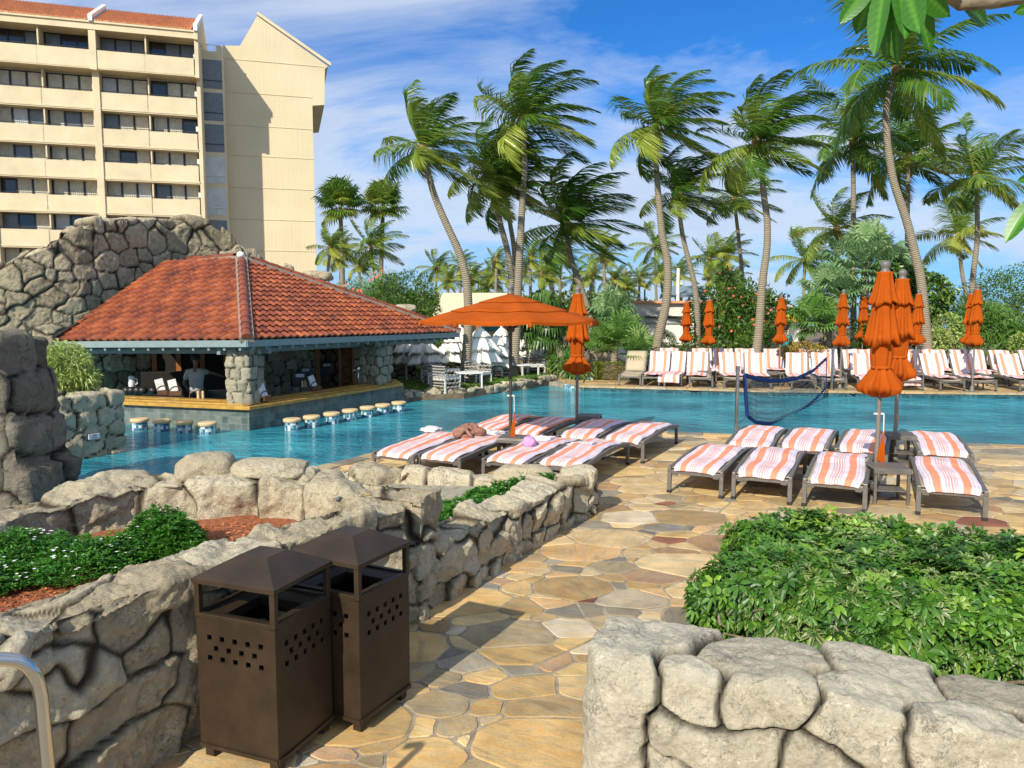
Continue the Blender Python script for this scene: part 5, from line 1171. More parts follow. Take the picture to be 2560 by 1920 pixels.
spots = [((-1.92, 10.36), 'first in the front row of the left group', Lrow), ((-1.28, 10.18), 'second in the front row of the left group, under the pink bag', Lrow),
         ((-.40, 9.92), 'third in the front row of the left group, under the lilac bundle', Lrow), ((.27, 9.66), 'fourth in the front row of the left group, nearest the path', Lrow),
         ((-.80, 12.45), 'first in the back row of the left group, behind the pink bag', Lrow), ((-.14, 12.15), 'second in the back row of the left group, by the open orange umbrella pole', Lrow),
         ((.68, 11.80), 'third in the back row of the left group, right of the pool-side table', Lrow), ((1.33, 11.46), 'fourth in the back row of the left group, its right legs standing clear', Lrow),
         ((1.92, 9.36), 'first in the front row of the right group', Rrow), ((2.62, 9.03), 'second in the front row of the right group', Rrow), ((3.34, 8.70), 'third in the front row of the right group, left of the slatted table', Rrow),
         ((4.46, 8.33), 'rightmost in the front row, right of the slatted table', Rrow),
         ((3.06, 11.0), 'first in the back row of the right group, beside the net pole', Rrow), ((3.78, 10.84), 'second in the back row of the right group', Rrow), ((4.52, 10.66), 'third in the back row of the right group, behind the umbrella pole', Rrow), ((5.55, 10.40), 'rightmost in the back row, nearest the pool edge', Rrow)]
for i, (p, w_, g) in enumerate(spots):
    an = AXR + (i % 3 - 1) * .02 - (.06 if i in (11, 15) else 0)
    o = lounger if i == 0 else copy_tree(lounger); o.location = (p[0], p[1], 0); o.rotation_euler.z = -an; o['label'] = 'lounger, ' + w_; o['group'] = g
    tw_ = flat_towel(i + 3, M_towel2 if i in (4, 5) else M_towel, 1.78 if i % 4 else 1.7); tw_.location = (p[0], p[1], 0); tw_.rotation_euler.z = -an
    tag(tw_, ('broad-striped' if i in (4, 5) else 'coral-striped') + ' towel on the lounger ' + w_.split(',')[0], 'towel', 'striped towels spread on the flat loungers')
    if len(tw_['label'].split()) > 16: tw_['label'] = 'coral-striped towel on the lounger ' + w_.split(',')[0].replace(' from the left', '')
# far deck: raised backs, towels draped over them
def edgeY(x): return float(np.interp(x, [2, 6.8, 14, 34], [22.55, 21.2, 20.45, 18.4]))
def draped(seed, lean, skew, mt=M_towel, short=0):
    rg = random.Random(seed); hang = .10 + rg.random() * .3; ln = .75 + rg.random() * .5 - short
    prof_ = [(1.50, .99 - hang - .1), (1.50, .97)] + [(1.46, .985)] + [(1.44 - .36 * k / 6, .965 - .60 * k / 6) for k in range(0, 7)] + [(1.05 - ln * k / 8, .372 + .012 * math.sin(k * 1.9 + seed)) for k in range(1, 9)]
    if rg.random() < .3: prof_ += [(1.05 - ln - .03, .30), (1.05 - ln - .04, .12)]
    P_ = np.array(prof_); d = np.concatenate([[0], np.cumsum(np.hypot(*np.diff(P_, axis=0).T))]); d /= d[-1]
    def f(u, v):
        y = np.interp(v, d, P_[:, 0]); z = np.interp(v, d, P_[:, 1]); x = .03 + u * .62 + lean * v * .25 + skew * u * v * .0
        if skew: # the towel has slid off on one side and hangs low
            k = max(0, (v - .35)) * skew; x = x * (1 - abs(k) * .35) + (.0 if skew > 0 else abs(k) * .25)
        z += .010 * math.sin(u * 9 + seed) + .012
        return (x, y - (.045 if .08 < v < .6 else .0) * math.sin(min(1, (v - .08) / .1) * math.pi / 2 if v > .08 else 0), z)
    return towel_mesh(seed, f, 12, 30, mt)
frontpx = [(1592, 'b'), (1650, 'b2'), (1690, 'n'), (1745, 's'), (1820, 'n'), (1884, 'n'), (1990, 's'), (2052, 'l'), (2148, 'n'), (2234, 'n'), (2319, 'h'), (2395, 'n'), (2509, 'n')]
backpx = [1672, 1752, 1805, 1858, 1930, 2009, 2064, 2126, 2172, 2284, 2330, 2391, 2425, 2490, 2562]
ordn = ['first', 'second', 'third', 'fourth', 'fifth', 'sixth', 'seventh', 'eighth', 'ninth', 'tenth', 'eleventh', 'twelfth', 'thirteenth', 'fourteenth', 'fifteenth', 'sixteenth']
firstr = True
for row, lst in ((0, frontpx), (1, [(p, 'n') for p in backpx])):
    for i, (px, kd) in enumerate(lst):
        rg = random.Random(row * 100 + i); Y = edgeY((px - 1280) / FPX * 22.3) + .50 + row * 2.15 + rg.uniform(-.08, .12); Yh = Y + 1.45
        an = R(10 if px > 1700 else 16) + rg.uniform(-.06, .06) - (R(6) if px > 2300 else 0); xh = (px - 1280) / FPX * Yh / .9954
        c = Vector((xh, Yh, 0)); o_ = c - LX((.34, 1.45, 0), an)
        if firstr: o = raised_l; firstr = False
        else: o = copy_tree(raised_l)
        o.location = (o_.x, o_.y, .006); o.rotation_euler.z = -an
        rn = ('front', 'back')[row]; w_ = f'{ordn[i]} from the left in the {rn} row across the pool'
        o['label'] = ('bare tan lounger, ' if kd == 'b' else 'raised lounger, ') + w_; o['group'] = f'raised loungers in the {rn} row across the pool'
        if kd == 'b': continue
        tw_ = draped(row * 40 + i, {'s': -.5, 'l': -.35, 'b2': .2}.get(kd, rg.uniform(-.08, .08)), {'h': 1.0, 'b2': .8}.get(kd, rg.choice([0, 0, 0, .4])))
        tw_.location = o.location; tw_.rotation_euler.z = -an; tag(tw_, 'striped towel over the lounger ' + w_, 'towel', f'striped towels in the {rn} row across the pool')
# ---------------------------------------------------------------- side tables
def make_table(w=.40, d=.40, h=.42):
    t = empty('side_table', (0, 0, 0), 0, 'x', 'side table', 'small taupe side tables between the loungers'); b = MB()
    b.box((0, 0, h), (w, d, .022)); b.box((0, -d / 2, h - .03), (w, .02, .05)); b.build('table_top', M_frame, t, bev=.004)
    for x in (-1, 1):
        for y in (-1, 1): b = MB(); b.box((x * (w / 2 - .02), y * (d / 2 - .02), h / 2 - .01), (.034, .034, h - .02)); b.build('leg', M_frame, t, bev=.004)
    b = MB()
    for k in range(7): b.box((0, -d / 2 + .05 + k * (d - .1) / 6, .16), (w - .06, .03, .014))
    b.box((-w / 2 + .03, 0, .15), (.02, d - .06, .02)); b.box((w / 2 - .03, 0, .15), (.02, d - .06, .02)); b.build('shelf', M_frame, t)
    return t
tb = make_table(); KIDS[tb.name] = kids(tb)
tabs = [((4.42, 8.92), 'slatted side table between the two right front loungers'), ((5.72, 11.25), 'side table behind the right umbrella pole at the pool edge'), ((.02, 11.0), 'side table beside the open orange umbrella pole'), ((1.35, 13.3), 'side table at the closed umbrella by the water')]
for i, (p, l) in enumerate(tabs): o = tb if i == 0 else copy_tree(tb); o.location = (p[0], p[1], 0); o.rotation_euler.z = -AXR * (.5 if i else .35); o['label'] = l
for i, px in enumerate((1762, 1935, 2098, 2290, 2440)):
    Y = edgeY((px - 1280) / FPX * 22) + 1.6; o = copy_tree(tb); o.location = ((px - 1280) / FPX * Y, Y, .006); o['label'] = 'side table among the raised loungers across the pool, ' + ordn[i] + ' from the left'; o['group'] = 'side tables across the pool'
# ---------------------------------------------------------------- umbrellas
def flag(t, z, side=1, l=.55):
    b = MB(); b.box((0, 0, z), (.10, .03, .018)); b.tube([(.05 * side, -.02, z), (.055 * side, -.03, z - l)], .006, 6); fl = b.build('flag_bracket', M_white, t)
    b = MB(); p = [(.055 * side, -.03, z - l * .35), (-.02 * side, -.03, z - l * 1.0), (.075 * side, -.05, z - l * 1.12)]; i = [b.av(x) for x in p]; b.af(i); b.build('flag', M_orange, fl, solid=.006)
def make_closed(H=2.78, seed=1, mt=None, pole=None, kind=0):
    t = empty('closed_umbrella', (0, 0, 0), 0, 'x', 'umbrella'); rg = random.Random(seed); mt = mt or M_orange; ph = rg.random() * 6
    b = MB(); b.tube([(0, 0, 0), (0, 0, H - .06)], .024, 10); b.build('pole', pole or M_polegrey, t, smooth=True, angle=40)
    b = MB(); b.lathe([(.20, 0), (.20, .03), (.06, .05), (.045, .18), (0, .18)], n=16); b.build('base', pole or M_polegrey, t, smooth=True, angle=40)
    z = H - .10; b = MB(); b.lathe([(.06, -.02), (.06, .0), (.04, .03), (.045, .05), (.055, .075), (.05, .11), (.03, .13), (0, .135)], (0, 0, z), 14); b.build('finial', M_finial, t, smooth=True)
    def fold(a, k1, k2): return lambda q, k, zz: 1 + (a * (k + 1) / 7) * (.6 * math.cos(8 * q + ph + .05 * k) + .4 * math.sin(13 * q + ph * 2 + .1 * k))
    w = rg.uniform(.68, .78)
    tiers = [([(.09, 0), (.105, -.03), (.12, -.12), (.15, -.24), (.185, -.34), (.20, -.38), (.17, -.37)], .16),
             ([(.11, -.28), (.135, -.36), (.155, -.48), (.18, -.62), (.205, -.76), (.222, -.86), (.20, -.85)], .22),
             ([(.15, -.74), (.15, -.88), (.145, -1.0), (.13, -1.10), (.12, -1.13), (.14, -1.17), (.20, -1.26), (.27, -1.34), (.25, -1.41), (.12, -1.45), (.05, -1.44)], .16)]
    for pr, a in tiers:
        b = MB(); b.lathe([(r_ * (w if j else 1), zz) for j, (r_, zz) in enumerate(pr)], (0, 0, z), 72, fold=fold(a * 1.5, 0, 0), zf=(lambda p3, la: (lambda q, k: (-.028 * math.sin(8 * q + p3) - .03 * math.sin(3 * q + p3 * 2)) * (k / la) ** 2))(ph + len(pr), len(pr)))
        b.build('canopy_tier', mt, t, smooth=True)
    b = MB(); b.lathe([(.135 * w, -1.145), (.142 * w, -1.13), (.135 * w, -1.105)], (0, 0, z), 40, fold=fold(.06, 0, 0)); b.build('tie_strap', mt, t, smooth=True)
    return t
cu = [make_closed(2.78, 1), make_closed(2.78, 2)]
for c in cu: KIDS[c.name] = kids(c)
cp = [((4.42, 9.2), 2.80, 0, 'large closed orange umbrella nearest the hedge, in front of its twin', 1), ((5.66, 11.25), 2.80, 1, 'large closed orange umbrella second behind the nearest one', 1), ((1.13, 13.3), 2.62, 1, 'closed orange umbrella over the black table by the water', 1)]
for i, (p, h, k, l, f) in enumerate(cp):
    o = cu[k] if i < 2 else copy_tree(cu[k]); o.location = (p[0], p[1], 0); o.rotation_euler.z = i * 1.3; o.scale = (1.08, 1.08, h / 2.78); o['label'] = l; o['group'] = 'closed orange umbrellas on the near deck'
flag(cu[0], 1.0); flag(cu[1], 1.10)
for i, (px, yt, yb) in enumerate(((1717, 759, 863), (1774, 754, 869), (1836, 762, 855), (1954, 747, 861), (2109, 738, 867), (2161, 745, 850), (2297, 738, 861), (2444, 727, 866), (2429, 738, 862))):
    Y = min(29, max(20.8, 1.45 * FPX / (yb - yt))) + (0 if i != 8 else .3); top = A(px, yt, Y); H_ = top.z + .12; src = cu[i % 2]
    c = src.copy(); COL.objects.link(c); c.location = (top.x, Y, .01); c.scale = (1, 1, H_ / 2.78); c.rotation_euler.z = i
    for k in KIDS[src.name]:
        if 'flag' not in k.name: copy_tree(k, parent=c)
    c['label'] = 'closed orange umbrella across the pool, ' + ordn[i] + ' from the left' if i < 7 else ('closed orange umbrella at the far right, the front one of a pair', 'closed orange umbrella at the far right, the rear one of a pair')[i - 7]
    c['group'] = 'closed orange umbrellas across the pool'
# the open one
ou = empty('open_umbrella', (-.02, 11.05, 0), 0, 'wide open orange umbrella with vented canopy over the left loungers', 'umbrella')
b = MB(); b.tube([(0, 0, 0), (0, 0, 2.48)], .024, 12); b.build('pole', M_pole, ou, smooth=True, angle=40)
b = MB(); b.lathe([(.22, 0), (.22, .04), (.06, .06), (.045, .2), (0, .2)], n=18); b.build('base', M_pole, ou, smooth=True, angle=40)
b = MB(); b.lathe([(.05, -.01), (.05, .01), (.035, .03), (.045, .06), (.052, .085), (.045, .115), (.02, .13), (0, .13)], (0, 0, 2.48), 14); b.build('finial', M_finial, ou, smooth=True)
def octr(q, r):                                                   # octagon with slightly scalloped sides
    s_ = math.pi / 4; a = (q % s_) - s_ / 2; return r * (math.cos(s_ / 2) / math.cos(a)) 
zz_ = lambda r: 2.475 - .36 * (r / 1.30) ** 1.05 - .012
for r0, r1, dz in ((0.02, .46, .020), (.40, .86, .010), (.80, 1.30, 0)):
    b = MB(); n = 64; rings = []
    for r_ in [r0 + (r1 - r0) * k / 6 for k in range(7)]:
        rings.append([])
        for j in range(n):
            q = 2 * math.pi * j / n + .2; o_ = octr(2 * math.pi * j / n, r_); sag = .02 * math.sin((2 * math.pi * j / n % (math.pi / 4)) / (math.pi / 4) * math.pi) * r_
            rings[-1].append(b.av((o_ * math.cos(q), o_ * math.sin(q), zz_(r_) + dz - sag)))
    for k in range(6):
        for j in range(n): b.af([rings[k][j], rings[k][(j + 1) % n], rings[k + 1][(j + 1) % n], rings[k + 1][j]])
    b.build('canopy', M_orange, ou, smooth=True, solid=.004, angle=30)
b = MB(); n = 64; rr_ = []
for dz in (.0, -.035):
    rr_.append([b.av((octr(2 * math.pi * j / n, 1.302) * math.cos(2 * math.pi * j / n + .2), octr(2 * math.pi * j / n, 1.302) * math.sin(2 * math.pi * j / n + .2), zz_(1.3) + dz - .026 * math.sin((2 * math.pi * j / n % (math.pi / 4)) / (math.pi / 4) * math.pi))) for j in range(n)])
for j in range(n): b.af([rr_[0][j], rr_[0][(j + 1) % n], rr_[1][(j + 1) % n], rr_[1][j]])
b.build('valance', M_orange, ou, solid=.004)
for k in range(8):
    q = k * math.pi / 4 + .2; cx, sy = math.cos(q), math.sin(q); b = MB(); b.tube([(0, 0, 2.44), (1.29 * cx, 1.29 * sy, zz_(1.3) - .015)], .011, 6); rb = b.build('rib', M_pole, ou)
    b = MB(); b.tube([(.03 * cx, .03 * sy, 1.98), (.62 * cx, .62 * sy, zz_(.62) - .02)], .012, 6); b.build('strut', M_pole, rb)
    b = MB(); b.lathe([(.0, -.045), (.028, -.03), (.03, 0), (.015, .02)], (1.29 * cx, 1.29 * sy, zz_(1.3) - .04), 8); b.build('rib_pocket', M_orange, ou)
b = MB(); b.lathe([(.03, 1.93), (.06, 1.95), (.06, 2.0), (.03, 2.02)], n=12); b.build('runner', M_pole, ou); flag(ou, 1.02, 1, .62)
# white layered umbrellas on the terrace
def make_white(seed, spread=1., H=2.5):
    t = empty('white_umbrella', (0, 0, 0), 0, 'x', 'umbrella', 'folded white umbrellas on the terrace'); rg = random.Random(seed); ph = rg.random() * 6
    b = MB(); b.tube([(0, 0, 0), (0, 0, H - .04)], .028, 8); b.build('pole', M_white, t)
    b = MB(); b.lathe([(.03, 0), (.045, .03), (.02, .09), (0, .11)], (0, 0, H - .06), 10); b.build('finial', M_white, t)
    def fo(a): return lambda q, k, zz: 1 + a * (k + .5) / 6 * (.5 * math.cos(6 * q + ph) + .35 * math.cos(11 * q + ph * 3) + .25 * math.sin(3 * q + ph * 2))
    z = H - .07
    for pr, a in (([(.03, 0), (.07, -.05), (.13, -.17), (.19, -.32), (.22, -.44), (.20, -.43)], .45), ([(.15, -.30), (.21, -.46), (.26, -.64), (.30, -.84), (.32, -1.02), (.30, -1.01)], .75), ([(.22, -.85), (.27, -1.0), (.29, -1.2), (.32, -1.42), (.34, -1.56), (.30, -1.55)], 1.1)):
        b = MB(); b.lathe([(r_ * spread, zz) for r_, zz in pr], (0, 0, z), 72, fold=fo(a)); b.build('canopy_tier', M_ivory, t, smooth=True)
    return t
wu = [make_white(1), make_white(2, 1.1)]
for c in wu: KIDS[c.name] = kids(c)
for i, (px, yt, Y, l) in enumerate(((1014, 838, 24.6, 'leftmost folded white umbrella beside the bar eave'), (1053, 836, 24.2, 'folded white umbrella second from the left, in front'), (1130, 836, 25.0, 'folded white umbrella left of the leaning palm trunk'), (1150, 815, 25.6, 'folded white umbrella half hidden by the leaning palm trunk'),
       (1200, 817, 23.2, 'largest folded white umbrella right of the leaning trunk'), (1228, 838, 24.2, 'slanting white umbrella behind the largest one'), (1254, 817, 25.2, 'folded white umbrella left of the black umbrella pole'), (1308, 826, 27.5, 'folded white umbrella under the drooping fan palm'), (1361, 846, 28.5, 'small folded white umbrella by the yellow cone'))):
    p = A(px, yt, Y); src = wu[i % 2]; o = src if i < 2 else copy_tree(src); o.location = (p.x, Y, .02); o.scale = (1.28, 1.28, p.z / 2.5); o.rotation_euler = (0, R(9) if i == 5 else 0, i * 1.1); o['label'] = l
# terrace furniture
def make_wchair():
    t = empty('wicker_chair', (0, 0, 0), 0, 'x', 'chair', 'grey wicker chairs on the terrace')
    b = MB(); b.box((0, 0, .40), (.58, .55, .10)); b.build('seat_cushion', M_whitewall, t, bev=.02)
    for s in (-1, 1):
        b = MB()
        for k in range(5): b.tube([(s * .30, -.27 + .54 * j / 8, .16 + k * .11 + .015 * (-1) ** (j + k)) for j in range(9)], .022, 5)
        b.build('arm', M_wicker, t)
        for y in (-.26, .26): b = MB(); b.box((s * .29, y, .18), (.04, .04, .36)); b.build('leg', M_whitewall, t)
    b = MB()
    for k in range(8): b.tube([(-.28 + .56 * j / 8, .28 + .02 * (-1) ** (j + k), .20 + k * .075) for j in range(9)], .022, 5)
    b.build('backrest', M_wicker, t); return t
wc = make_wchair(); KIDS[wc.name] = kids(wc)
for i, (px, Y, rz, l) in enumerate(((1088, 21.8, .4, 'wicker chair under the front left white umbrella'), (1112, 20.8, 2.4, 'wicker chair nearest the pool, beside the wicker low seat'), (1195, 22.4, 1.0, 'wicker chair behind the leaning palm trunk'), (1245, 24.2, -.5, 'wicker chair left of the stout palm trunk'), (1335, 25.5, .3, 'wicker chair right of the black umbrella pole'), (1367, 26.5, -.6, 'wicker chair beside the yellow cone'))):
    o = wc if i == 0 else copy_tree(wc); o.location = ((px - 1280) / FPX * Y, Y, .02); o.rotation_euler.z = rz; o['label'] = l
def make_ttable():
    t = empty('terrace_table', (0, 0, 0), 0, 'x', 'table', 'white terrace tables'); b = MB(); b.box((0, 0, .48), (.70, .70, .03)); b.build('table_top', M_white, t, bev=.008)
    for x in (-.42, .42):
        for y in (-.42, .42): b = MB(); b.box((x * .74, y * .74, .235), (.04, .04, .47)); b.build('leg', M_white, t)
    return t
wt = make_ttable(); KIDS[wt.name] = kids(wt)
for i, (px, Y, l) in enumerate(((1120, 22.6, 'white table among the chairs left of the leaning trunk'), (1170, 21.6, 'white table just right of the leaning palm trunk'), (1312, 24.6, 'white table right of the black umbrella pole'))):
    o = wt if i == 0 else copy_tree(wt); o.location = ((px - 1280) / FPX * Y, Y, .02); o.rotation_euler.z = .3 * i; o['label'] = l
p = G(1376, 942, .02); cone = empty('caution_cone', (p.x, p.y, .02), .3, 'tall yellow caution cone on the terrace edge', 'caution cone')
b = MB(); b.lathe([(.22, 0), (.22, .04), (.17, .06), (.05, .92), (.03, .97), (0, .97)], n=4); b.build('body', M_yellow, cone)
b = MB()
for k in range(5): b.box((0, -.105 + k * .016, .16 + k * .14), (.09 - k * .008, .02, .035))
b.build('printed_mark', M_ink, cone)
# ---------------------------------------------------------------- brown litter bins
def perf(b, w, z0, z1, holes, M, th=.012):
    """flat panel in local x (0..w) and z with square holes; M maps (x, depth, z)"""
    xs = sorted(set([0, w] + [round(h[0] + s * h[2] / 2, 5) for h in holes for s in (-1, 1)])); zs = sorted(set([z0, z1] + [round(h[1] + s * h[2] / 2, 5) for h in holes for s in (-1, 1)]))
    for i in range(len(xs) - 1):
        for j in range(len(zs) - 1):
            cx, cz = (xs[i] + xs[i + 1]) / 2, (zs[j] + zs[j + 1]) / 2
            if any(abs(cx - h[0]) < h[2] / 2 and abs(cz - h[1]) < h[2] / 2 for h in holes): continue
            b.quad(M(xs[i], 0, zs[j]), M(xs[i + 1], 0, zs[j]), M(xs[i + 1], 0, zs[j + 1]), M(xs[i], 0, zs[j + 1]))
    for h in holes:
        a, c, d, e = h[0] - h[2] / 2, h[0] + h[2] / 2, h[1] - h[2] / 2, h[1] + h[2] / 2
        for p, q in (((a, d), (c, d)), ((c, d), (c, e)), ((c, e), (a, e)), ((a, e), (a, d))): b.quad(M(p[0], 0, p[1]), M(q[0], 0, q[1]), M(q[0], th, q[1]), M(p[0], th, p[1]))
def make_bin():
    """origin at the nearest foot corner; x runs left along the front, y away along the side"""
    t = empty('litter_bin', (0, 0, 0), 0, 'x', 'litter bin', 'brown litter bins by the stone wall'); w, d, zb, zt_, ze = .475, .455, .06, .735, .925
    ez = .028
    def holes(w): 
        h = []; n = 5
        for r_, off, cnt in ((0, 0, 5), (1, .5, 4), (2, 0, 5)):
            for k in range(cnt): h.append((.085 + (k + off) * (w - .165) / 4.0, zt_ - .10 - r_ * .052, ez))
        return h
    b = MB(); hh = holes(w); hd = holes(d)
    perf(b, w, zb, zt_, hh, lambda x, e, z: (-x, e, z)); perf(b, w, zb, zt_, hh, lambda x, e, z: (-x, d - e, z))
    perf(b, d, zb, zt_, hd, lambda x, e, z: (-e, x, z)); perf(b, d, zb, zt_, hd, lambda x, e, z: (-w + e, x, z))
    b.quad((0, 0, zb), (-w, 0, zb), (-w, d, zb), (0, d, zb)); b.build('cabinet', M_bronze, t)
    b = MB()
    for x in (-.0, -w): 
        for y in (0, d): b.box((x + (.011 if x == 0 else -.011) * -1 * 1, y + (.011 if y == 0 else -.011), (zt_ + ze) / 2 - .0), (.030, .030, ze - zt_ + .004))
    for z, hgt in ((zt_ + .006, .026), (ze - .008, .030)):
        for y in (.010, d - .010): b.box((-w / 2, y, z), (w + .006, .026, hgt))
        for x in (-.010, -w + .010): b.box((x, d / 2, z), (.026, d + .006, hgt))
    b.build('frame', M_bronze, t, bev=.003)
    b = MB(); i0, i1 = .085, .0     # rim ledge round the opening
    o_ = [(0, 0), (-w, 0), (-w, d), (0, d)]; n_ = [(-.10, .10), (-w + .10, .10), (-w + .10, d - .10), (-.10, d - .10)]
    for k in range(4): j = (k + 1) % 4; b.quad((*o_[k], zt_ + .014), (*o_[j], zt_ + .014), (*n_[j], zt_ - .012), (*n_[k], zt_ - .012)); b.quad((*n_[k], zt_ - .012), (*n_[j], zt_ - .012), (*n_[j], zt_ - .06), (*n_[k], zt_ - .06))
    b.build('rim', M_bronze, t)
    b = MB(); g = .045; q0 = [(-g, g), (-w + g, g), (-w + g, d - g), (-g, d - g)]
    for k in range(4): j = (k + 1) % 4; b.quad((*q0[k], zb + .02), (*q0[j], zb + .02), (*q0[j], zt_ - .03), (*q0[k], zt_ - .03))
    b.grid(lambda u, v: (-.08 - u * (w - .16), .08 + v * (d - .16), zt_ - .17 + .05 * math.sin(u * 9) * math.sin(v * 8 + 1)), 12, 12); b.build('liner', M_bag, t, smooth=False)
    b = MB(); e = .012; c = [(e, -e), (-w - e, -e), (-w - e, d + e), (e, d + e)]; m = [(-.155, .15), (-w + .155, .15), (-w + .155, d - .15), (-.155, d - .15)]
    for k in range(4):
        j = (k + 1) % 4; b.quad((*c[k], ze + .004), (*c[j], ze + .004), (*m[j], ze + .095), (*m[k], ze + .095)); b.quad((*c[k], ze - .018), (*c[j], ze - .018), (*c[j], ze + .004), (*c[k], ze + .004))
    b.quad(*[(*p, ze + .095) for p in m]); b.quad(*[(*p, ze - .018) for p in c]); b.build('lid', M_bronze, t, bev=.004)
    for x in (-.04, -w + .04):
        for y in (.04, d - .04): b = MB(); b.box((x, y, zb / 2 + .002), (.05, .05, zb - .006)); b.build('foot', M_bronze, t)
    b = MB(); b.box((.003, d / 2, zb + .01), (.012, d, .02)); b.box((-w / 2, -.003, zb + .01), (w, .012, .02)); b.build('base_strip', M_bronze, t)
    return t
bn = make_bin(); KIDS[bn.name] = kids(bn)
bn.location = (-1.125, 3.52, .006); bn.rotation_euler = (0, 0, R(-21)); bn['label'] = 'nearest of the two brown metal litter bins, with a pyramid lid'
b2 = copy_tree(bn, (-.80, 3.885, .006)); b2.rotation_euler = (0, 0, R(-27)); b2['label'] = 'farther brown metal litter bin, half hidden behind the nearest one'
# ---------------------------------------------------------------- pool volleyball net
P0, P1 = G(1840, 1088), Vector((9.0, 21.6, 0)); P1 = Vector(((2083 - 1280) / FPX * 21.3, 21.3, 0))
def netp(s, z): p = P0.lerp(P1, s); return Vector((p.x, p.y, z))
for p, l, h in ((P0, 'steel net pole on the near pool edge', 1.24), (P1, 'steel net pole across the pool among the loungers', 1.20)):
    q = empty('net_pole', p, 0, l, 'net pole', 'steel poles of the pool net'); b = MB(); b.tube([(0, 0, 0), (0, 0, h)], .030 if p is P0 else .038, 14); b.build('post', M_steel, q, smooth=True, angle=40)
    b = MB(); b.lathe([(.036, h - .09), (.040, h - .09), (.040, h + .01), (0, h + .012)] if p is P0 else [(.045, h - .09), (.046, h + .01), (0, h + .012)], n=14); b.build('cap', M_steel, q, smooth=True, angle=40)
def s_of(px, py=1000):
    k = (px - 1280) / FPX / (math.cos(PITCH) + (960 - py) / FPX * math.sin(PITCH)); return (k * P0.y - P0.x) / ((P1.x - P0.x) - k * (P1.y - P0.y))
def npt(px, py): s = s_of(px, py); p = P0.lerp(P1, s); return A(px, py, p.y)
topb = [npt(*p) for p in ((1861, 938), (1892, 947), (1925, 952), (1955, 952), (1993, 946), (2034, 926), (2066, 896))]
botb = [npt(*p) for p in ((1868, 1040), (1890, 1056), (1931, 1060), (1973, 1046), (2014, 1019), (2045, 992), (2066, 968))]
net = empty('pool_net', P0, 0, 'sagging blue-banded volleyball net strung across the pool', 'volleyball net'); NO = tuple(P0)
def interp(pts, n):
    P_ = np.array([tuple(p) for p in pts]); t_ = np.linspace(0, 1, len(P_)); u = np.linspace(0, 1, n); return [Vector([np.interp(x, t_, P_[:, k]) for k in range(3)]) for x in u]
TB, BB = interp(topb, 60), interp(botb, 60)
def band(nm, pts, w, rg=random.Random(4)):
    b = MB(NO); V = [];
    for k, p in enumerate(pts):
        a = w * (.5 + .06 * rg.random()); j = .012 * (-1) ** k
        V.append([b.av((p.x + j, p.y - .012, p.z + a)), b.av((p.x - j, p.y - .02, p.z)), b.av((p.x + j, p.y - .012, p.z - a)), b.av((p.x + j, p.y + .012, p.z - a)), b.av((p.x + j, p.y + .012, p.z + a))])
    for k in range(len(V) - 1):
        for q in range(5): b.af([V[k][q], V[k][(q + 1) % 5], V[k + 1][(q + 1) % 5], V[k + 1][q]])
    b.build(nm, M_navy, net, smooth=False)
band('top_band', TB, .085); band('bottom_band', BB, .075)
b = MB(NO); b.tube(interp([topb[0], (topb[0] * .5 + botb[0] * .5), botb[0]], 12), .035, 6); b.build('side_band', M_navy, net)
b = MB(NO); b.tube([topb[-1], botb[-1]], .014, 5); b.build('cord', M_navy, net)
for q in ([P0 + Vector((0, 0, 1.18)), topb[0]], [P0 + Vector((0, 0, .18)), botb[0]]): b = MB(NO); b.tube(q, .006, 4); b.build('cord', M_navy, net)
b = MB(NO); b.tube([P0 + Vector((.02, 0, .18)), P0 + Vector((.09, 0, .10)), P0 + Vector((.09, 0, .0)), P0 + Vector((.05, 0, -.05))], .006, 4); b.build('cord', M_navy, net); b = MB(NO); b.tube([P1 + Vector((0, 0, 1.1)), topb[-1]], .008, 4); b.build('cord', M_navy, net)
b = MB(NO)
for k in range(1, 60, 1):
    if TB[k].z - BB[k].z > .03: b.tube([TB[k], BB[k]], .0042, 3, cap=False)
for j in range(1, 8): b.tube([TB[k].lerp(BB[k], j / 8 + .012 * math.sin(k * .9 + j)) for k in range(0, 60, 2)], .0042, 3, cap=False)
b.build('mesh', M_net, net)
# handrail on the near left, rails at the far steps
def pipe(name, pts, r, label, cat, mt=M_steel, group=None):
    o_ = Vector(pts[0]); b = MB(o_); b.tube(pts, r, 14); o = b.build(name, mt, smooth=True, angle=50); o.location = o_; return tag(o, label, cat, group)
q = [A(-60, 1650, 2.05), A(10, 1648, 2.08), A(45, 1652, 2.10), A(68, 1664, 2.11), A(86, 1684, 2.12), A(97, 1712, 2.13), A(103, 1745, 2.13)]
pipe('handrail', q + [A(120, 1930, 2.12), A(132, 2120, 2.12), Vector((A(132, 2120, 2.12).x, 2.12, 0))], .0195, 'bent stainless handrail at the bottom left corner', 'handrail')
for i, (a, c, e) in enumerate((((1457, 1012), (1513, 888), 24.0), ((1380, 985), (1418, 893), 25.0))):
    p, t_ = A(a[0], a[1] - 50, 23.6 + i), A(c[0], c[1], 25.2 + i); t_.z = .95; p.z = .0
    pipe('step_handrail', [p, t_, t_ + Vector((.12, .1, .02)), Vector((t_.x + .14, t_.y + .1, .0))], .022, ('sloping handrail right of the pool entry step', 'sloping handrail left of the pool entry step')[i], 'handrail', M_steel, 'handrails at the far pool steps')
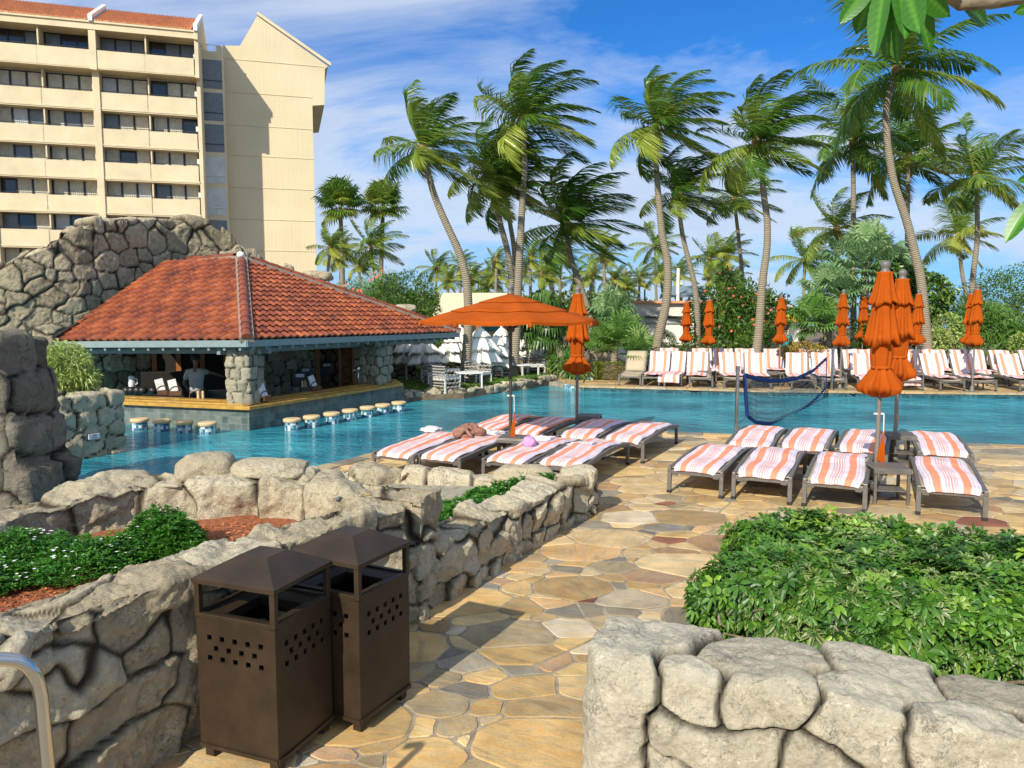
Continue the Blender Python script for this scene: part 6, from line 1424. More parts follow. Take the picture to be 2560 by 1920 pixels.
# pink bag, lilac bundle, white towels left on loungers
def lump(name, c, size, mt, seed, label, cat, rz=0., amp=.16, fr=3.):
    th = np.linspace(0, 2 * math.pi, 40, endpoint=False); ph = np.linspace(-1.5, 1.5, 22); TH, PH = np.meshgrid(th, ph); D = np.stack([np.cos(PH) * np.cos(TH), np.cos(PH) * np.sin(TH), np.sin(PH)], -1).reshape(-1, 3)
    f = 1 + fbm(D + seed, fr * .5, 3, seed) * amp - np.abs(fbm(D + seed, fr, 3, seed + 4)) * amp; P = D * f[:, None] * np.array(size) / 2; P[:, 2] = np.maximum(P[:, 2], -size[2] * .35)
    c0_, s0 = math.cos(rz), math.sin(rz); P = np.stack([P[:, 0] * c0_ - P[:, 1] * s0, P[:, 0] * s0 + P[:, 1] * c0_, P[:, 2]], 1); n = 40; idx = np.arange(22 * n).reshape(-1, n); nx = np.roll(idx, -1, 1); F = np.stack([idx[:-1], nx[:-1], nx[1:], idx[1:]], -1).reshape(-1, 4)
    o = np_mesh(name, P, F, mt); o.location = c; return tag(o, label, cat)
pb2 = A(1173, 1098, 11.2); lump('beach_bag', (pb2.x, pb2.y, .46), (.46, .34, .26), M_pink, 3, 'crumpled dusty pink bag on the second left front lounger', 'bag', .2, .17, 3.)
bag = bpy.data.objects['beach_bag']; b = MB(); b.tube([(-.15, -.13, -.05), (-.08, -.19, .04), (.0, -.17, .10)], .022, 6); b.tube([(-.05, -.17, .08), (.02, -.20, .0), (.08, -.18, -.08)], .026, 6); b.build('strap', M_pink, bag, smooth=True)
lb2 = A(1323, 1118, 10.45); lump('lilac_bundle', (lb2.x, lb2.y, .44), (.20, .20, .19), M_lilac, 8, 'round lilac frilly bundle on the third left front lounger', 'bundle', 0, .12, 6.)
for i, (px, py, Y, sz, l) in enumerate(((1078, 1088, 11.9, (.34, .24, .10), 'rumpled white cloth at the head of the first left front lounger'), (1355, 1108, 10.9, (.40, .26, .12), 'rumpled white cloth beside the lilac bundle'), (1455, 1126, 10.6, (.44, .30, .05), 'folded white cloth on the lounger nearest the path'), (1228, 1092, 11.6, (.50, .34, .07), 'white towel spread beyond the pink bag'))):
    p = A(px, py, Y); lump('white_cloth', (p.x, p.y, .395), sz, M_towelw, 20 + i, l, 'cloth', .4, .3, 4.)
# ---------------------------------------------------------------- foliage makers (all real leaf-sized faces)
def quads_mesh(name, V, rnd, mt, parent=None, smooth=False, extra=None):
    """V: (n,4,3) leaf quads, rnd: (n,)"""
    n = len(V); F = np.arange(n * 4).reshape(n, 4); at = dict(rnd=np.repeat(rnd, 4)); at.update(extra or {})
    return np_mesh(name, V.reshape(-1, 3), F, mt, parent, smooth, at)
def nz(a): return a / (np.linalg.norm(a, axis=-1, keepdims=True) + 1e-9)
def leaf_quads(P, D, Nn, ln, wd, droop=.25, fold=.25):
    """pairs of quads sharing a midrib: base P, direction D, normal Nn"""
    D = nz(D); Sd = nz(np.cross(D, Nn)); Up = nz(np.cross(Sd, D)); ln = ln[:, None]; wd = wd[:, None]
    dn = np.array([0, 0, -1.]); mid = P + D * ln * .45 - Up * wd * fold * 0; tip = P + D * ln + dn * ln * droop
    l = mid + Sd * wd * .5 + Up * wd * fold; r = mid - Sd * wd * .5 + Up * wd * fold; c = mid + dn * ln * droop * .15
    return np.concatenate([np.stack([P, l, tip, c], 1), np.stack([P, c, tip, r], 1)])
WIND = np.array([1., .12, .10])
def coco_crown(seed, nf=24, Lf=2.7, wind=1., leaf=.80, yellow=0):
    rg = np.random.default_rng(seed); out_ = []; rn = []; rb = []
    for k in range(nf):
        az = k * 2.39996 + rg.uniform(-.3, .3); t = (k + .5) / nf; el = R(82) - t * R(118) + rg.uniform(-.12, .12); L_ = Lf * rg.uniform(.82, 1.1) * (1 if t < .8 else .9)
        d = np.array([math.cos(az) * math.cos(el), math.sin(az) * math.cos(el), math.sin(el)]); p = d * .10; ns = 20; ds = L_ / ns; pts = [p.copy()]; dd = [d.copy()]
        against = max(0, -d[0])
        for j in range(ns):
            s = j / ns; d = d + (WIND * wind * (.09 + .16 * s) + np.array([0, 0, -1]) * (.10 + .16 * s)) * (.55 if j < 5 else 1.) * ds * 2.4; d /= np.linalg.norm(d); p = p + d * ds; pts.append(p.copy()); dd.append(d.copy())
        pts = np.array(pts); dd = np.array(dd); fr = rg.random()
        m = 58; tt = (np.arange(m) + .5) / m * .95 + .05; P = np.stack([np.interp(tt, np.linspace(0, 1, ns + 1), pts[:, q]) for q in range(3)], 1); D = nz(np.stack([np.interp(tt, np.linspace(0, 1, ns + 1), dd[:, q]) for q in range(3)], 1))
        S_ = nz(np.cross(D, np.array([0, 0, 1.]) + D * .01)); roll = rg.uniform(-.5, .5); U_ = np.cross(S_, D); S2 = S_ * math.cos(roll) + U_ * math.sin(roll)
        for sg in (-1, 1):
            ll = leaf * np.sin(math.pi * (tt * .86 + .12)) ** .6 * rg.uniform(.8, 1.15, m)
            dr = S2 * sg * (1.0 - .35 * tt[:, None]) + D * (.45 + .6 * tt[:, None]) + WIND * wind * .42 + rg.normal(0, .07, (m, 3)) + np.array([0, 0, -.28]); dr = nz(dr)
            mid = P + dr * ll[:, None] * .5; dr2 = nz(dr + WIND * wind * .34 + np.array([0, 0, -.55])); tip = mid + dr2 * ll[:, None] * .5; wd = (.017 + .012 * rg.random(m))[:, None] * (Lf / 2.7)
            w = nz(np.cross(dr, U_ + rg.normal(0, .3, (m, 3)))); out_.append(np.stack([P - w * wd * .6, mid - w * wd, mid + w * wd, P + w * wd * .6], 1)); out_.append(np.stack([mid - w * wd, tip - w * .002, tip + w * .002, mid + w * wd], 1))
            v = np.clip(.30 + .55 * fr * (.4 + t) + rg.normal(0, .10, m) + (.35 if (yellow and k in yellow) else 0), 0, 1.3); rn += [v, v]
        for j in range(ns):
            wv = np.array([0, 0, 1.]) * .016 * (1 - j / ns) + .004; sv = nz(np.cross(dd[j], [0, 0, 1.]))[None][0] * (.026 * (1 - j / ns) + .006)
            out_.append(np.array([[pts[j] - sv, pts[j + 1] - sv * .9, pts[j + 1] + sv * .9, pts[j] + sv]])); rn.append(np.array([.95]))
    return np.concatenate(out_), np.concatenate(rn)
def crown_obj(name, seed, mt, **kw): V, r = coco_crown(seed, **kw); return quads_mesh(name, V, r, mt)
CR = [crown_obj('crown', s, M_palm, nf=n, Lf=l, wind=w) for s, n, l, w in ((1, 19, 2.2, 1.5), (2, 22, 2.5, 1.8), (3, 23, 2.5, 1.7), (4, 25, 2.3, 2.0), (5, 20, 2.6, 1.3), (6, 18, 2.8, .45))]
CRf = [crown_obj('crown', s, M_palm2, nf=16, Lf=2.4, wind=w) for s, w in ((11, 1.2), (12, .9), (13, 1.5))]
protos_used = set()
def trunk_mesh(pts, r0, r1, parent, org, name='trunk'):
    P = np.array([tuple(p) for p in pts]); d = np.concatenate([[0], np.cumsum(np.linalg.norm(np.diff(P, axis=0), axis=1))]); n = max(10, int(d[-1] / .12)); t = np.linspace(0, d[-1], n)
    C = np.stack([np.interp(t, d, P[:, k]) for k in range(3)], 1)
    for _ in range(8): C[1:-1] = (C[:-2] + 2 * C[1:-1] + C[2:]) / 4
    b = MB(org); s = t / d[-1]; r0 *= .80; r1 *= .82; rad = [r0 * 1.45 if q * d[-1] < .05 else (r0 * (1 + .45 * math.exp(-q * d[-1] / .35)) * (1 - q) + r1 * q) for q in s]
    rad = [x * (1 + .012 * (-1) ** i) for i, x in enumerate(rad)]; b.tube([tuple(c) for c in C], rad, 12)
    o = b.build(name, M_bark, parent, smooth=True); le = np.repeat(t, 12).astype(np.float32); o.data.attributes.new('len', 'FLOAT', 'POINT').data.foreach_set('value', le); return C
def boot(parent, c, r, org, nuts=0, seed=0):
    rg = random.Random(seed); b = MB(org); b.lathe([(r * 1.0, -.30), (r * 1.25, -.12), (r * 1.7, .05), (r * 1.2, .22), (r * .4, .40)], c, 12, fold=lambda q, k, z: 1 + .14 * math.sin(q * 5 + k * 2)); b.build('crown_base', M_boot, parent, smooth=False)
    if nuts:
        for k in range(nuts): 
            q = rg.random() * 6.28; b = MB(org); p = Vector(c) + Vector((math.cos(q) * r * 2.1, math.sin(q) * r * 2.1, rg.uniform(-.15, .05))); b.lathe([(0, -.11), (.07, -.08), (.09, 0), (.06, .09), (0, .12)], p, 8); b.build('coconut', M_nut, parent, smooth=True)
def palm(pix, Y, crown, label, group='coconut palms around the pool', sc=1., r0=.155, r1=.085, z0=.02, dY=0., nuts=0, rz=0., flip=1, base=True, cp=None):
    n = len(pix); pts = [A(px, py, Y + dY * (1 - i / (n - 1))) for i, (px, py) in enumerate(pix)][::-1]      # from the base up
    g = pts[0].copy()
    if g.z > z0: nx_ = pts[1]; d = (g - nx_); k = (g.z - z0) / max(.3, -d.z) if d.z < -.05 else 0; g = g + Vector((d.x * min(k, 1.5) * .6, 0, z0 - g.z)); pts = [g] + pts
    else: pts[0].z = z0; g = pts[0]
    root = empty('palm_tree', g, 0, label, 'palm tree', group); trunk_mesh(pts, r0, r1, root, tuple(g)); top = pts[-1]
    boot(root, tuple(top), r1, tuple(g), nuts, int(top.x * 10))
    c = cp or crown
    o = bpy.data.objects.new('crown', c.data); COL.objects.link(o); o.parent = root; o.location = top - g + Vector((0, 0, .05)); o.scale = (sc, sc * flip, sc); o.rotation_euler = (0, 0, rz); return root
GP = 'tall coconut palms around the pool'
palm([(1056, 378), (1064, 410), (1085, 490), (1120, 570), (1150, 632), (1168, 700), (1172, 800), (1166, 900), (1160, 962)], 22.6, CR[0], 'leaning palm whose curved trunk rises from the lawn left of the open umbrella', GP, .92, .19, .10, rz=.1)
palm([(1306, 306), (1313, 420), (1305, 520), (1300, 620), (1296, 700), (1291, 836), (1282, 940)], 24.6, CR[1], 'tallest straight palm of the trunk cluster behind the open umbrella', GP, .96, .19, .10, rz=-.1)
palm([(1221, 432), (1245, 540), (1268, 620), (1280, 700), (1276, 836), (1266, 942)], 25.2, CR[3], 'left palm of the trunk cluster behind the open umbrella', GP, .84, .17, .09)
palm([(1262, 470), (1275, 560), (1286, 620), (1288, 760), (1290, 940)], 25.9, CR[2], 'lowest palm of the trunk cluster with green coconuts', GP, .9, .14, .08, nuts=5, rz=.3)
palm([(1414, 565), (1425, 640), (1446, 705), (1470, 770), (1480, 830), (1486, 905)], 27.5, CR[3], 'dense dark palm with drooping fronds right of the trunk cluster', GP, 1.15, .19, .10, flip=-1)
palm([(1641, 322), (1638, 384), (1645, 480), (1656, 600), (1668, 640), (1671, 703), (1665, 767), (1652, 817), (1642, 862), (1636, 905)], 26.5, CR[2], 'tall palm with an S-curved trunk in front of the white building', GP, 1.0, .22, .10)
palm([(1693, 488), (1706, 590), (1720, 645), (1736, 705), (1743, 770), (1744, 880)], 27.5, CR[3], 'dark palm just right of the S-curved one', GP, .82, .16, .085, rz=-.2)
palm([(1893, 360), (1902, 378), (1908, 480), (1919, 552), (1918, 625), (1911, 664), (1904, 728), (1898, 822), (1891, 880)], 25.5, CR[2], 'tall palm with green coconuts near the middle right', GP, 1.02, .20, .10, nuts=7, flip=-1)
palm([(1834, 500), (1838, 520), (1847, 600), (1856, 690), (1858, 850)], 32, CR[0], 'thin palm between two taller ones, with yellowing fronds', GP, .9, .14, .08)
palm([(2133, 358), (2133, 431), (2134, 520), (2133, 610), (2134, 860)], 31, CR[5], 'straight slim palm behind the silver fan palm', GP, 1.05, .16, .10)
palm([(2243, 175), (2232, 200), (2214, 268), (2218, 359), (2233, 455), (2267, 551), (2291, 647), (2303, 700), (2318, 860)], 25, CR[5], 'big leaning palm with spreading fronds at the upper right', GP, 1.25, .21, .11)
palm([(2272, 395), (2270, 441), (2269, 540), (2267, 656), (2265, 860)], 33, CR[4], 'palm with a yellow dying frond behind the leaning one', GP, 1.12, .15, .09)
palm([(2440, 448), (2443, 500), (2444, 600), (2432, 690), (2425, 860)], 29, CR[0], 'slim palm at the right with upswept fronds', GP, 1.1, .15, .09, rz=.5)
palm([(2396, 592), (2398, 620), (2405, 685), (2416, 738), (2425, 860)], 40, CRf[1], 'small far palm left of the slim right one', GP, 1.0, .15, .10)
palm([(2012, 650), (2010, 700), (2008, 780), (2008, 860)], 48, CRf[0], 'lone small far palm between the orange umbrellas and the fan palm', GP, 1.05, .14, .10)
palm([(2091, 575), (2094, 628), (2098, 700), (2100, 860)], 36, CRf[2], 'short palm with a brown collar left of the straight slim palm', GP, .95, .15, .10)
palm([(928, 622), (932, 660), (942, 720)], 42, CRf[0], 'small wind-swept palm between the two fan palms', GP, .85, .12, .08)
# yellow dead frond
V, r = coco_crown(77, nf=1, Lf=2.8, wind=.2); V = V.copy(); yf = quads_mesh('dying_frond', V, r, M_yellowfrond, None); pr = [o for o in bpy.data.objects if o.name.startswith('palm_tree') and 'yellow dying' in o['label']][0]
yf.parent = pr; yf.location = A(2272, 395, 33) - pr.location; yf.rotation_euler = (R(150), R(20), R(-20))
# Background palms of the beach grove
rg = random.Random(8)
bgp = [(822, 622, 1.15), (852, 640, 1.1), (900, 668, .8), (1090, 672, .95), (1118, 705, .8), (1180, 700, .9), (1215, 715, .8), (1242, 690, .9), (1330, 650, 1.1), (1356, 690, .9), (1380, 700, .85), (1402, 640, 1.0), (1440, 700, .8),
       (1512, 640, 1.15), (1535, 700, .85), (1560, 720, .8), (1640, 615, 1.2), (1655, 690, .9), (1600, 700, .9), (1700, 690, .9), (1770, 650, 1.2), (1812, 640, 1.15), (1795, 700, .9), (1835, 700, .8), (1475, 690, .9), (1290, 690, .9), (1150, 670, .8), (1240, 655, .7)]
bgp.sort()
for i, (px, py, s) in enumerate(bgp):
    Y = rg.uniform(36, 52); s2 = s * Y / 46 * .62
    palm([(px + rg.uniform(-6, 6), py), (px + rg.uniform(-4, 4), py + 50), (px + rg.uniform(-8, 8), max(py + 90, 800))], Y, CRf[i % 3], 'x', 'palms of the distant grove', s2, .13, .085, rz=rg.uniform(-.4, .4), flip=rg.choice([-1, 1]))
GW = 'one two three four five six seven'.split(); zones = [(800, 'beside the gable tower'), (1200, 'between the round bush and the open umbrella'), (1420, 'right of the trunk cluster'), (1590, 'left of the white building'), (1730, 'above the rooftop canopy'), (9999, 'behind the frangipani tree')]
zc = {}
for o, (px, py, s_) in zip([o for o in bpy.data.objects if o.get('group') == 'palms of the distant grove'], []): pass
gp = sorted([o for o in bpy.data.objects if o.get('group') == 'palms of the distant grove'], key=lambda o: o.location.x / o.location.y)
for o in gp:
    px = 1280 + o.location.x / o.location.y * FPX; z_ = [q for q in zones if px < q[0]][0]; zc[z_[1]] = zc.get(z_[1], 0) + 1; o['label'] = f'distant grove palm, {ordn[zc[z_[1]] - 1]} from the left ' + z_[1]
for c in CR + CRf: bpy.data.objects.remove(c)

def fan_leaves(C, D, size, rg, nseg=22, spread=2.3, droop=.3, pet=.5):
    """fan leaves: petiole end C, facing D"""
    out_ = []; rn = []
    for c, d, s in zip(C, D, size):
        d = nz(d); up = np.array([0, 0, 1.]); sd = nz(np.cross(d, up)); u2 = np.cross(sd, d); tilt = rg.uniform(.1, .6); pl = nz(u2 * math.cos(tilt) + d * math.sin(tilt) * 0 + d * .4); base = rg.uniform(.1, .9)
        roll = rg.uniform(-.5, .5); a0 = nz(d * .75 + u2 * .35)
        for k in range(nseg):
            q = (k / (nseg - 1) - .5) * 2 * spread; dirv = nz(a0 * math.cos(q) + sd * math.sin(q)); L_ = s * (1 - .18 * abs(q) / spread) * rg.uniform(.9, 1.05); w = s * .055
            sv = nz(-a0 * math.sin(q) + sd * math.cos(q)); m = c + dirv * L_ * .62; tip = m + nz(dirv + np.array([0, 0, -droop * 1.8 * rg.uniform(.6, 1.4)])) * L_ * .42; lift = np.cross(dirv, sv) * w * .35 * (-1) ** k
            out_ += [np.stack([c, m - sv * w, m + lift, m + sv * w]), np.stack([m - sv * w, tip, tip + sv * .003, m + sv * w])]; rn += [base + rg.normal(0, .06)] * 2
        out_.append(np.stack([c - d * s * pet + sd * .012, c + sd * .012, c - sd * .012, c - d * s * pet - sd * .012])); rn.append(.8)
    return np.array(out_), np.array(rn)
def fan_tree(name, g, crowns, label, cat, mt, seed, trunk=None, group=None):
    root = empty(name, g, 0, label, cat, group); rg = np.random.default_rng(seed); Vs = []; Rs = []
    if trunk: trunk_mesh([Vector(p) for p in trunk[0]], trunk[1], trunk[2], root, tuple(g))
    for (c, n, pl, size, elmin, droop) in crowns:
        az = np.arange(n) * 2.39996 + rg.uniform(-.3, .3, n); el = np.linspace(1.4, elmin, n) + rg.normal(0, .1, n); D = np.stack([np.cos(az) * np.cos(el), np.sin(az) * np.cos(el), np.sin(el)], 1)
        C = np.array(c) + D * (pl * rg.uniform(.7, 1.1, n))[:, None]; V, r_ = fan_leaves(C, D, size * rg.uniform(.8, 1.1, n), rg, droop=droop, pet=pl / size); Vs.append(V); Rs.append(r_)
    o = quads_mesh('crown' if trunk else 'fronds', np.concatenate(Vs) - np.array(tuple(g)), np.concatenate(Rs), mt, root); return root
for px, py, bx, by, Y, l, m in ((850, 505, 858, 720, 44, 'left tall fan palm with a dark round crown', M_palm), (958, 505, 945, 700, 46, 'right tall fan palm with yellow-green lower leaves', M_palm2)):
    t_, g = A(px, py, Y), A(bx, by, Y); g.z = .02; mid = A((px + bx) / 2 + (3 if px > 900 else 0), (py + by) / 2, Y)
    fan_tree('fan_palm', g, [(tuple(t_), 44, .85, .95, -1.0, .5)], l, 'fan palm', m, px, ([g, mid, t_], .20, .14), 'tall fan palms beside the tower')
def at_(px, py, Y): return tuple(A(px, py, Y))
g = A(2150, 870, 28); g.z = .02
fan_tree('silver_fan_palm', g, [(at_(2160, 665, 27.5), 60, 1.15, .78, -.9, .45), (at_(2080, 730, 27), 30, .8, .7, -.8, .45), (at_(2235, 700, 28), 26, .8, .7, -.8, .45)], 'huge silvery green fan palm rising behind the closed orange umbrellas', 'fan palm', M_fan_grey, 5, ([g, A(2160, 760, 28), A(2165, 650, 27.8)], .22, .16))
g = A(2055, 880, 26.5); g.z = .02
fan_tree('fan_palm', g, [(at_(2040, 800, 26), 26, .55, .70, -.7, .5)], 'short bright fan palm left of the silvery one', 'fan palm', M_fan, 6, ([g, A(2075, 820, 26.3), A(2045, 805, 26.2)], .20, .16))
g = A(1560, 880, 26); g.z = .02
fan_tree('palmetto', g, [(at_(1548, 850, 25), 24, .50, .68, -.4, .25), (at_(1500, 872, 25.2), 12, .40, .58, -.2, .2)], 'bright green palmetto clump behind the bare tan lounger', 'palmetto', M_fan, 7)
g = A(1590, 880, 24.6); g.z = .02
fan_tree('palmetto', g, [(at_(1592, 876, 24.6), 16, .40, .55, -.3, .2)], 'yellow-green palmetto right of the taller bright clump', 'palmetto', M_fan, 17)
g = A(1535, 860, 27.5); g.z = .02
fan_tree('fan_palm', g, [(at_(1532, 792, 27.5), 26, .6, .85, -.7, .5)], 'dull green fan palm behind the bright palmetto', 'fan palm', M_fan_grey, 8, ([g, A(1538, 840, 27.5), A(1534, 800, 27.5)], .15, .12))
g = A(1408, 920, 25); g.z = .02
fan_tree('drooping_fan_palm', g, [(at_(1352, 806, 25.5), 34, .65, .80, -1.0, 1.6)], 'drooping fan palm with a leaning dark trunk behind the open umbrella', 'fan palm', M_bush, 9, ([g, A(1400, 870, 25.2), A(1365, 820, 25.4)], .15, .12))
# leafy bushes
def leafcloud(lobes, n, size, rg, droop=.2, aspect=.42, inner=.35, up=.35):
    """lobes: (cx, cy, cz, rx, ry, rz)"""
    vol = np.array([l[3] * l[4] + l[4] * l[5] + l[3] * l[5] for l in lobes]); cnt = (n * vol / vol.sum()).astype(int); Vs = []; Rs = []
    for l, k in zip(lobes, cnt):
        D = nz(rg.normal(0, 1, (k, 3))); r_ = 1 - inner * rg.random(k) ** 1.6; bump = 1 + .16 * fbm(D * 1.0 + l[0], 2.2, 3, int(abs(l[1]) * 7)); P = np.array(l[:3]) + D * (r_ * bump)[:, None] * np.array(l[3:])
        dr = nz(D * .9 + rg.normal(0, .55, (k, 3)) + np.array([0, 0, up])); nn = nz(D + rg.normal(0, .5, (k, 3)) + np.array([0, 0, .6])); s = size * rg.uniform(.6, 1.25, k)
        V = leaf_quads(P, dr, nn, s, s * aspect, droop); r1 = np.clip(rg.normal(.42, .22, k) + .25 * fbm(P, 1.1, 2, 3), 0, 1.2); Vs.append(V); Rs.append(np.concatenate([r1, r1]))
    return np.concatenate(Vs), np.concatenate(Rs)
def bush(name, lobes, n, size, mt, label, cat, seed=1, flowers=None, stems=True, group=None, kind=None, **kw):
    rg = np.random.default_rng(seed); c = np.array([l[:3] for l in lobes]).mean(0); g = (c[0], c[1], min(l[2] - l[5] for l in lobes)); g = (g[0], g[1], max(0, g[2] - .3))
    root = empty(name, g, 0, label, cat, group)
    if kind: root['kind'] = kind
    V, r_ = leafcloud(lobes, n, size, rg, **kw); quads_mesh('foliage', V - np.array(g), r_, mt, root)
    if stems:
        b = MB(g)
        for l in lobes: b.tube([g, ((g[0] + l[0]) / 2 + .05, (g[1] + l[1]) / 2, (g[2] + l[2]) / 2), l[:3]], [.05, .04, .02], 6)
        b.build('stem', M_twig, root)
    if flowers:
        fm, nf, fs = flowers; Vf = []
        for l in lobes:
            k = max(1, nf // len(lobes)); D = nz(rg.normal(0, 1, (k, 3)) + np.array([0, -.5, .6])); P = np.array(l[:3]) + D * np.array(l[3:]) * 1.08
            for j in range(5):
                q = j * 1.257; a = nz(np.cross(D, [0.1, .2, 1.])); b_ = np.cross(D, a); dr = a * math.cos(q) + b_ * math.sin(q) + D * .3; Vf.append(leaf_quads(P, dr, D, np.full(k, fs), np.full(k, fs * .75), 0., .05))
        Vf = np.concatenate(Vf); quads_mesh('blossom', Vf - np.array(g), np.full(len(Vf), .5), fm, root)
    return root
def L_(px, py, Y, rx, rz, ry=None): p = A(px, py, Y); return (p.x, p.y, p.z, rx, ry or rx, rz)
bush('round_bush', [L_(1010, 745, 30, 1.3, 1.0), L_(985, 765, 29.5, .9, .9), L_(1045, 790, 29.5, .85, .95), L_(1070, 880, 28.5, 1.0, .9)], 9000, .13, M_bush, 'round dark green bush beyond the right roof slope', 'bush', 3)
bush('oleander', [L_(935, 730, 31, 1.0, .75), L_(880, 740, 31, .8, .6), L_(960, 708, 31, .6, .6)], 2600, .20, M_fan_grey, 'loose grey-green oleander with red flowers above the roof', 'shrub', 4, flowers=(M_red_fl, 60, .07), aspect=.22, inner=.7)
bush('hibiscus_bush', [L_(1090, 905, 25.5, .9, .9), L_(1065, 870, 26, .8, .7)], 4000, .12, M_bush, 'dark hibiscus bush with a red flower behind the white umbrellas', 'bush', 5, flowers=(M_red_fl, 6, .08))
bush('plumeria_tree', [L_(1800, 760, 29, 1.0, .75), L_(1870, 750, 29, .9, .7), L_(1760, 820, 28.5, .6, .5), L_(1850, 830, 28.5, 1.1, .7), L_(1930, 790, 29, .7, .8), L_(1820, 700, 29.5, .5, .4)], 6500, .24, M_bush, 'spreading frangipani tree with pink blossoms behind the orange umbrellas', 'tree', 6, flowers=(M_red_fl, 70, .06), aspect=.28, inner=.8)
bush('sea_grape', [L_(2245, 705, 27, .7, .65), L_(2310, 740, 27, .9, .8), L_(2250, 800, 26.5, .9, .9), L_(2200, 830, 26.5, .6, .6), L_(2220, 660, 27.5, .35, .35)], 5200, .17, M_bush, 'round-leaved sea grape tree right of the silvery fan palm', 'tree', 7, aspect=.85, up=.1)
bush('tall_hedge', [L_(2480, 760, 29, 1.2, 1.2), L_(2550, 750, 29, 1.3, 1.25), L_(2430, 800, 28.5, .8, .9), L_(2600, 800, 29, 1.4, 1.2)], 11000, .12, M_bush, 'tall leafy hedge at the right edge behind the loungers', 'hedge', 8)
bush('areca_clump', [L_(2465, 810, 26.5, .8, .7), L_(2535, 840, 26, .7, .6)], 1500, .5, M_fan, 'arching feathery palm clump in front of the tall right hedge', 'palm clump', 9, aspect=.08, droop=.6, inner=.9)
bush('variegated_shrub', [L_(2370, 830, 26, .6, .6), L_(2345, 850, 25.6, .4, .4), L_(2555, 870, 25, .4, .5)], 2600, .13, M_lime, 'pale variegated shrub right of the far umbrella pair', 'shrub', 10)
bush('green_shrub', [L_(2420, 800, 27, .6, .6), L_(2330, 780, 27.5, .5, .5)], 2600, .13, M_fan, 'bright green shrub left of the tall right hedge', 'shrub', 18)
bush('croton_bush', [L_(2010, 880, 25.4, .55, .3), L_(1970, 885, 25.2, .3, .2), L_(2050, 888, 25.3, .35, .25)], 1500, .14, M_croton, 'yellow and brown croton bush behind the raised loungers', 'shrub', 11)
bush('dark_bush', [L_(1650, 870, 27, .6, .5), L_(1750, 880, 27, .8, .5), L_(1900, 870, 27.5, 1.0, .6), L_(2110, 850, 27.5, .7, .8)], 5000, .13, M_bush, 'low dark bushes filling the gap under the palm trunks', 'bush', 12)
bush('fern_clump', [L_(1415, 905, 25.2, .5, .4), L_(1440, 925, 24.8, .35, .25)], 900, .34, M_fan, 'bright fern clump beside the yellow cone', 'fern', 13, aspect=.14, droop=.5, inner=.8, stems=False)
bush('grove_undergrowth', [L_(px, 770 + (px * 7 % 23), 40, 2.0, 1.0) for px in range(860, 1600, 70)], 12000, .30, M_palm2, 'mass of yellow-green undergrowth below the distant palms', 'undergrowth', 14, kind='stuff', stems=False, inner=.6)
bush('grove_undergrowth', [L_(px, 770, 40, 1.3, .8) for px in range(815, 900, 30)], 4000, .30, M_palm2, 'yellow-green undergrowth below the palms beside the tower', 'undergrowth', 15, kind='stuff', stems=False, inner=.6)
bush('mid_bush', [L_(1460, 800, 29, .9, .8), L_(1420, 850, 28, .7, .8), L_(1330, 850, 29, .7, .8)], 5500, .14, M_bush, 'dark bush behind the drooping fan palm', 'bush', 16)
def hedge_box(name, c, d, rz, n, size, mt, label, seed, top_round=.06):
    rg = np.random.default_rng(seed); root = empty(name, (c[0], c[1], c[2] - d[2] / 2), rz, label, 'hedge'); k = n
    P = rg.uniform(-.5, .5, (k, 3)); f = rg.integers(0, 5, k); ax = np.array([0, 0, 1, 1, 2])[f]; sg = np.array([-1, 1, -1, 1, 1])[f]; P[np.arange(k), ax] = sg * (.5 - .09 * rg.random(k) ** 2)
    D = np.zeros((k, 3)); D[np.arange(k), ax] = sg; P = P * np.array(d); P += D * (fbm(P, 2.5, 3, seed) * top_round)[:, None]; P[:, 2] += d[2] / 2
    dr = nz(D + rg.normal(0, .6, (k, 3)) + np.array([0, 0, .4])); s = size * rg.uniform(.6, 1.3, k); V = leaf_quads(P, dr, nz(D + rg.normal(0, .5, (k, 3))), s, s * .5, .1); r_ = np.clip(rg.normal(.45, .22, k), 0, 1.1)
    quads_mesh('foliage', V, np.concatenate([r_, r_]), mt, root)
    b = MB(); b.box((0, 0, d[2] * .42), (d[0] * .84, d[1] * .6, d[2] * .8)); b.build('hedge_core', M_soil, root); return root
hp = G(1560, 945, 0); hedge_box('clipped_hedge', (hp.x + .15, 25.0, .28), (2.3, .7, .52), 0, 9000, .05, M_clip, 'low clipped yellow-green hedge behind the bare tan lounger', 1)
hedge_box('clipped_hedge', (14.0, 25.6, .42), (4.2, .7, .80), -.1, 9000, .06, M_clip, 'clipped hedge running behind the loungers at the far right', 2)
bush('planter_shrub', [L_(168, 902, 12.8, .34, .32), L_(115, 930, 12.9, .33, .27), L_(205, 945, 12.8, .26, .20), L_(145, 955, 12.7, .40, .20), L_(92, 890, 12.9, .13, .10)], 5200, .12, M_lime, 'lime-cream variegated shrub growing on the stone block planter', 'shrub', 20, aspect=.24, droop=.45, inner=.5)
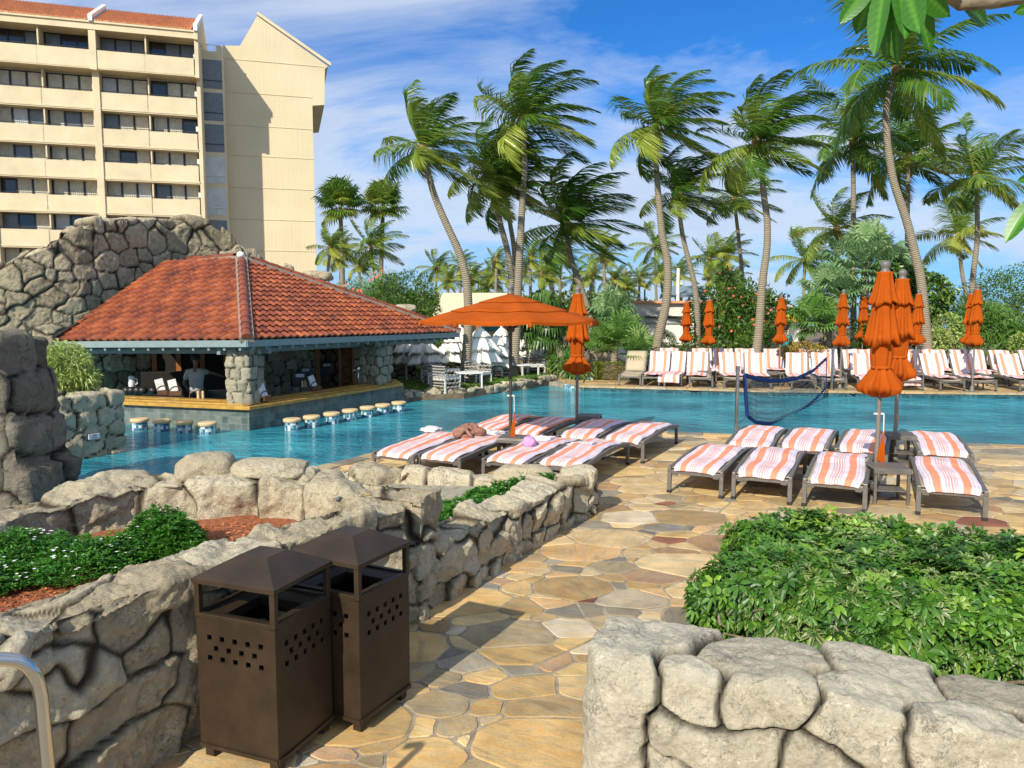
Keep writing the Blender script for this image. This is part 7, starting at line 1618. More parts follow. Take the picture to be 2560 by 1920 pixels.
# lawn blades
rgn = np.random.default_rng(2); pts = []
while len(pts) < 9000:
    x, y = rgn.uniform(-4, 2), rgn.uniform(20, 26)
    ez = np.interp(x, [p[0] for p in edge], [p[1] for p in edge])
    if ez + .5 < y < ez + 2.6: pts.append((x, y, .13))
P = np.array(pts); D = nz(np.stack([rgn.normal(0, .5, len(P)), rgn.normal(0, .5, len(P)), np.ones(len(P))], 1)); V = leaf_quads(P, D, nz(rgn.normal(0, 1, (len(P), 3))), rgn.uniform(.06, .11, len(P)), np.full(len(P), .035), .1)
lg = quads_mesh('lawn', V, np.tile(rgn.random(len(P)), 2), M_blade); tag(lg, 'short green grass on the strip behind the edging stones', 'grass', None, 'stuff')
slab('lawn_ground', [(e_[0], e_[1] + .45) for e_ in edge] + [(e_[0], e_[1] + 2.6) for e_ in edge[::-1]], 0, .14, M_grass)
# ---- foreground: flowering plants in the near planter
def cover(name, spots_, label, seed, mt=M_cover, nflow=60, leafn=900, lsz=.045, kind=None, cat='plant', fs=.012):
    rg = np.random.default_rng(seed); g = np.mean(np.array([s[:3] for s in spots_]), 0); root = empty(name, tuple(g), 0, label, cat)
    if kind: root['kind'] = kind
    Vs = []; Rs = []; Vf = []
    for (x, y, z, rr, h) in spots_:
        k = int(leafn); q = rg.uniform(0, 6.283, k); r_ = rr * np.sqrt(rg.random(k)); hh = h * (1 - (r_ / rr) ** 2 * .75) * (1 + .3 * fbm(np.stack([q * 2, r_ * 9, r_ * 0], 1), 1, 2, seed)); u = rg.random(k) ** .5
        P = np.stack([x + r_ * np.cos(q), y + r_ * np.sin(q), z + hh * (.25 + .75 * u)], 1); out2 = np.stack([np.cos(q), np.sin(q), np.full(k, .9)], 1)
        m = 5                                                     # whorls of narrow leaves
        for j in range(m):
            a = rg.uniform(0, 6.283, k); dr = nz(np.stack([np.cos(a), np.sin(a), rg.uniform(.0, .9, k)], 1) + out2 * .3); s = lsz * rg.uniform(.6, 1.2, k); Vs.append(leaf_quads(P, dr, np.tile([0, 0, 1.], (k, 1)), s, s * .30, .25)); r1 = np.clip(.2 + .45 * u + rg.normal(0, .15, k), 0, 1); Rs.append(np.concatenate([r1, r1]))
        kf = int(nflow * rr / .25); q = rg.uniform(0, 6.283, kf); r_ = rr * np.sqrt(rg.random(kf)) * .95; hh = h * (1 - (r_ / rr) ** 2 * .75); Pf = np.stack([x + r_ * np.cos(q), y + r_ * np.sin(q), z + hh + .012], 1)
        for j in range(5): a = j * 1.2566 + q; Vf.append(leaf_quads(Pf, np.stack([np.cos(a), np.sin(a), np.full(kf, .25)], 1), np.tile([0, 0, 1.], (kf, 1)), np.full(kf, fs), np.full(kf, fs * .75), 0, .05))
    quads_mesh('foliage', np.concatenate(Vs) - g, np.concatenate(Rs), mt, root)
    if nflow: Vf = np.concatenate(Vf); quads_mesh('blossom', Vf - g, np.full(len(Vf), .5), M_white_fl, root)
    return root
PZ = .70
a1, a2, a3, a4 = G(60, 1370, .80), G(200, 1440, .80), G(230, 1380, .80), G(390, 1340, .82)
cover('flowering_plant', [(a1.x, a1.y, PZ, .30, .20), (a1.x - .35, a1.y - .25, PZ, .30, .18), (a1.x + .05, a1.y - .42, PZ, .26, .17)], 'mounded green plant with white flowers at the left edge of the planter', 1, nflow=34, leafn=1100, cat='flowering plant')
cover('flowering_plant', [(a3.x + .0, a3.y - .10, PZ, .30, .19), (a3.x + .12, a3.y + .12, PZ, .22, .15)], 'green plant with clusters of white flowers in the planter middle', 2, nflow=40, leafn=1200, cat='flowering plant')
cover('flowering_plant', [(a4.x, a4.y + .08, PZ, .24, .24), (a4.x + .10, a4.y, PZ, .2, .20)], 'rounded green plant beside the bark mulch', 3, nflow=8, leafn=1300, cat='flowering plant')
cover('sprig', [(a4.x - .26, a4.y - .0, PZ, .12, .12)], 'thin yellowish sprig between two planter plants', 7, nflow=0, leafn=160, mt=M_clip)
# bark chips
k = 5200; tri = []; poly = [(-3.0, 2.1), (-1.6, 4.5), (-1.0, 5.3), (-1.9, 5.5), (-2.75, 5.25), (-2.95, 4.3), (-3.2, 3.2)]
while len(tri) < k:
    x, y = rgn.uniform(-3.3, -.9), rgn.uniform(2.1, 5.6)
    if inpoly(x, y, poly): tri.append((x, y, PZ + .003 + .012 * rgn.random()))
P = np.array(tri); a = rgn.uniform(0, 6.28, k); D = np.stack([np.cos(a), np.sin(a), rgn.normal(0, .35, k)], 1); V = leaf_quads(P, D, nz(rgn.normal(0, .5, (k, 3)) + np.array([0, 0, 1.])), rgn.uniform(.02, .05, k), rgn.uniform(.006, .014, k), 0, .1)
mc = quads_mesh('bark_mulch', V, np.tile(rgn.random(k), 2), leafmat('bark_chip', (.16, .045, .015), (.42, .13, .04), (.62, .26, .10), rough=.9, trans=.0)); tag(mc, 'red-brown bark chips covering the near planter soil', 'mulch', None, 'stuff')
gc = []
for (px, py, rr, h) in ((1075, 1300, .22, .22), (1110, 1280, .26, .24), (1150, 1265, .26, .24), (1190, 1250, .26, .24), (1130, 1250, .22, .2), (1230, 1232, .26, .24), (1200, 1222, .2, .22), (1265, 1212, .26, .25), (1300, 1200, .24, .22), (1340, 1190, .22, .20), (1362, 1183, .18, .18), (1085, 1335, .2, .2), (1060, 1340, .18, .2), (1180, 1275, .22, .2)):
    p = G(px, py, .42); gc.append((p.x, p.y, .22, rr, h))
cover('ground_cover', gc, 'leafy green ground cover with tiny white flowers behind the low wall', 5, nflow=16, leafn=900, lsz=.05, kind='stuff', cat='ground cover')
# ---- foreground hedge on the right
def edgeleaf(name, base):
    m, t, b = mat(name); at = N(t, 'ShaderNodeAttribute', attribute_name='rnd'); ed = N(t, 'ShaderNodeAttribute', attribute_name='edge'); vr_ = N(t, 'ShaderNodeAttribute', attribute_name='vg')
    r = N(t, 'ShaderNodeValToRGB'); L(t, at.outputs['Fac'], r.inputs[0]); r.color_ramp.elements[0].position = .1; r.color_ramp.elements[0].color = (.026, .085, .010, 1); r.color_ramp.elements[1].position = .95; r.color_ramp.elements[1].color = (.30, .48, .05, 1)
    e = r.color_ramp.elements.new(.5); e.color = (.070, .20, .018, 1); e = r.color_ramp.elements.new(.75); e.color = (.16, .32, .028, 1)
    p = N(t, 'ShaderNodeMath', operation='POWER', i1=2.2); L(t, ed.outputs['Fac'], p.inputs[0]); mu = N(t, 'ShaderNodeMath', operation='MULTIPLY'); L(t, p.outputs[0], mu.inputs[0]); L(t, vr_.outputs['Fac'], mu.inputs[1])
    x = N(t, 'ShaderNodeMix', data_type='RGBA'); L(t, mu.outputs[0], x.inputs[0]); L(t, r.outputs[0], x.inputs[6]); x.inputs[7].default_value = (.50, .52, .22, 1); L(t, x.outputs[2], b.inputs['Base Color']); b.inputs['Roughness'].default_value = .42
    tr = N(t, 'ShaderNodeBsdfTranslucent'); L(t, x.outputs[2], tr.inputs[0]); ms = N(t, 'ShaderNodeMixShader'); ms.inputs[0].default_value = .22; L(t, b.outputs[0], ms.inputs[1]); L(t, tr.outputs[0], ms.inputs[2]); L(t, ms.outputs[0], t.nodes['Material Output'].inputs[0]); return m
M_sch = edgeleaf('hedge_leaflet', None)
hu = np.array([.883, -.469, 0]); hv = np.array([.469, .883, 0]); H0 = np.array([1.07, 4.40, 0.]); HLn, HWd, HZ0, HZ1 = 4.6, 1.42, .24, .82
hroot = empty('hedge', tuple(H0 + hu * 2 + hv * .6), 0, 'glossy green hedge with cream-edged leaves in the right foreground', 'hedge'); HOg = H0 + hu * 2 + hv * .6
rg = np.random.default_rng(44); k = 10500; f = rg.random(k); S_ = rg.uniform(0, HLn, k); T_ = rg.uniform(0, HWd, k); Z = rg.uniform(HZ0, HZ1, k); Dn = np.zeros((k, 3))
top = f < .52; fr_ = (f >= .52) & (f < .80); lf = (f >= .80) & (f < .88); bkk = f >= .88
inn = .17 * rg.random(k) ** 1.6
Z = np.where(top, HZ1 - inn * 1.4, Z); Dn[top] = [0, 0, 1]; T_ = np.where(fr_, inn, T_); Dn[fr_] = -hv; S_ = np.where(lf, inn, S_); Dn[lf] = -hu; T_ = np.where(bkk, HWd - inn, T_); Dn[bkk] = hv
P = H0 + hu * S_[:, None] + hv * T_[:, None]; P[:, 2] = Z; rnd_edge = np.minimum.reduce([S_, HWd - T_, T_]); P[:, 2] -= np.where(top, .10 * np.exp(-rnd_edge / .10), 0)
P += Dn * (fbm(P, 2.2, 3, 7) * .085)[:, None] + np.where(fr_ | lf, 1, 0)[:, None] * Dn * (-.16 * smooth(HZ0 + .28 - P[:, 2], 0, .28))[:, None]
P[:, 2] -= .16 * np.exp(-(S_ / .28) ** 2) * (P[:, 2] > .4) + .05 * np.exp(-(T_ / .15) ** 2) * (P[:, 2] > .5)
keep = ~((fr_ | lf) & (rg.random(k) < .85 * (1 - smooth(P[:, 2], HZ0 - .05, HZ0 + .36)))); P = P[keep]; Dn = Dn[keep]; k = len(P)
ax = nz(Dn + rg.normal(0, .38, (k, 3)) + np.array([0, 0, .30])); Vs = []; Rs = []; Es = []; Gs = []; crn = np.clip(rg.normal(.42, .20, k) + .18 * fbm(P, 1.6, 2, 9) + np.where(Dn[:, 2] > .5, .08, 0), 0, 1.15); vg = np.where(rg.random(k) < .16, .7, .03); vg = np.where(rg.random(k) < .02, 1.6, vg); A1 = nz(np.cross(ax, [.3, .2, 1.])); B1 = np.cross(ax, A1); sz = rg.uniform(.055, .092, k)
for j in range(7):
    q = j * 2 * math.pi / 7 + rg.uniform(-.2, .2, k); el = rg.uniform(.15, .55, k); dr = (A1 * np.cos(q)[:, None] + B1 * np.sin(q)[:, None]) * np.cos(el)[:, None] + ax * np.sin(el)[:, None]; s = sz * rg.uniform(.75, 1.1, k)
    Dd = nz(dr); Sd = nz(np.cross(Dd, ax)); Up = nz(np.cross(Sd, Dd)); w = (s * .36)[:, None]; sl = s[:, None]; dn = np.array([0, 0, -1.]); p0 = P + Dd * .012; m1 = P + Dd * sl * .40 - dn * 0; m2 = P + Dd * sl * .78 + dn * sl * .09; tp = P + Dd * sl * 1.0 + dn * sl * .24
    for sg in (-1, 1):
        e1 = m1 + Sd * sg * w * .46 + Up * w * .12; e2 = m2 + Sd * sg * w * .40 + Up * w * .10
        qa = np.stack([p0, e1, e2, m2] if sg > 0 else [p0, m2, e2, e1], 1); qb = np.stack([m2, e2, tp, tp + Up * .0005] if sg > 0 else [m2, tp + Up * .0005, tp, e2], 1)
        ea = np.tile([.2, 1, 1, 0] if sg > 0 else [.2, 0, 1, 1], (k, 1)); eb = np.tile([0, 1, 1, 1] if sg > 0 else [0, 1, 1, 1], (k, 1))
        Vs += [qa, qb]; Es += [ea, eb]; Rs += [crn, crn]; Gs += [vg, vg]
V = np.concatenate(Vs) - HOg
quads_mesh('foliage', V, np.concatenate(Rs), M_sch, hroot, True, dict(edge=np.concatenate(Es).ravel(), vg=np.repeat(np.clip(np.concatenate(Gs), 0, 1), 4)))
b = MB(tuple(HOg)); rr = random.Random(5)
for i in range(90):
    s = rr.uniform(.1, HLn - .1); t = rr.uniform(.02, .9) ** 1.4; base = H0 + hu * s + hv * (t + .1); p = Vector(base); p.z = 0; pts = [p]
    d = Vector((rr.uniform(-.5, .5), rr.uniform(-.6, .2), 1))
    for j in range(5): p = p + Vector((d.x * .1 + rr.uniform(-.06, .06), d.y * .1 + rr.uniform(-.06, .06), .12)); pts.append(p)
    b.tube(pts, [.022, .020, .017, .013, .009, .006], 6)
    for _ in range(2): q = pts[rr.choice([2, 3])]; b.tube([q, q + Vector((rr.uniform(-.15, .15), rr.uniform(-.15, .1), .10)), q + Vector((rr.uniform(-.25, .25), rr.uniform(-.2, .15), .22))], [.012, .009, .005], 5)
b.build('branch', M_twig, hroot, smooth=True)
# ---- frangipani branch hanging into the top right corner
fg = Vector((4.5, 1.0, 0)); fr = empty('frangipani', fg, 0, 'frangipani branch with large drooping leaves entering at the top right corner', 'tree')
bt = [A(2345, -30, 2.5), A(2400, 12, 2.5), A(2480, 5, 2.5), A(2560, -12, 2.48), A(2700, -60, 2.4)]
b = MB(tuple(fg)); b.tube([Vector((4.5, 1.0, 0)), Vector((4.4, 1.05, 1.3)), Vector((3.2, 1.7, 2.55)), bt[-1], bt[3], bt[2], bt[1], bt[0]], [.07, .06, .05, .038, .026, .021, .018, .014], 10); b.build('trunk', M_twig, fr, smooth=True)
b = MB(tuple(fg)); b.tube([bt[1], A(2300, -55, 2.45), A(2240, -70, 2.4)], [.016, .014, .012], 8); b.build('branch', M_twig, fr, smooth=True); b = MB(tuple(fg)); b.tube([Vector((3.2, 1.7, 2.55)), A(2700, 440, 2.25), A(2590, 470, 2.3)], [.02, .014, .010], 8); b.build('branch', M_twig, fr, smooth=True)
def bigleaf(base, tip, w, seed, curl=.02):
    base = np.array(tuple(base)); tip = np.array(tuple(tip)); d = tip - base; Ln = np.linalg.norm(d); d /= Ln; view = nz(-(base + tip) / 2 + np.array([0, 0, CAMH])); rg = np.random.default_rng(seed); nn = nz(view + rg.normal(0, .45, 3)); sd = nz(np.cross(d, nn)); up = np.cross(sd, d); b = []
    nu, nv = 6, 22
    V = []; U = []
    for j in range(nv + 1):
        v = j / nv; ww = w * (math.sin(math.pi * min(1, v * .92 + .04)) ** .75) * (1 if v < .9 else (1 - v) / .1 * .85 + .15); c = base + d * Ln * v + up * curl * math.sin(v * math.pi) * Ln
        for i in range(nu + 1):
            u = i / nu * 2 - 1; V.append(c + sd * u * ww / 2 + up * (abs(u) * ww * .16 + .0022 * math.sin(v * 70 + abs(u) * 5) * (1 - abs(u) * .3))); U.append(.5 + .12 * math.sin(v * 70 + abs(u) * 5) + (.5 if i == nu // 2 else 0) + rg.normal(0, .03))
    idx = np.arange((nu + 1) * (nv + 1)).reshape(nv + 1, nu + 1); F = np.stack([idx[:-1, :-1], idx[:-1, 1:], idx[1:, 1:], idx[1:, :-1]], -1).reshape(-1, 4)
    np_mesh('leaf', np.array(V) - np.array(tuple(fg)), F, M_frangi, fr, True, dict(rnd=np.array(U)))
cbase = A(2235, -75, 2.4)
for i, (tx, ty, w, dy) in enumerate(((2098, 60, .06, 0), (2140, 86, .068, .06), (2186, 142, .062, -.08), (2216, 150, .065, .12), (2245, 162, .06, .02), (2262, 98, .08, -.12), (2300, 85, .085, -.15), (2326, 130, .066, .05), (2376, 42, .075, -.05), (2168, 40, .07, .15))):
    bpx = 2235 + (tx - 2235) * .35; bigleaf(A(bpx, -75 + abs(tx - 2235) * .15, 2.4), A(tx, ty, 2.4 + dy), w, i + 50)
bigleaf(A(2400, 5, 2.5), A(2466, 62, 2.6), .06, 70); bigleaf(A(2640, -10, 2.3), A(2533, 32, 2.3), .05, 71)
bigleaf(A(2600, 480, 2.3), A(2513, 608, 2.3), .055, 72); bigleaf(A(2590, 440, 2.4), A(2543, 452, 2.4), .03, 73)
# ---------------------------------------------------------------- buildings behind the garden
def px_x(px, Y): return A(px, 800, Y).x
Yb = 31.0; x0, x1 = px_x(1585, Yb), px_x(1960, Yb); zt1 = A(1700, 757, Yb).z
hb = empty('beach_house', ((x0 + x1) / 2, Yb + 2, .04), 0, 'low white building with a coral roof line behind the palms', 'building'); ho = tuple(hb.location)
b = MB(ho); b.box(((x0 + x1) / 2, Yb + 3, zt1 / 2), (x1 - x0, 6, zt1)); b.build('wall', M_whitewall, hb)
b = MB(ho); b.box(((x0 + x1) / 2, Yb - .06, zt1 + .03), (x1 - x0 + .2, .3, .10)); b.build('roof_trim', M_coral, hb)
b = MB(ho); b.box(((x0 + x1) / 2, Yb - .05, A(1700, 793, Yb).z), (x1 - x0 + .06, .12, .09)); b.build('ledge', M_pole, hb)
b = MB(ho); b.box(((x0 + x1) / 2, Yb - .03, A(1700, 808, Yb).z), (x1 - x0 + .04, .07, .04)); b.build('moulding', M_teal, hb)
b = MB(ho); b.box((px_x(1665, Yb) + .6, Yb - .35, A(1700, 858, Yb).z), (2.6, .7, .10)); b.build('awning', M_whitewall, hb)
b = MB(ho); b.box((px_x(1760, Yb), Yb - .04, .95), (1.1, .06, 1.8)); b.build('door', M_white, hb)
Yc = 35; cz0 = A(1700, 716, Yc).z
cn = empty('rooftop_canopy', (px_x(1705, Yc), Yc, .04), 0, 'grey slatted canopy on posts above the white building', 'canopy'); co_ = tuple(cn.location)
b = MB(co_); xa, xb = px_x(1640, Yc), px_x(1768, Yc)
pl = [(xa - .1, Yc - 1.4, cz0 - .42), (xb - .5, Yc - 1.4, cz0 - .42), (xb + .2, Yc + 1.2, cz0 + .04), (xa + .8, Yc + 1.2, cz0 + .04)]
b.quad(*pl); b.quad(*[(p[0], p[1], p[2] - .07) for p in pl]); b.build('roof', M_teal, cn, solid=.05)
for k in range(7):
    b = MB(co_); a_, c_2 = Vector(pl[0]).lerp(Vector(pl[1]), k / 6), Vector(pl[3]).lerp(Vector(pl[2]), k / 6); b.beam(a_ - Vector((0, 0, .12)), c_2 - Vector((0, 0, .12)), .05, .08); b.build('slat', M_frame, cn)
for x in (px_x(1690, Yc), px_x(1702, Yc), px_x(1722, Yc), px_x(1660, Yc)): b = MB(co_); b.tube([(x, Yc, 0), (x, Yc, cz0 - .2)], .06, 6); b.build('post', M_frame, cn)
def post(name, px, y0, Y, r, label, cat, mt): p = A(px, y0, Y); b = MB((p.x, Y, 0)); b.tube([(p.x, Y, .02), (p.x, Y, p.z)], r, 10); b.box((p.x + r * 2, Y - .02, p.z - .6), (.12, .06, .2)); o = b.build(name, mt, smooth=False); o.location = (p.x, Y, 0); return tag(o, label, cat)
post('light_mast', 1696, 671, 33.5, .075, 'plain white mast standing in front of the rooftop canopy', 'mast', M_white); post('flag_mast', 1612, 723, 34.0, .035, 'thin dark mast left of the rooftop canopy', 'mast', M_black)
Yt = 33; tn = empty('terrace_pavilion', (px_x(1165, Yt), Yt + 2, .04), 0, 'cream tented pavilion with pale yellow walls behind the white umbrellas', 'pavilion'); to_ = tuple(tn.location)
b = MB(to_); za, zb2 = A(1100, 792, Yt).z, A(1165, 744, Yt).z; xa, xb = px_x(1080, Yt), px_x(1330, Yt)
b.quad((xa, Yt, za), (xb, Yt, za), (xb - .8, Yt + 3, zb2 + .25), (xa + .2, Yt + 3, zb2 + .25)); b.quad((xa, Yt + .0, za), (xb, Yt, za), (xb, Yt, za - .15), (xa, Yt, za - .15)); b.build('roof', M_tent, tn, solid=.04)
b = MB(to_); b.box(((xa + xb) / 2, Yt + 2.5, za / 2), (xb - xa - .6, 3, za - .1)); b.build('wall', M_yellowwall, tn)
b = MB(to_); b.box((px_x(1195, Yt), Yt - .05, .9), (.18, .18, za * .9)); b.build('post', M_shutter, tn)
b = MB(to_); q = A(1232, 818, Yt); b.box((q.x, Yt + .93, q.z), (.75, .06, .42)); b.build('wall_panel', M_mural, tn)
# watersport hut with its roof sign
Yw = 52; hut = empty('watersport_hut', (px_x(1985, Yw), Yw, .04), 0, 'thatched hut with a white gable frame and a lettered roof sign', 'hut'); wo_ = tuple(hut.location)
gx = px_x(1969, Yw); gz = A(1969, 762, Yw).z; hw = 1.25; ez_ = A(1969, 784, Yw).z
b = MB(wo_); Lr = 5
b.quad((gx - hw - .3, Yw, ez_ - .15), (gx, Yw, gz + .12), (gx - 3.4, Yw + 2.5, gz + .12), (gx - 5, Yw + 2.5, ez_ - .15)); b.quad((gx + hw + .3, Yw, ez_ - .15), (gx, Yw, gz + .12), (gx, Yw + 4, gz + .12), (gx + hw + .3, Yw + 4, ez_ - .15)); b.build('thatch_roof', M_thatch, hut, solid=.14)
for s in (-1, 1): b = MB(wo_); b.beam((gx, Yw - .12, gz - .02), (gx + s * hw, Yw - .12, ez_ - .1), .07, .10); b.build('gable_board', M_white, hut)
b = MB(wo_); b.box((gx, Yw - .12, (gz + ez_) / 2 - .05), (.08, .06, gz - ez_)); b.build('king_post', M_white, hut)
b = MB(wo_); b.box((gx + .35, Yw - .1, A(1985, 795, Yw).z), (1.5, .08, .5)); b.build('valance_board', M_yellow, hut)
b = MB(wo_); b.box((gx - .6, Yw + 2, ez_ / 2), (3.4, 3, ez_ - .2)); b.build('wall', M_whitewall, hut)
sx0, sx1 = px_x(1868, Yw), px_x(1968, Yw); sz = A(1920, 753, Yw).z
b = MB(wo_); b.box(((sx0 + sx1) / 2, Yw + .3, sz), (sx1 - sx0, .06, .40)); sg_ = b.build('sign_board', M_paper, hut)
text_obj('lettering', 'WATERSPORT', .36, M_ink, ((sx0 + sx1) / 2 - wo_[0], Yw + .26 - wo_[1], sz - wo_[2]), (R(90), 0, 0), hut, sx=1.12)
b = MB(wo_); b.tube([(px_x(1971, Yw), Yw + .3, sz - .4), (px_x(1971, Yw), Yw + .3, sz + .5)], .02, 5); b.quad((px_x(1971, Yw), Yw + .3, sz + .25), (px_x(1977, Yw), Yw + .3, sz + .28), (px_x(1977, Yw), Yw + .3, sz + .45), (px_x(1971, Yw), Yw + .3, sz + .47)); b.build('roof_flag', M_pole, hut, solid=.005)
# ---------------------------------------------------------------- people
def skin_mesh(name, chains, mt, parent, sub=2):
    """chains: list of [(point, radius), ...]; chains that start on an existing point join it"""
    V = []; E = []; Rr = []
    def vid(p, r):
        for i, q in enumerate(V):
            if (Vector(q) - Vector(p)).length < 1e-4: return i
        V.append(tuple(p)); Rr.append(r); return len(V) - 1
    for ch in chains:
        pr = None
        for p, r in ch:
            i = vid(p, r)
            if pr is not None and pr != i: E.append((pr, i))
            pr = i
    me = bpy.data.meshes.new(name); me.from_pydata(V, E, []); me.update(); o = bpy.data.objects.new(name, me); COL.objects.link(o)
    m = o.modifiers.new('skin', 'SKIN'); m.use_smooth_shade = True
    lay = me.skin_vertices[0] if me.skin_vertices else None
    if lay is None:
        bpy.context.view_layer.objects.active = o; o.select_set(True); bpy.ops.mesh.customdata_skin_add(); lay = me.skin_vertices[0]
    for i, r in enumerate(Rr): lay.data[i].radius = (r, r) if not isinstance(r, tuple) else r
    lay.data[0].use_root = True
    s_ = o.modifiers.new('sub', 'SUBSURF'); s_.levels = sub; s_.render_levels = sub
    dg = bpy.context.evaluated_depsgraph_get(); m2 = bpy.data.meshes.new_from_object(o.evaluated_get(dg)); bpy.data.objects.remove(o)
    m2.materials.clear(); m2.materials.append(mt); m2.polygons.foreach_set('use_smooth', [True] * len(m2.polygons)); o = bpy.data.objects.new(name, m2); COL.objects.link(o); o.parent = parent; return o
def person(loc, rz, label, skin, shirt, pants, arms, legs='stand', hair=M_hair, cap=None, group=None, sleeves=True, z_hip=.92):
    """arms: ((elbow), (wrist)) offsets for left and right, metres from the floor in the figure's own axes (facing -y)"""
    t = empty('person', loc, rz, label, 'person', group); hz_ = z_hip; sh = hz_ + .50
    spine = [((0, 0, hz_), (.15, .10)), ((0, .0, hz_ + .14), (.135, .09)), ((0, 0, hz_ + .32), (.155, .105)), ((0, 0, sh - .04), (.13, .09)), ((0, 0, sh + .06), .052), ((0, -.015, sh + .12), .05)]
    head = [((0, -.015, sh + .12), .05), ((0, -.02, sh + .20), (.078, .088)), ((0, -.02, sh + .27), (.074, .088)), ((0, -.02, sh + .33), (.045, .055))]
    ch = [spine, head]; lg = []
    for s, kn, an in ((-1, legs[0], legs[1]), (1, legs[2], legs[3])):
        c = [((0, 0, hz_), (.15, .10)), ((s * .09, 0, hz_ - .06), .095), (kn, .062), (an, .042), ((an[0], an[1] - .10, an[2] - .04), .036), ((an[0], an[1] - .18, an[2] - .05), .025)]; ch.append(c); lg.append(c[:4])
    al = []
    for s, (el, wr) in ((-1, arms[0]), (1, arms[1])):
        c = [((0, 0, sh - .04), (.13, .09)), ((s * .165, 0, sh - .03), .055), (el, .042), (wr, .029)]; ch.append(c); al.append(c[:3])
        w = Vector(wr); d = (w - Vector(el)).normalized(); sd = d.cross(Vector((0, 0, 1))).normalized() if abs(d.z) < .9 else Vector((0, 1, 0)); palm_ = w + d * .06
        c.append((tuple(palm_), (.036, .018)))
        for k in range(4): f0 = palm_ + sd * (k - 1.5) * .018 + d * .02; ln = (.055, .068, .064, .050)[k]; ch.append([(tuple(palm_), (.036, .018)), (tuple(f0 + d * .012), .0095), (tuple(f0 + d * ln + Vector((0, 0, -.012))), .0075)])
        ch.append([(tuple(palm_), (.036, .018)), (tuple(w + d * .045 + sd * .038), .011), (tuple(w + d * .085 + sd * .05), .008)])
    skin_mesh('body', ch, skin, t, 2)
    g = [[(spine[0][0], (.175, .125)), (spine[1][0], (.155, .11)), (spine[2][0], (.175, .125)), (spine[3][0], (.15, .11)), ((0, 0, sh + .045), .062)]]
    for c in al: e = Vector(c[1][0]).lerp(Vector(c[2][0]), .75); g.append([(spine[3][0], (.15, .11)), (c[1][0], .075), (tuple(e), .062)])
    skin_mesh('shirt', g, shirt, t, 2)
    g = [[(spine[0][0], (.17, .12)), ((0, 0, hz_ + .10), (.155, .11))]]
    for c in lg: g.append([(spine[0][0], (.17, .12)), (c[1][0], .112), (c[2][0], .08), (c[3][0], .06)])
    skin_mesh('trousers', g, pants, t, 2)
    b = MB(); b.lathe([(.098, -.03), (.104, .02), (.096, .075), (.06, .115), (0, .128)], (0, .002, sh + .265), 20); b.build('hair', hair, t, smooth=True)
    for s in (-1, 1): b = MB(); b.lathe([(0, -.009), (.009, 0), (0, .009)], (s * .032, -.108, sh + .245), 8); b.build('eye', M_ink, t, smooth=True); b = MB(); b.lathe([(0, -.03), (.012, 0), (0, .03)], (s * .088, -.01, sh + .235), 8); b.build('ear', skin, t, smooth=True)
    b = MB(); b.tube([(0, -.10, sh + .245), (0, -.127, sh + .215), (0, -.105, sh + .205)], [.008, .014, .010], 8); b.build('nose', skin, t, smooth=True)
    b = MB(); b.box((0, -.106, sh + .175), (.05, .012, .010)); b.build('mouth', M_pink, t, bev=.004)
    if cap: b = MB(); b.lathe([(.108, 0), (.112, .04), (.09, .10), (.03, .13), (0, .132)], (0, -.005, sh + .27), 20); b.box((0, -.13, sh + .275), (.15, .10, .012)); b.build('cap', cap, t, smooth=True, angle=40)
    return t
bp = A(492, 985, 17.0); sleg = ((-.10, -.02, .50), (-.11, .02, .09), (.10, -.02, .50), (.11, .02, .09))
person((bp.x, 17.0, -.50), .15 + math.pi, 'bartender seen from behind in a grey-white shirt, working behind the counter', M_skin, M_shirt, M_pants, (((-.30, -.10, 1.36), (-.42, -.30, 1.28)), ((.27, -.04, 1.14), (.24, -.24, .98))), sleg)
q1 = A(1963, 866, 27.0); person((q1.x, 27.0, .04), 2.6, 'person in a teal shirt with back turned, behind the far orange umbrella', M_skin, M_mural, M_pants, (((-.24, .02, 1.14), (-.22, -.16, .95)), ((.24, .02, 1.14), (.22, -.16, .95))), sleg, z_hip=.80)
q2 = A(2008, 862, 26.4)
person((q2.x, 26.6, -.12), .3, 'person in a white shirt and dark cap seated beyond the croton bush', M_skin2, M_shirtw, M_pants, (((-.24, -.06, .74), (-.12, -.26, .66)), ((.24, -.06, .74), (.12, -.26, .66))), ((-.12, -.42, .60), (-.12, -.44, .12), (.12, -.42, .60), (.12, -.44, .12)), cap=M_ink, z_hip=.58)
b = MB(); b.box((0, 0, .20), (.5, .5, .06)); 
for x in (-.2, .2):
    for y in (-.2, .2): b.box((x, y, .09), (.04, .04, .18))
b.box((0, .24, .45), (.5, .04, .5)); sc_ = b.build('garden_seat', M_white, bev=.01); sc_.location = (q2.x, 26.62, .04); tag(sc_, 'low white seat under the person in the dark cap', 'seat')
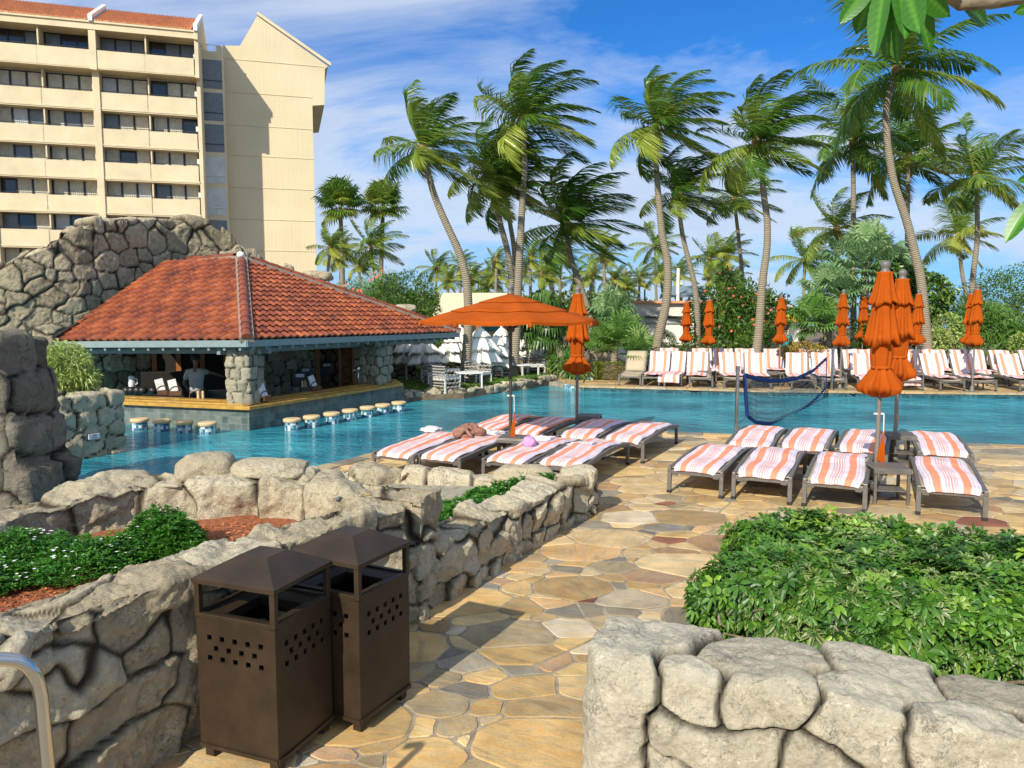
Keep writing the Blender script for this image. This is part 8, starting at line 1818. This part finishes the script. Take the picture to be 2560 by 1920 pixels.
# ---------------------------------------------------------------- the sparrow and small things on the stones
bpy.context.view_layer.update(); dg = bpy.context.evaluated_depsgraph_get()
def hit(px, py):
    r_ = Vector(ray(px, py)).normalized(); ok, loc, nr, ix, ob, mm = S.ray_cast(dg, Vector((0, 0, CAMH)), r_); return loc if ok else G(px, py)
sp = hit(1012, 1203); bird = empty('sparrow', sp, .2, 'small brown sparrow perched on the planter wall facing right', 'bird')
def ell(b, c, r, n=14, m=10, rot=0.):
    for_ = []; c = Vector(c)
    for k in range(m + 1):
        a = math.pi * k / m - math.pi / 2; row = []
        for j in range(n):
            q = 2 * math.pi * j / n; p = Vector((r[0] * math.sin(a), r[1] * math.cos(a) * math.cos(q), r[2] * math.cos(a) * math.sin(q))); x, z = p.x * math.cos(rot) - p.z * math.sin(rot), p.x * math.sin(rot) + p.z * math.cos(rot); row.append(b.av(c + Vector((x, p.y, z))))
        for_.append(row)
    for k in range(m):
        for j in range(n): b.af([for_[k][j], for_[k][(j + 1) % n], for_[k + 1][(j + 1) % n], for_[k + 1][j]])
b = MB(); ell(b, (0, 0, .052), (.040, .022, .024), rot=.75); ell(b, (.030, 0, .088), (.018, .015, .016)); b.build('body', M_sparrow, bird, smooth=True)
b = MB(); b.tube([(.044, 0, .089), (.057, 0, .087)], [.005, .001], 6); b.build('beak', M_frame, bird)
b = MB(); b.box((-.045, 0, .018), (.055, .016, .005), rot=Euler((0, R(-32), 0))); b.build('tail', M_sparrow, bird)
for s in (-1, 1): b = MB(); ell(b, (-.010, s * .019, .050), (.036, .006, .016), rot=.7); b.build('wing', M_basket, bird, smooth=True); b = MB(); b.tube([(.0, s * .01, .035), (.004, s * .01, .0)], .002, 5); b.build('leg', M_frame, bird); b = MB(); b.lathe([(0, -.0025), (.0025, 0), (0, .0025)], (.040, s * .013, .092), 6); b.build('eye', M_ink, bird)
cg = hit(917, 1240); b = MB(); b.tube([(-.028, 0, 0), (.028, .004, 0)], .011, 10); o = b.build('cork_stub', M_boot, smooth=True, angle=40); o.location = cg + Vector((0, 0, .010)); tag(o, 'short brown stub lying on the planter wall top', 'stub')
cp_ = hit(845, 1252); b = MB(); b.lathe([(.016, 0), (.020, .03), (.018, .032), (.012, .006), (0, .005)], n=12); o = b.build('glass_cup', M_glass_grey, smooth=True); o.location = cp_; tag(o, 'tiny clear cup left on the planter wall top', 'cup')
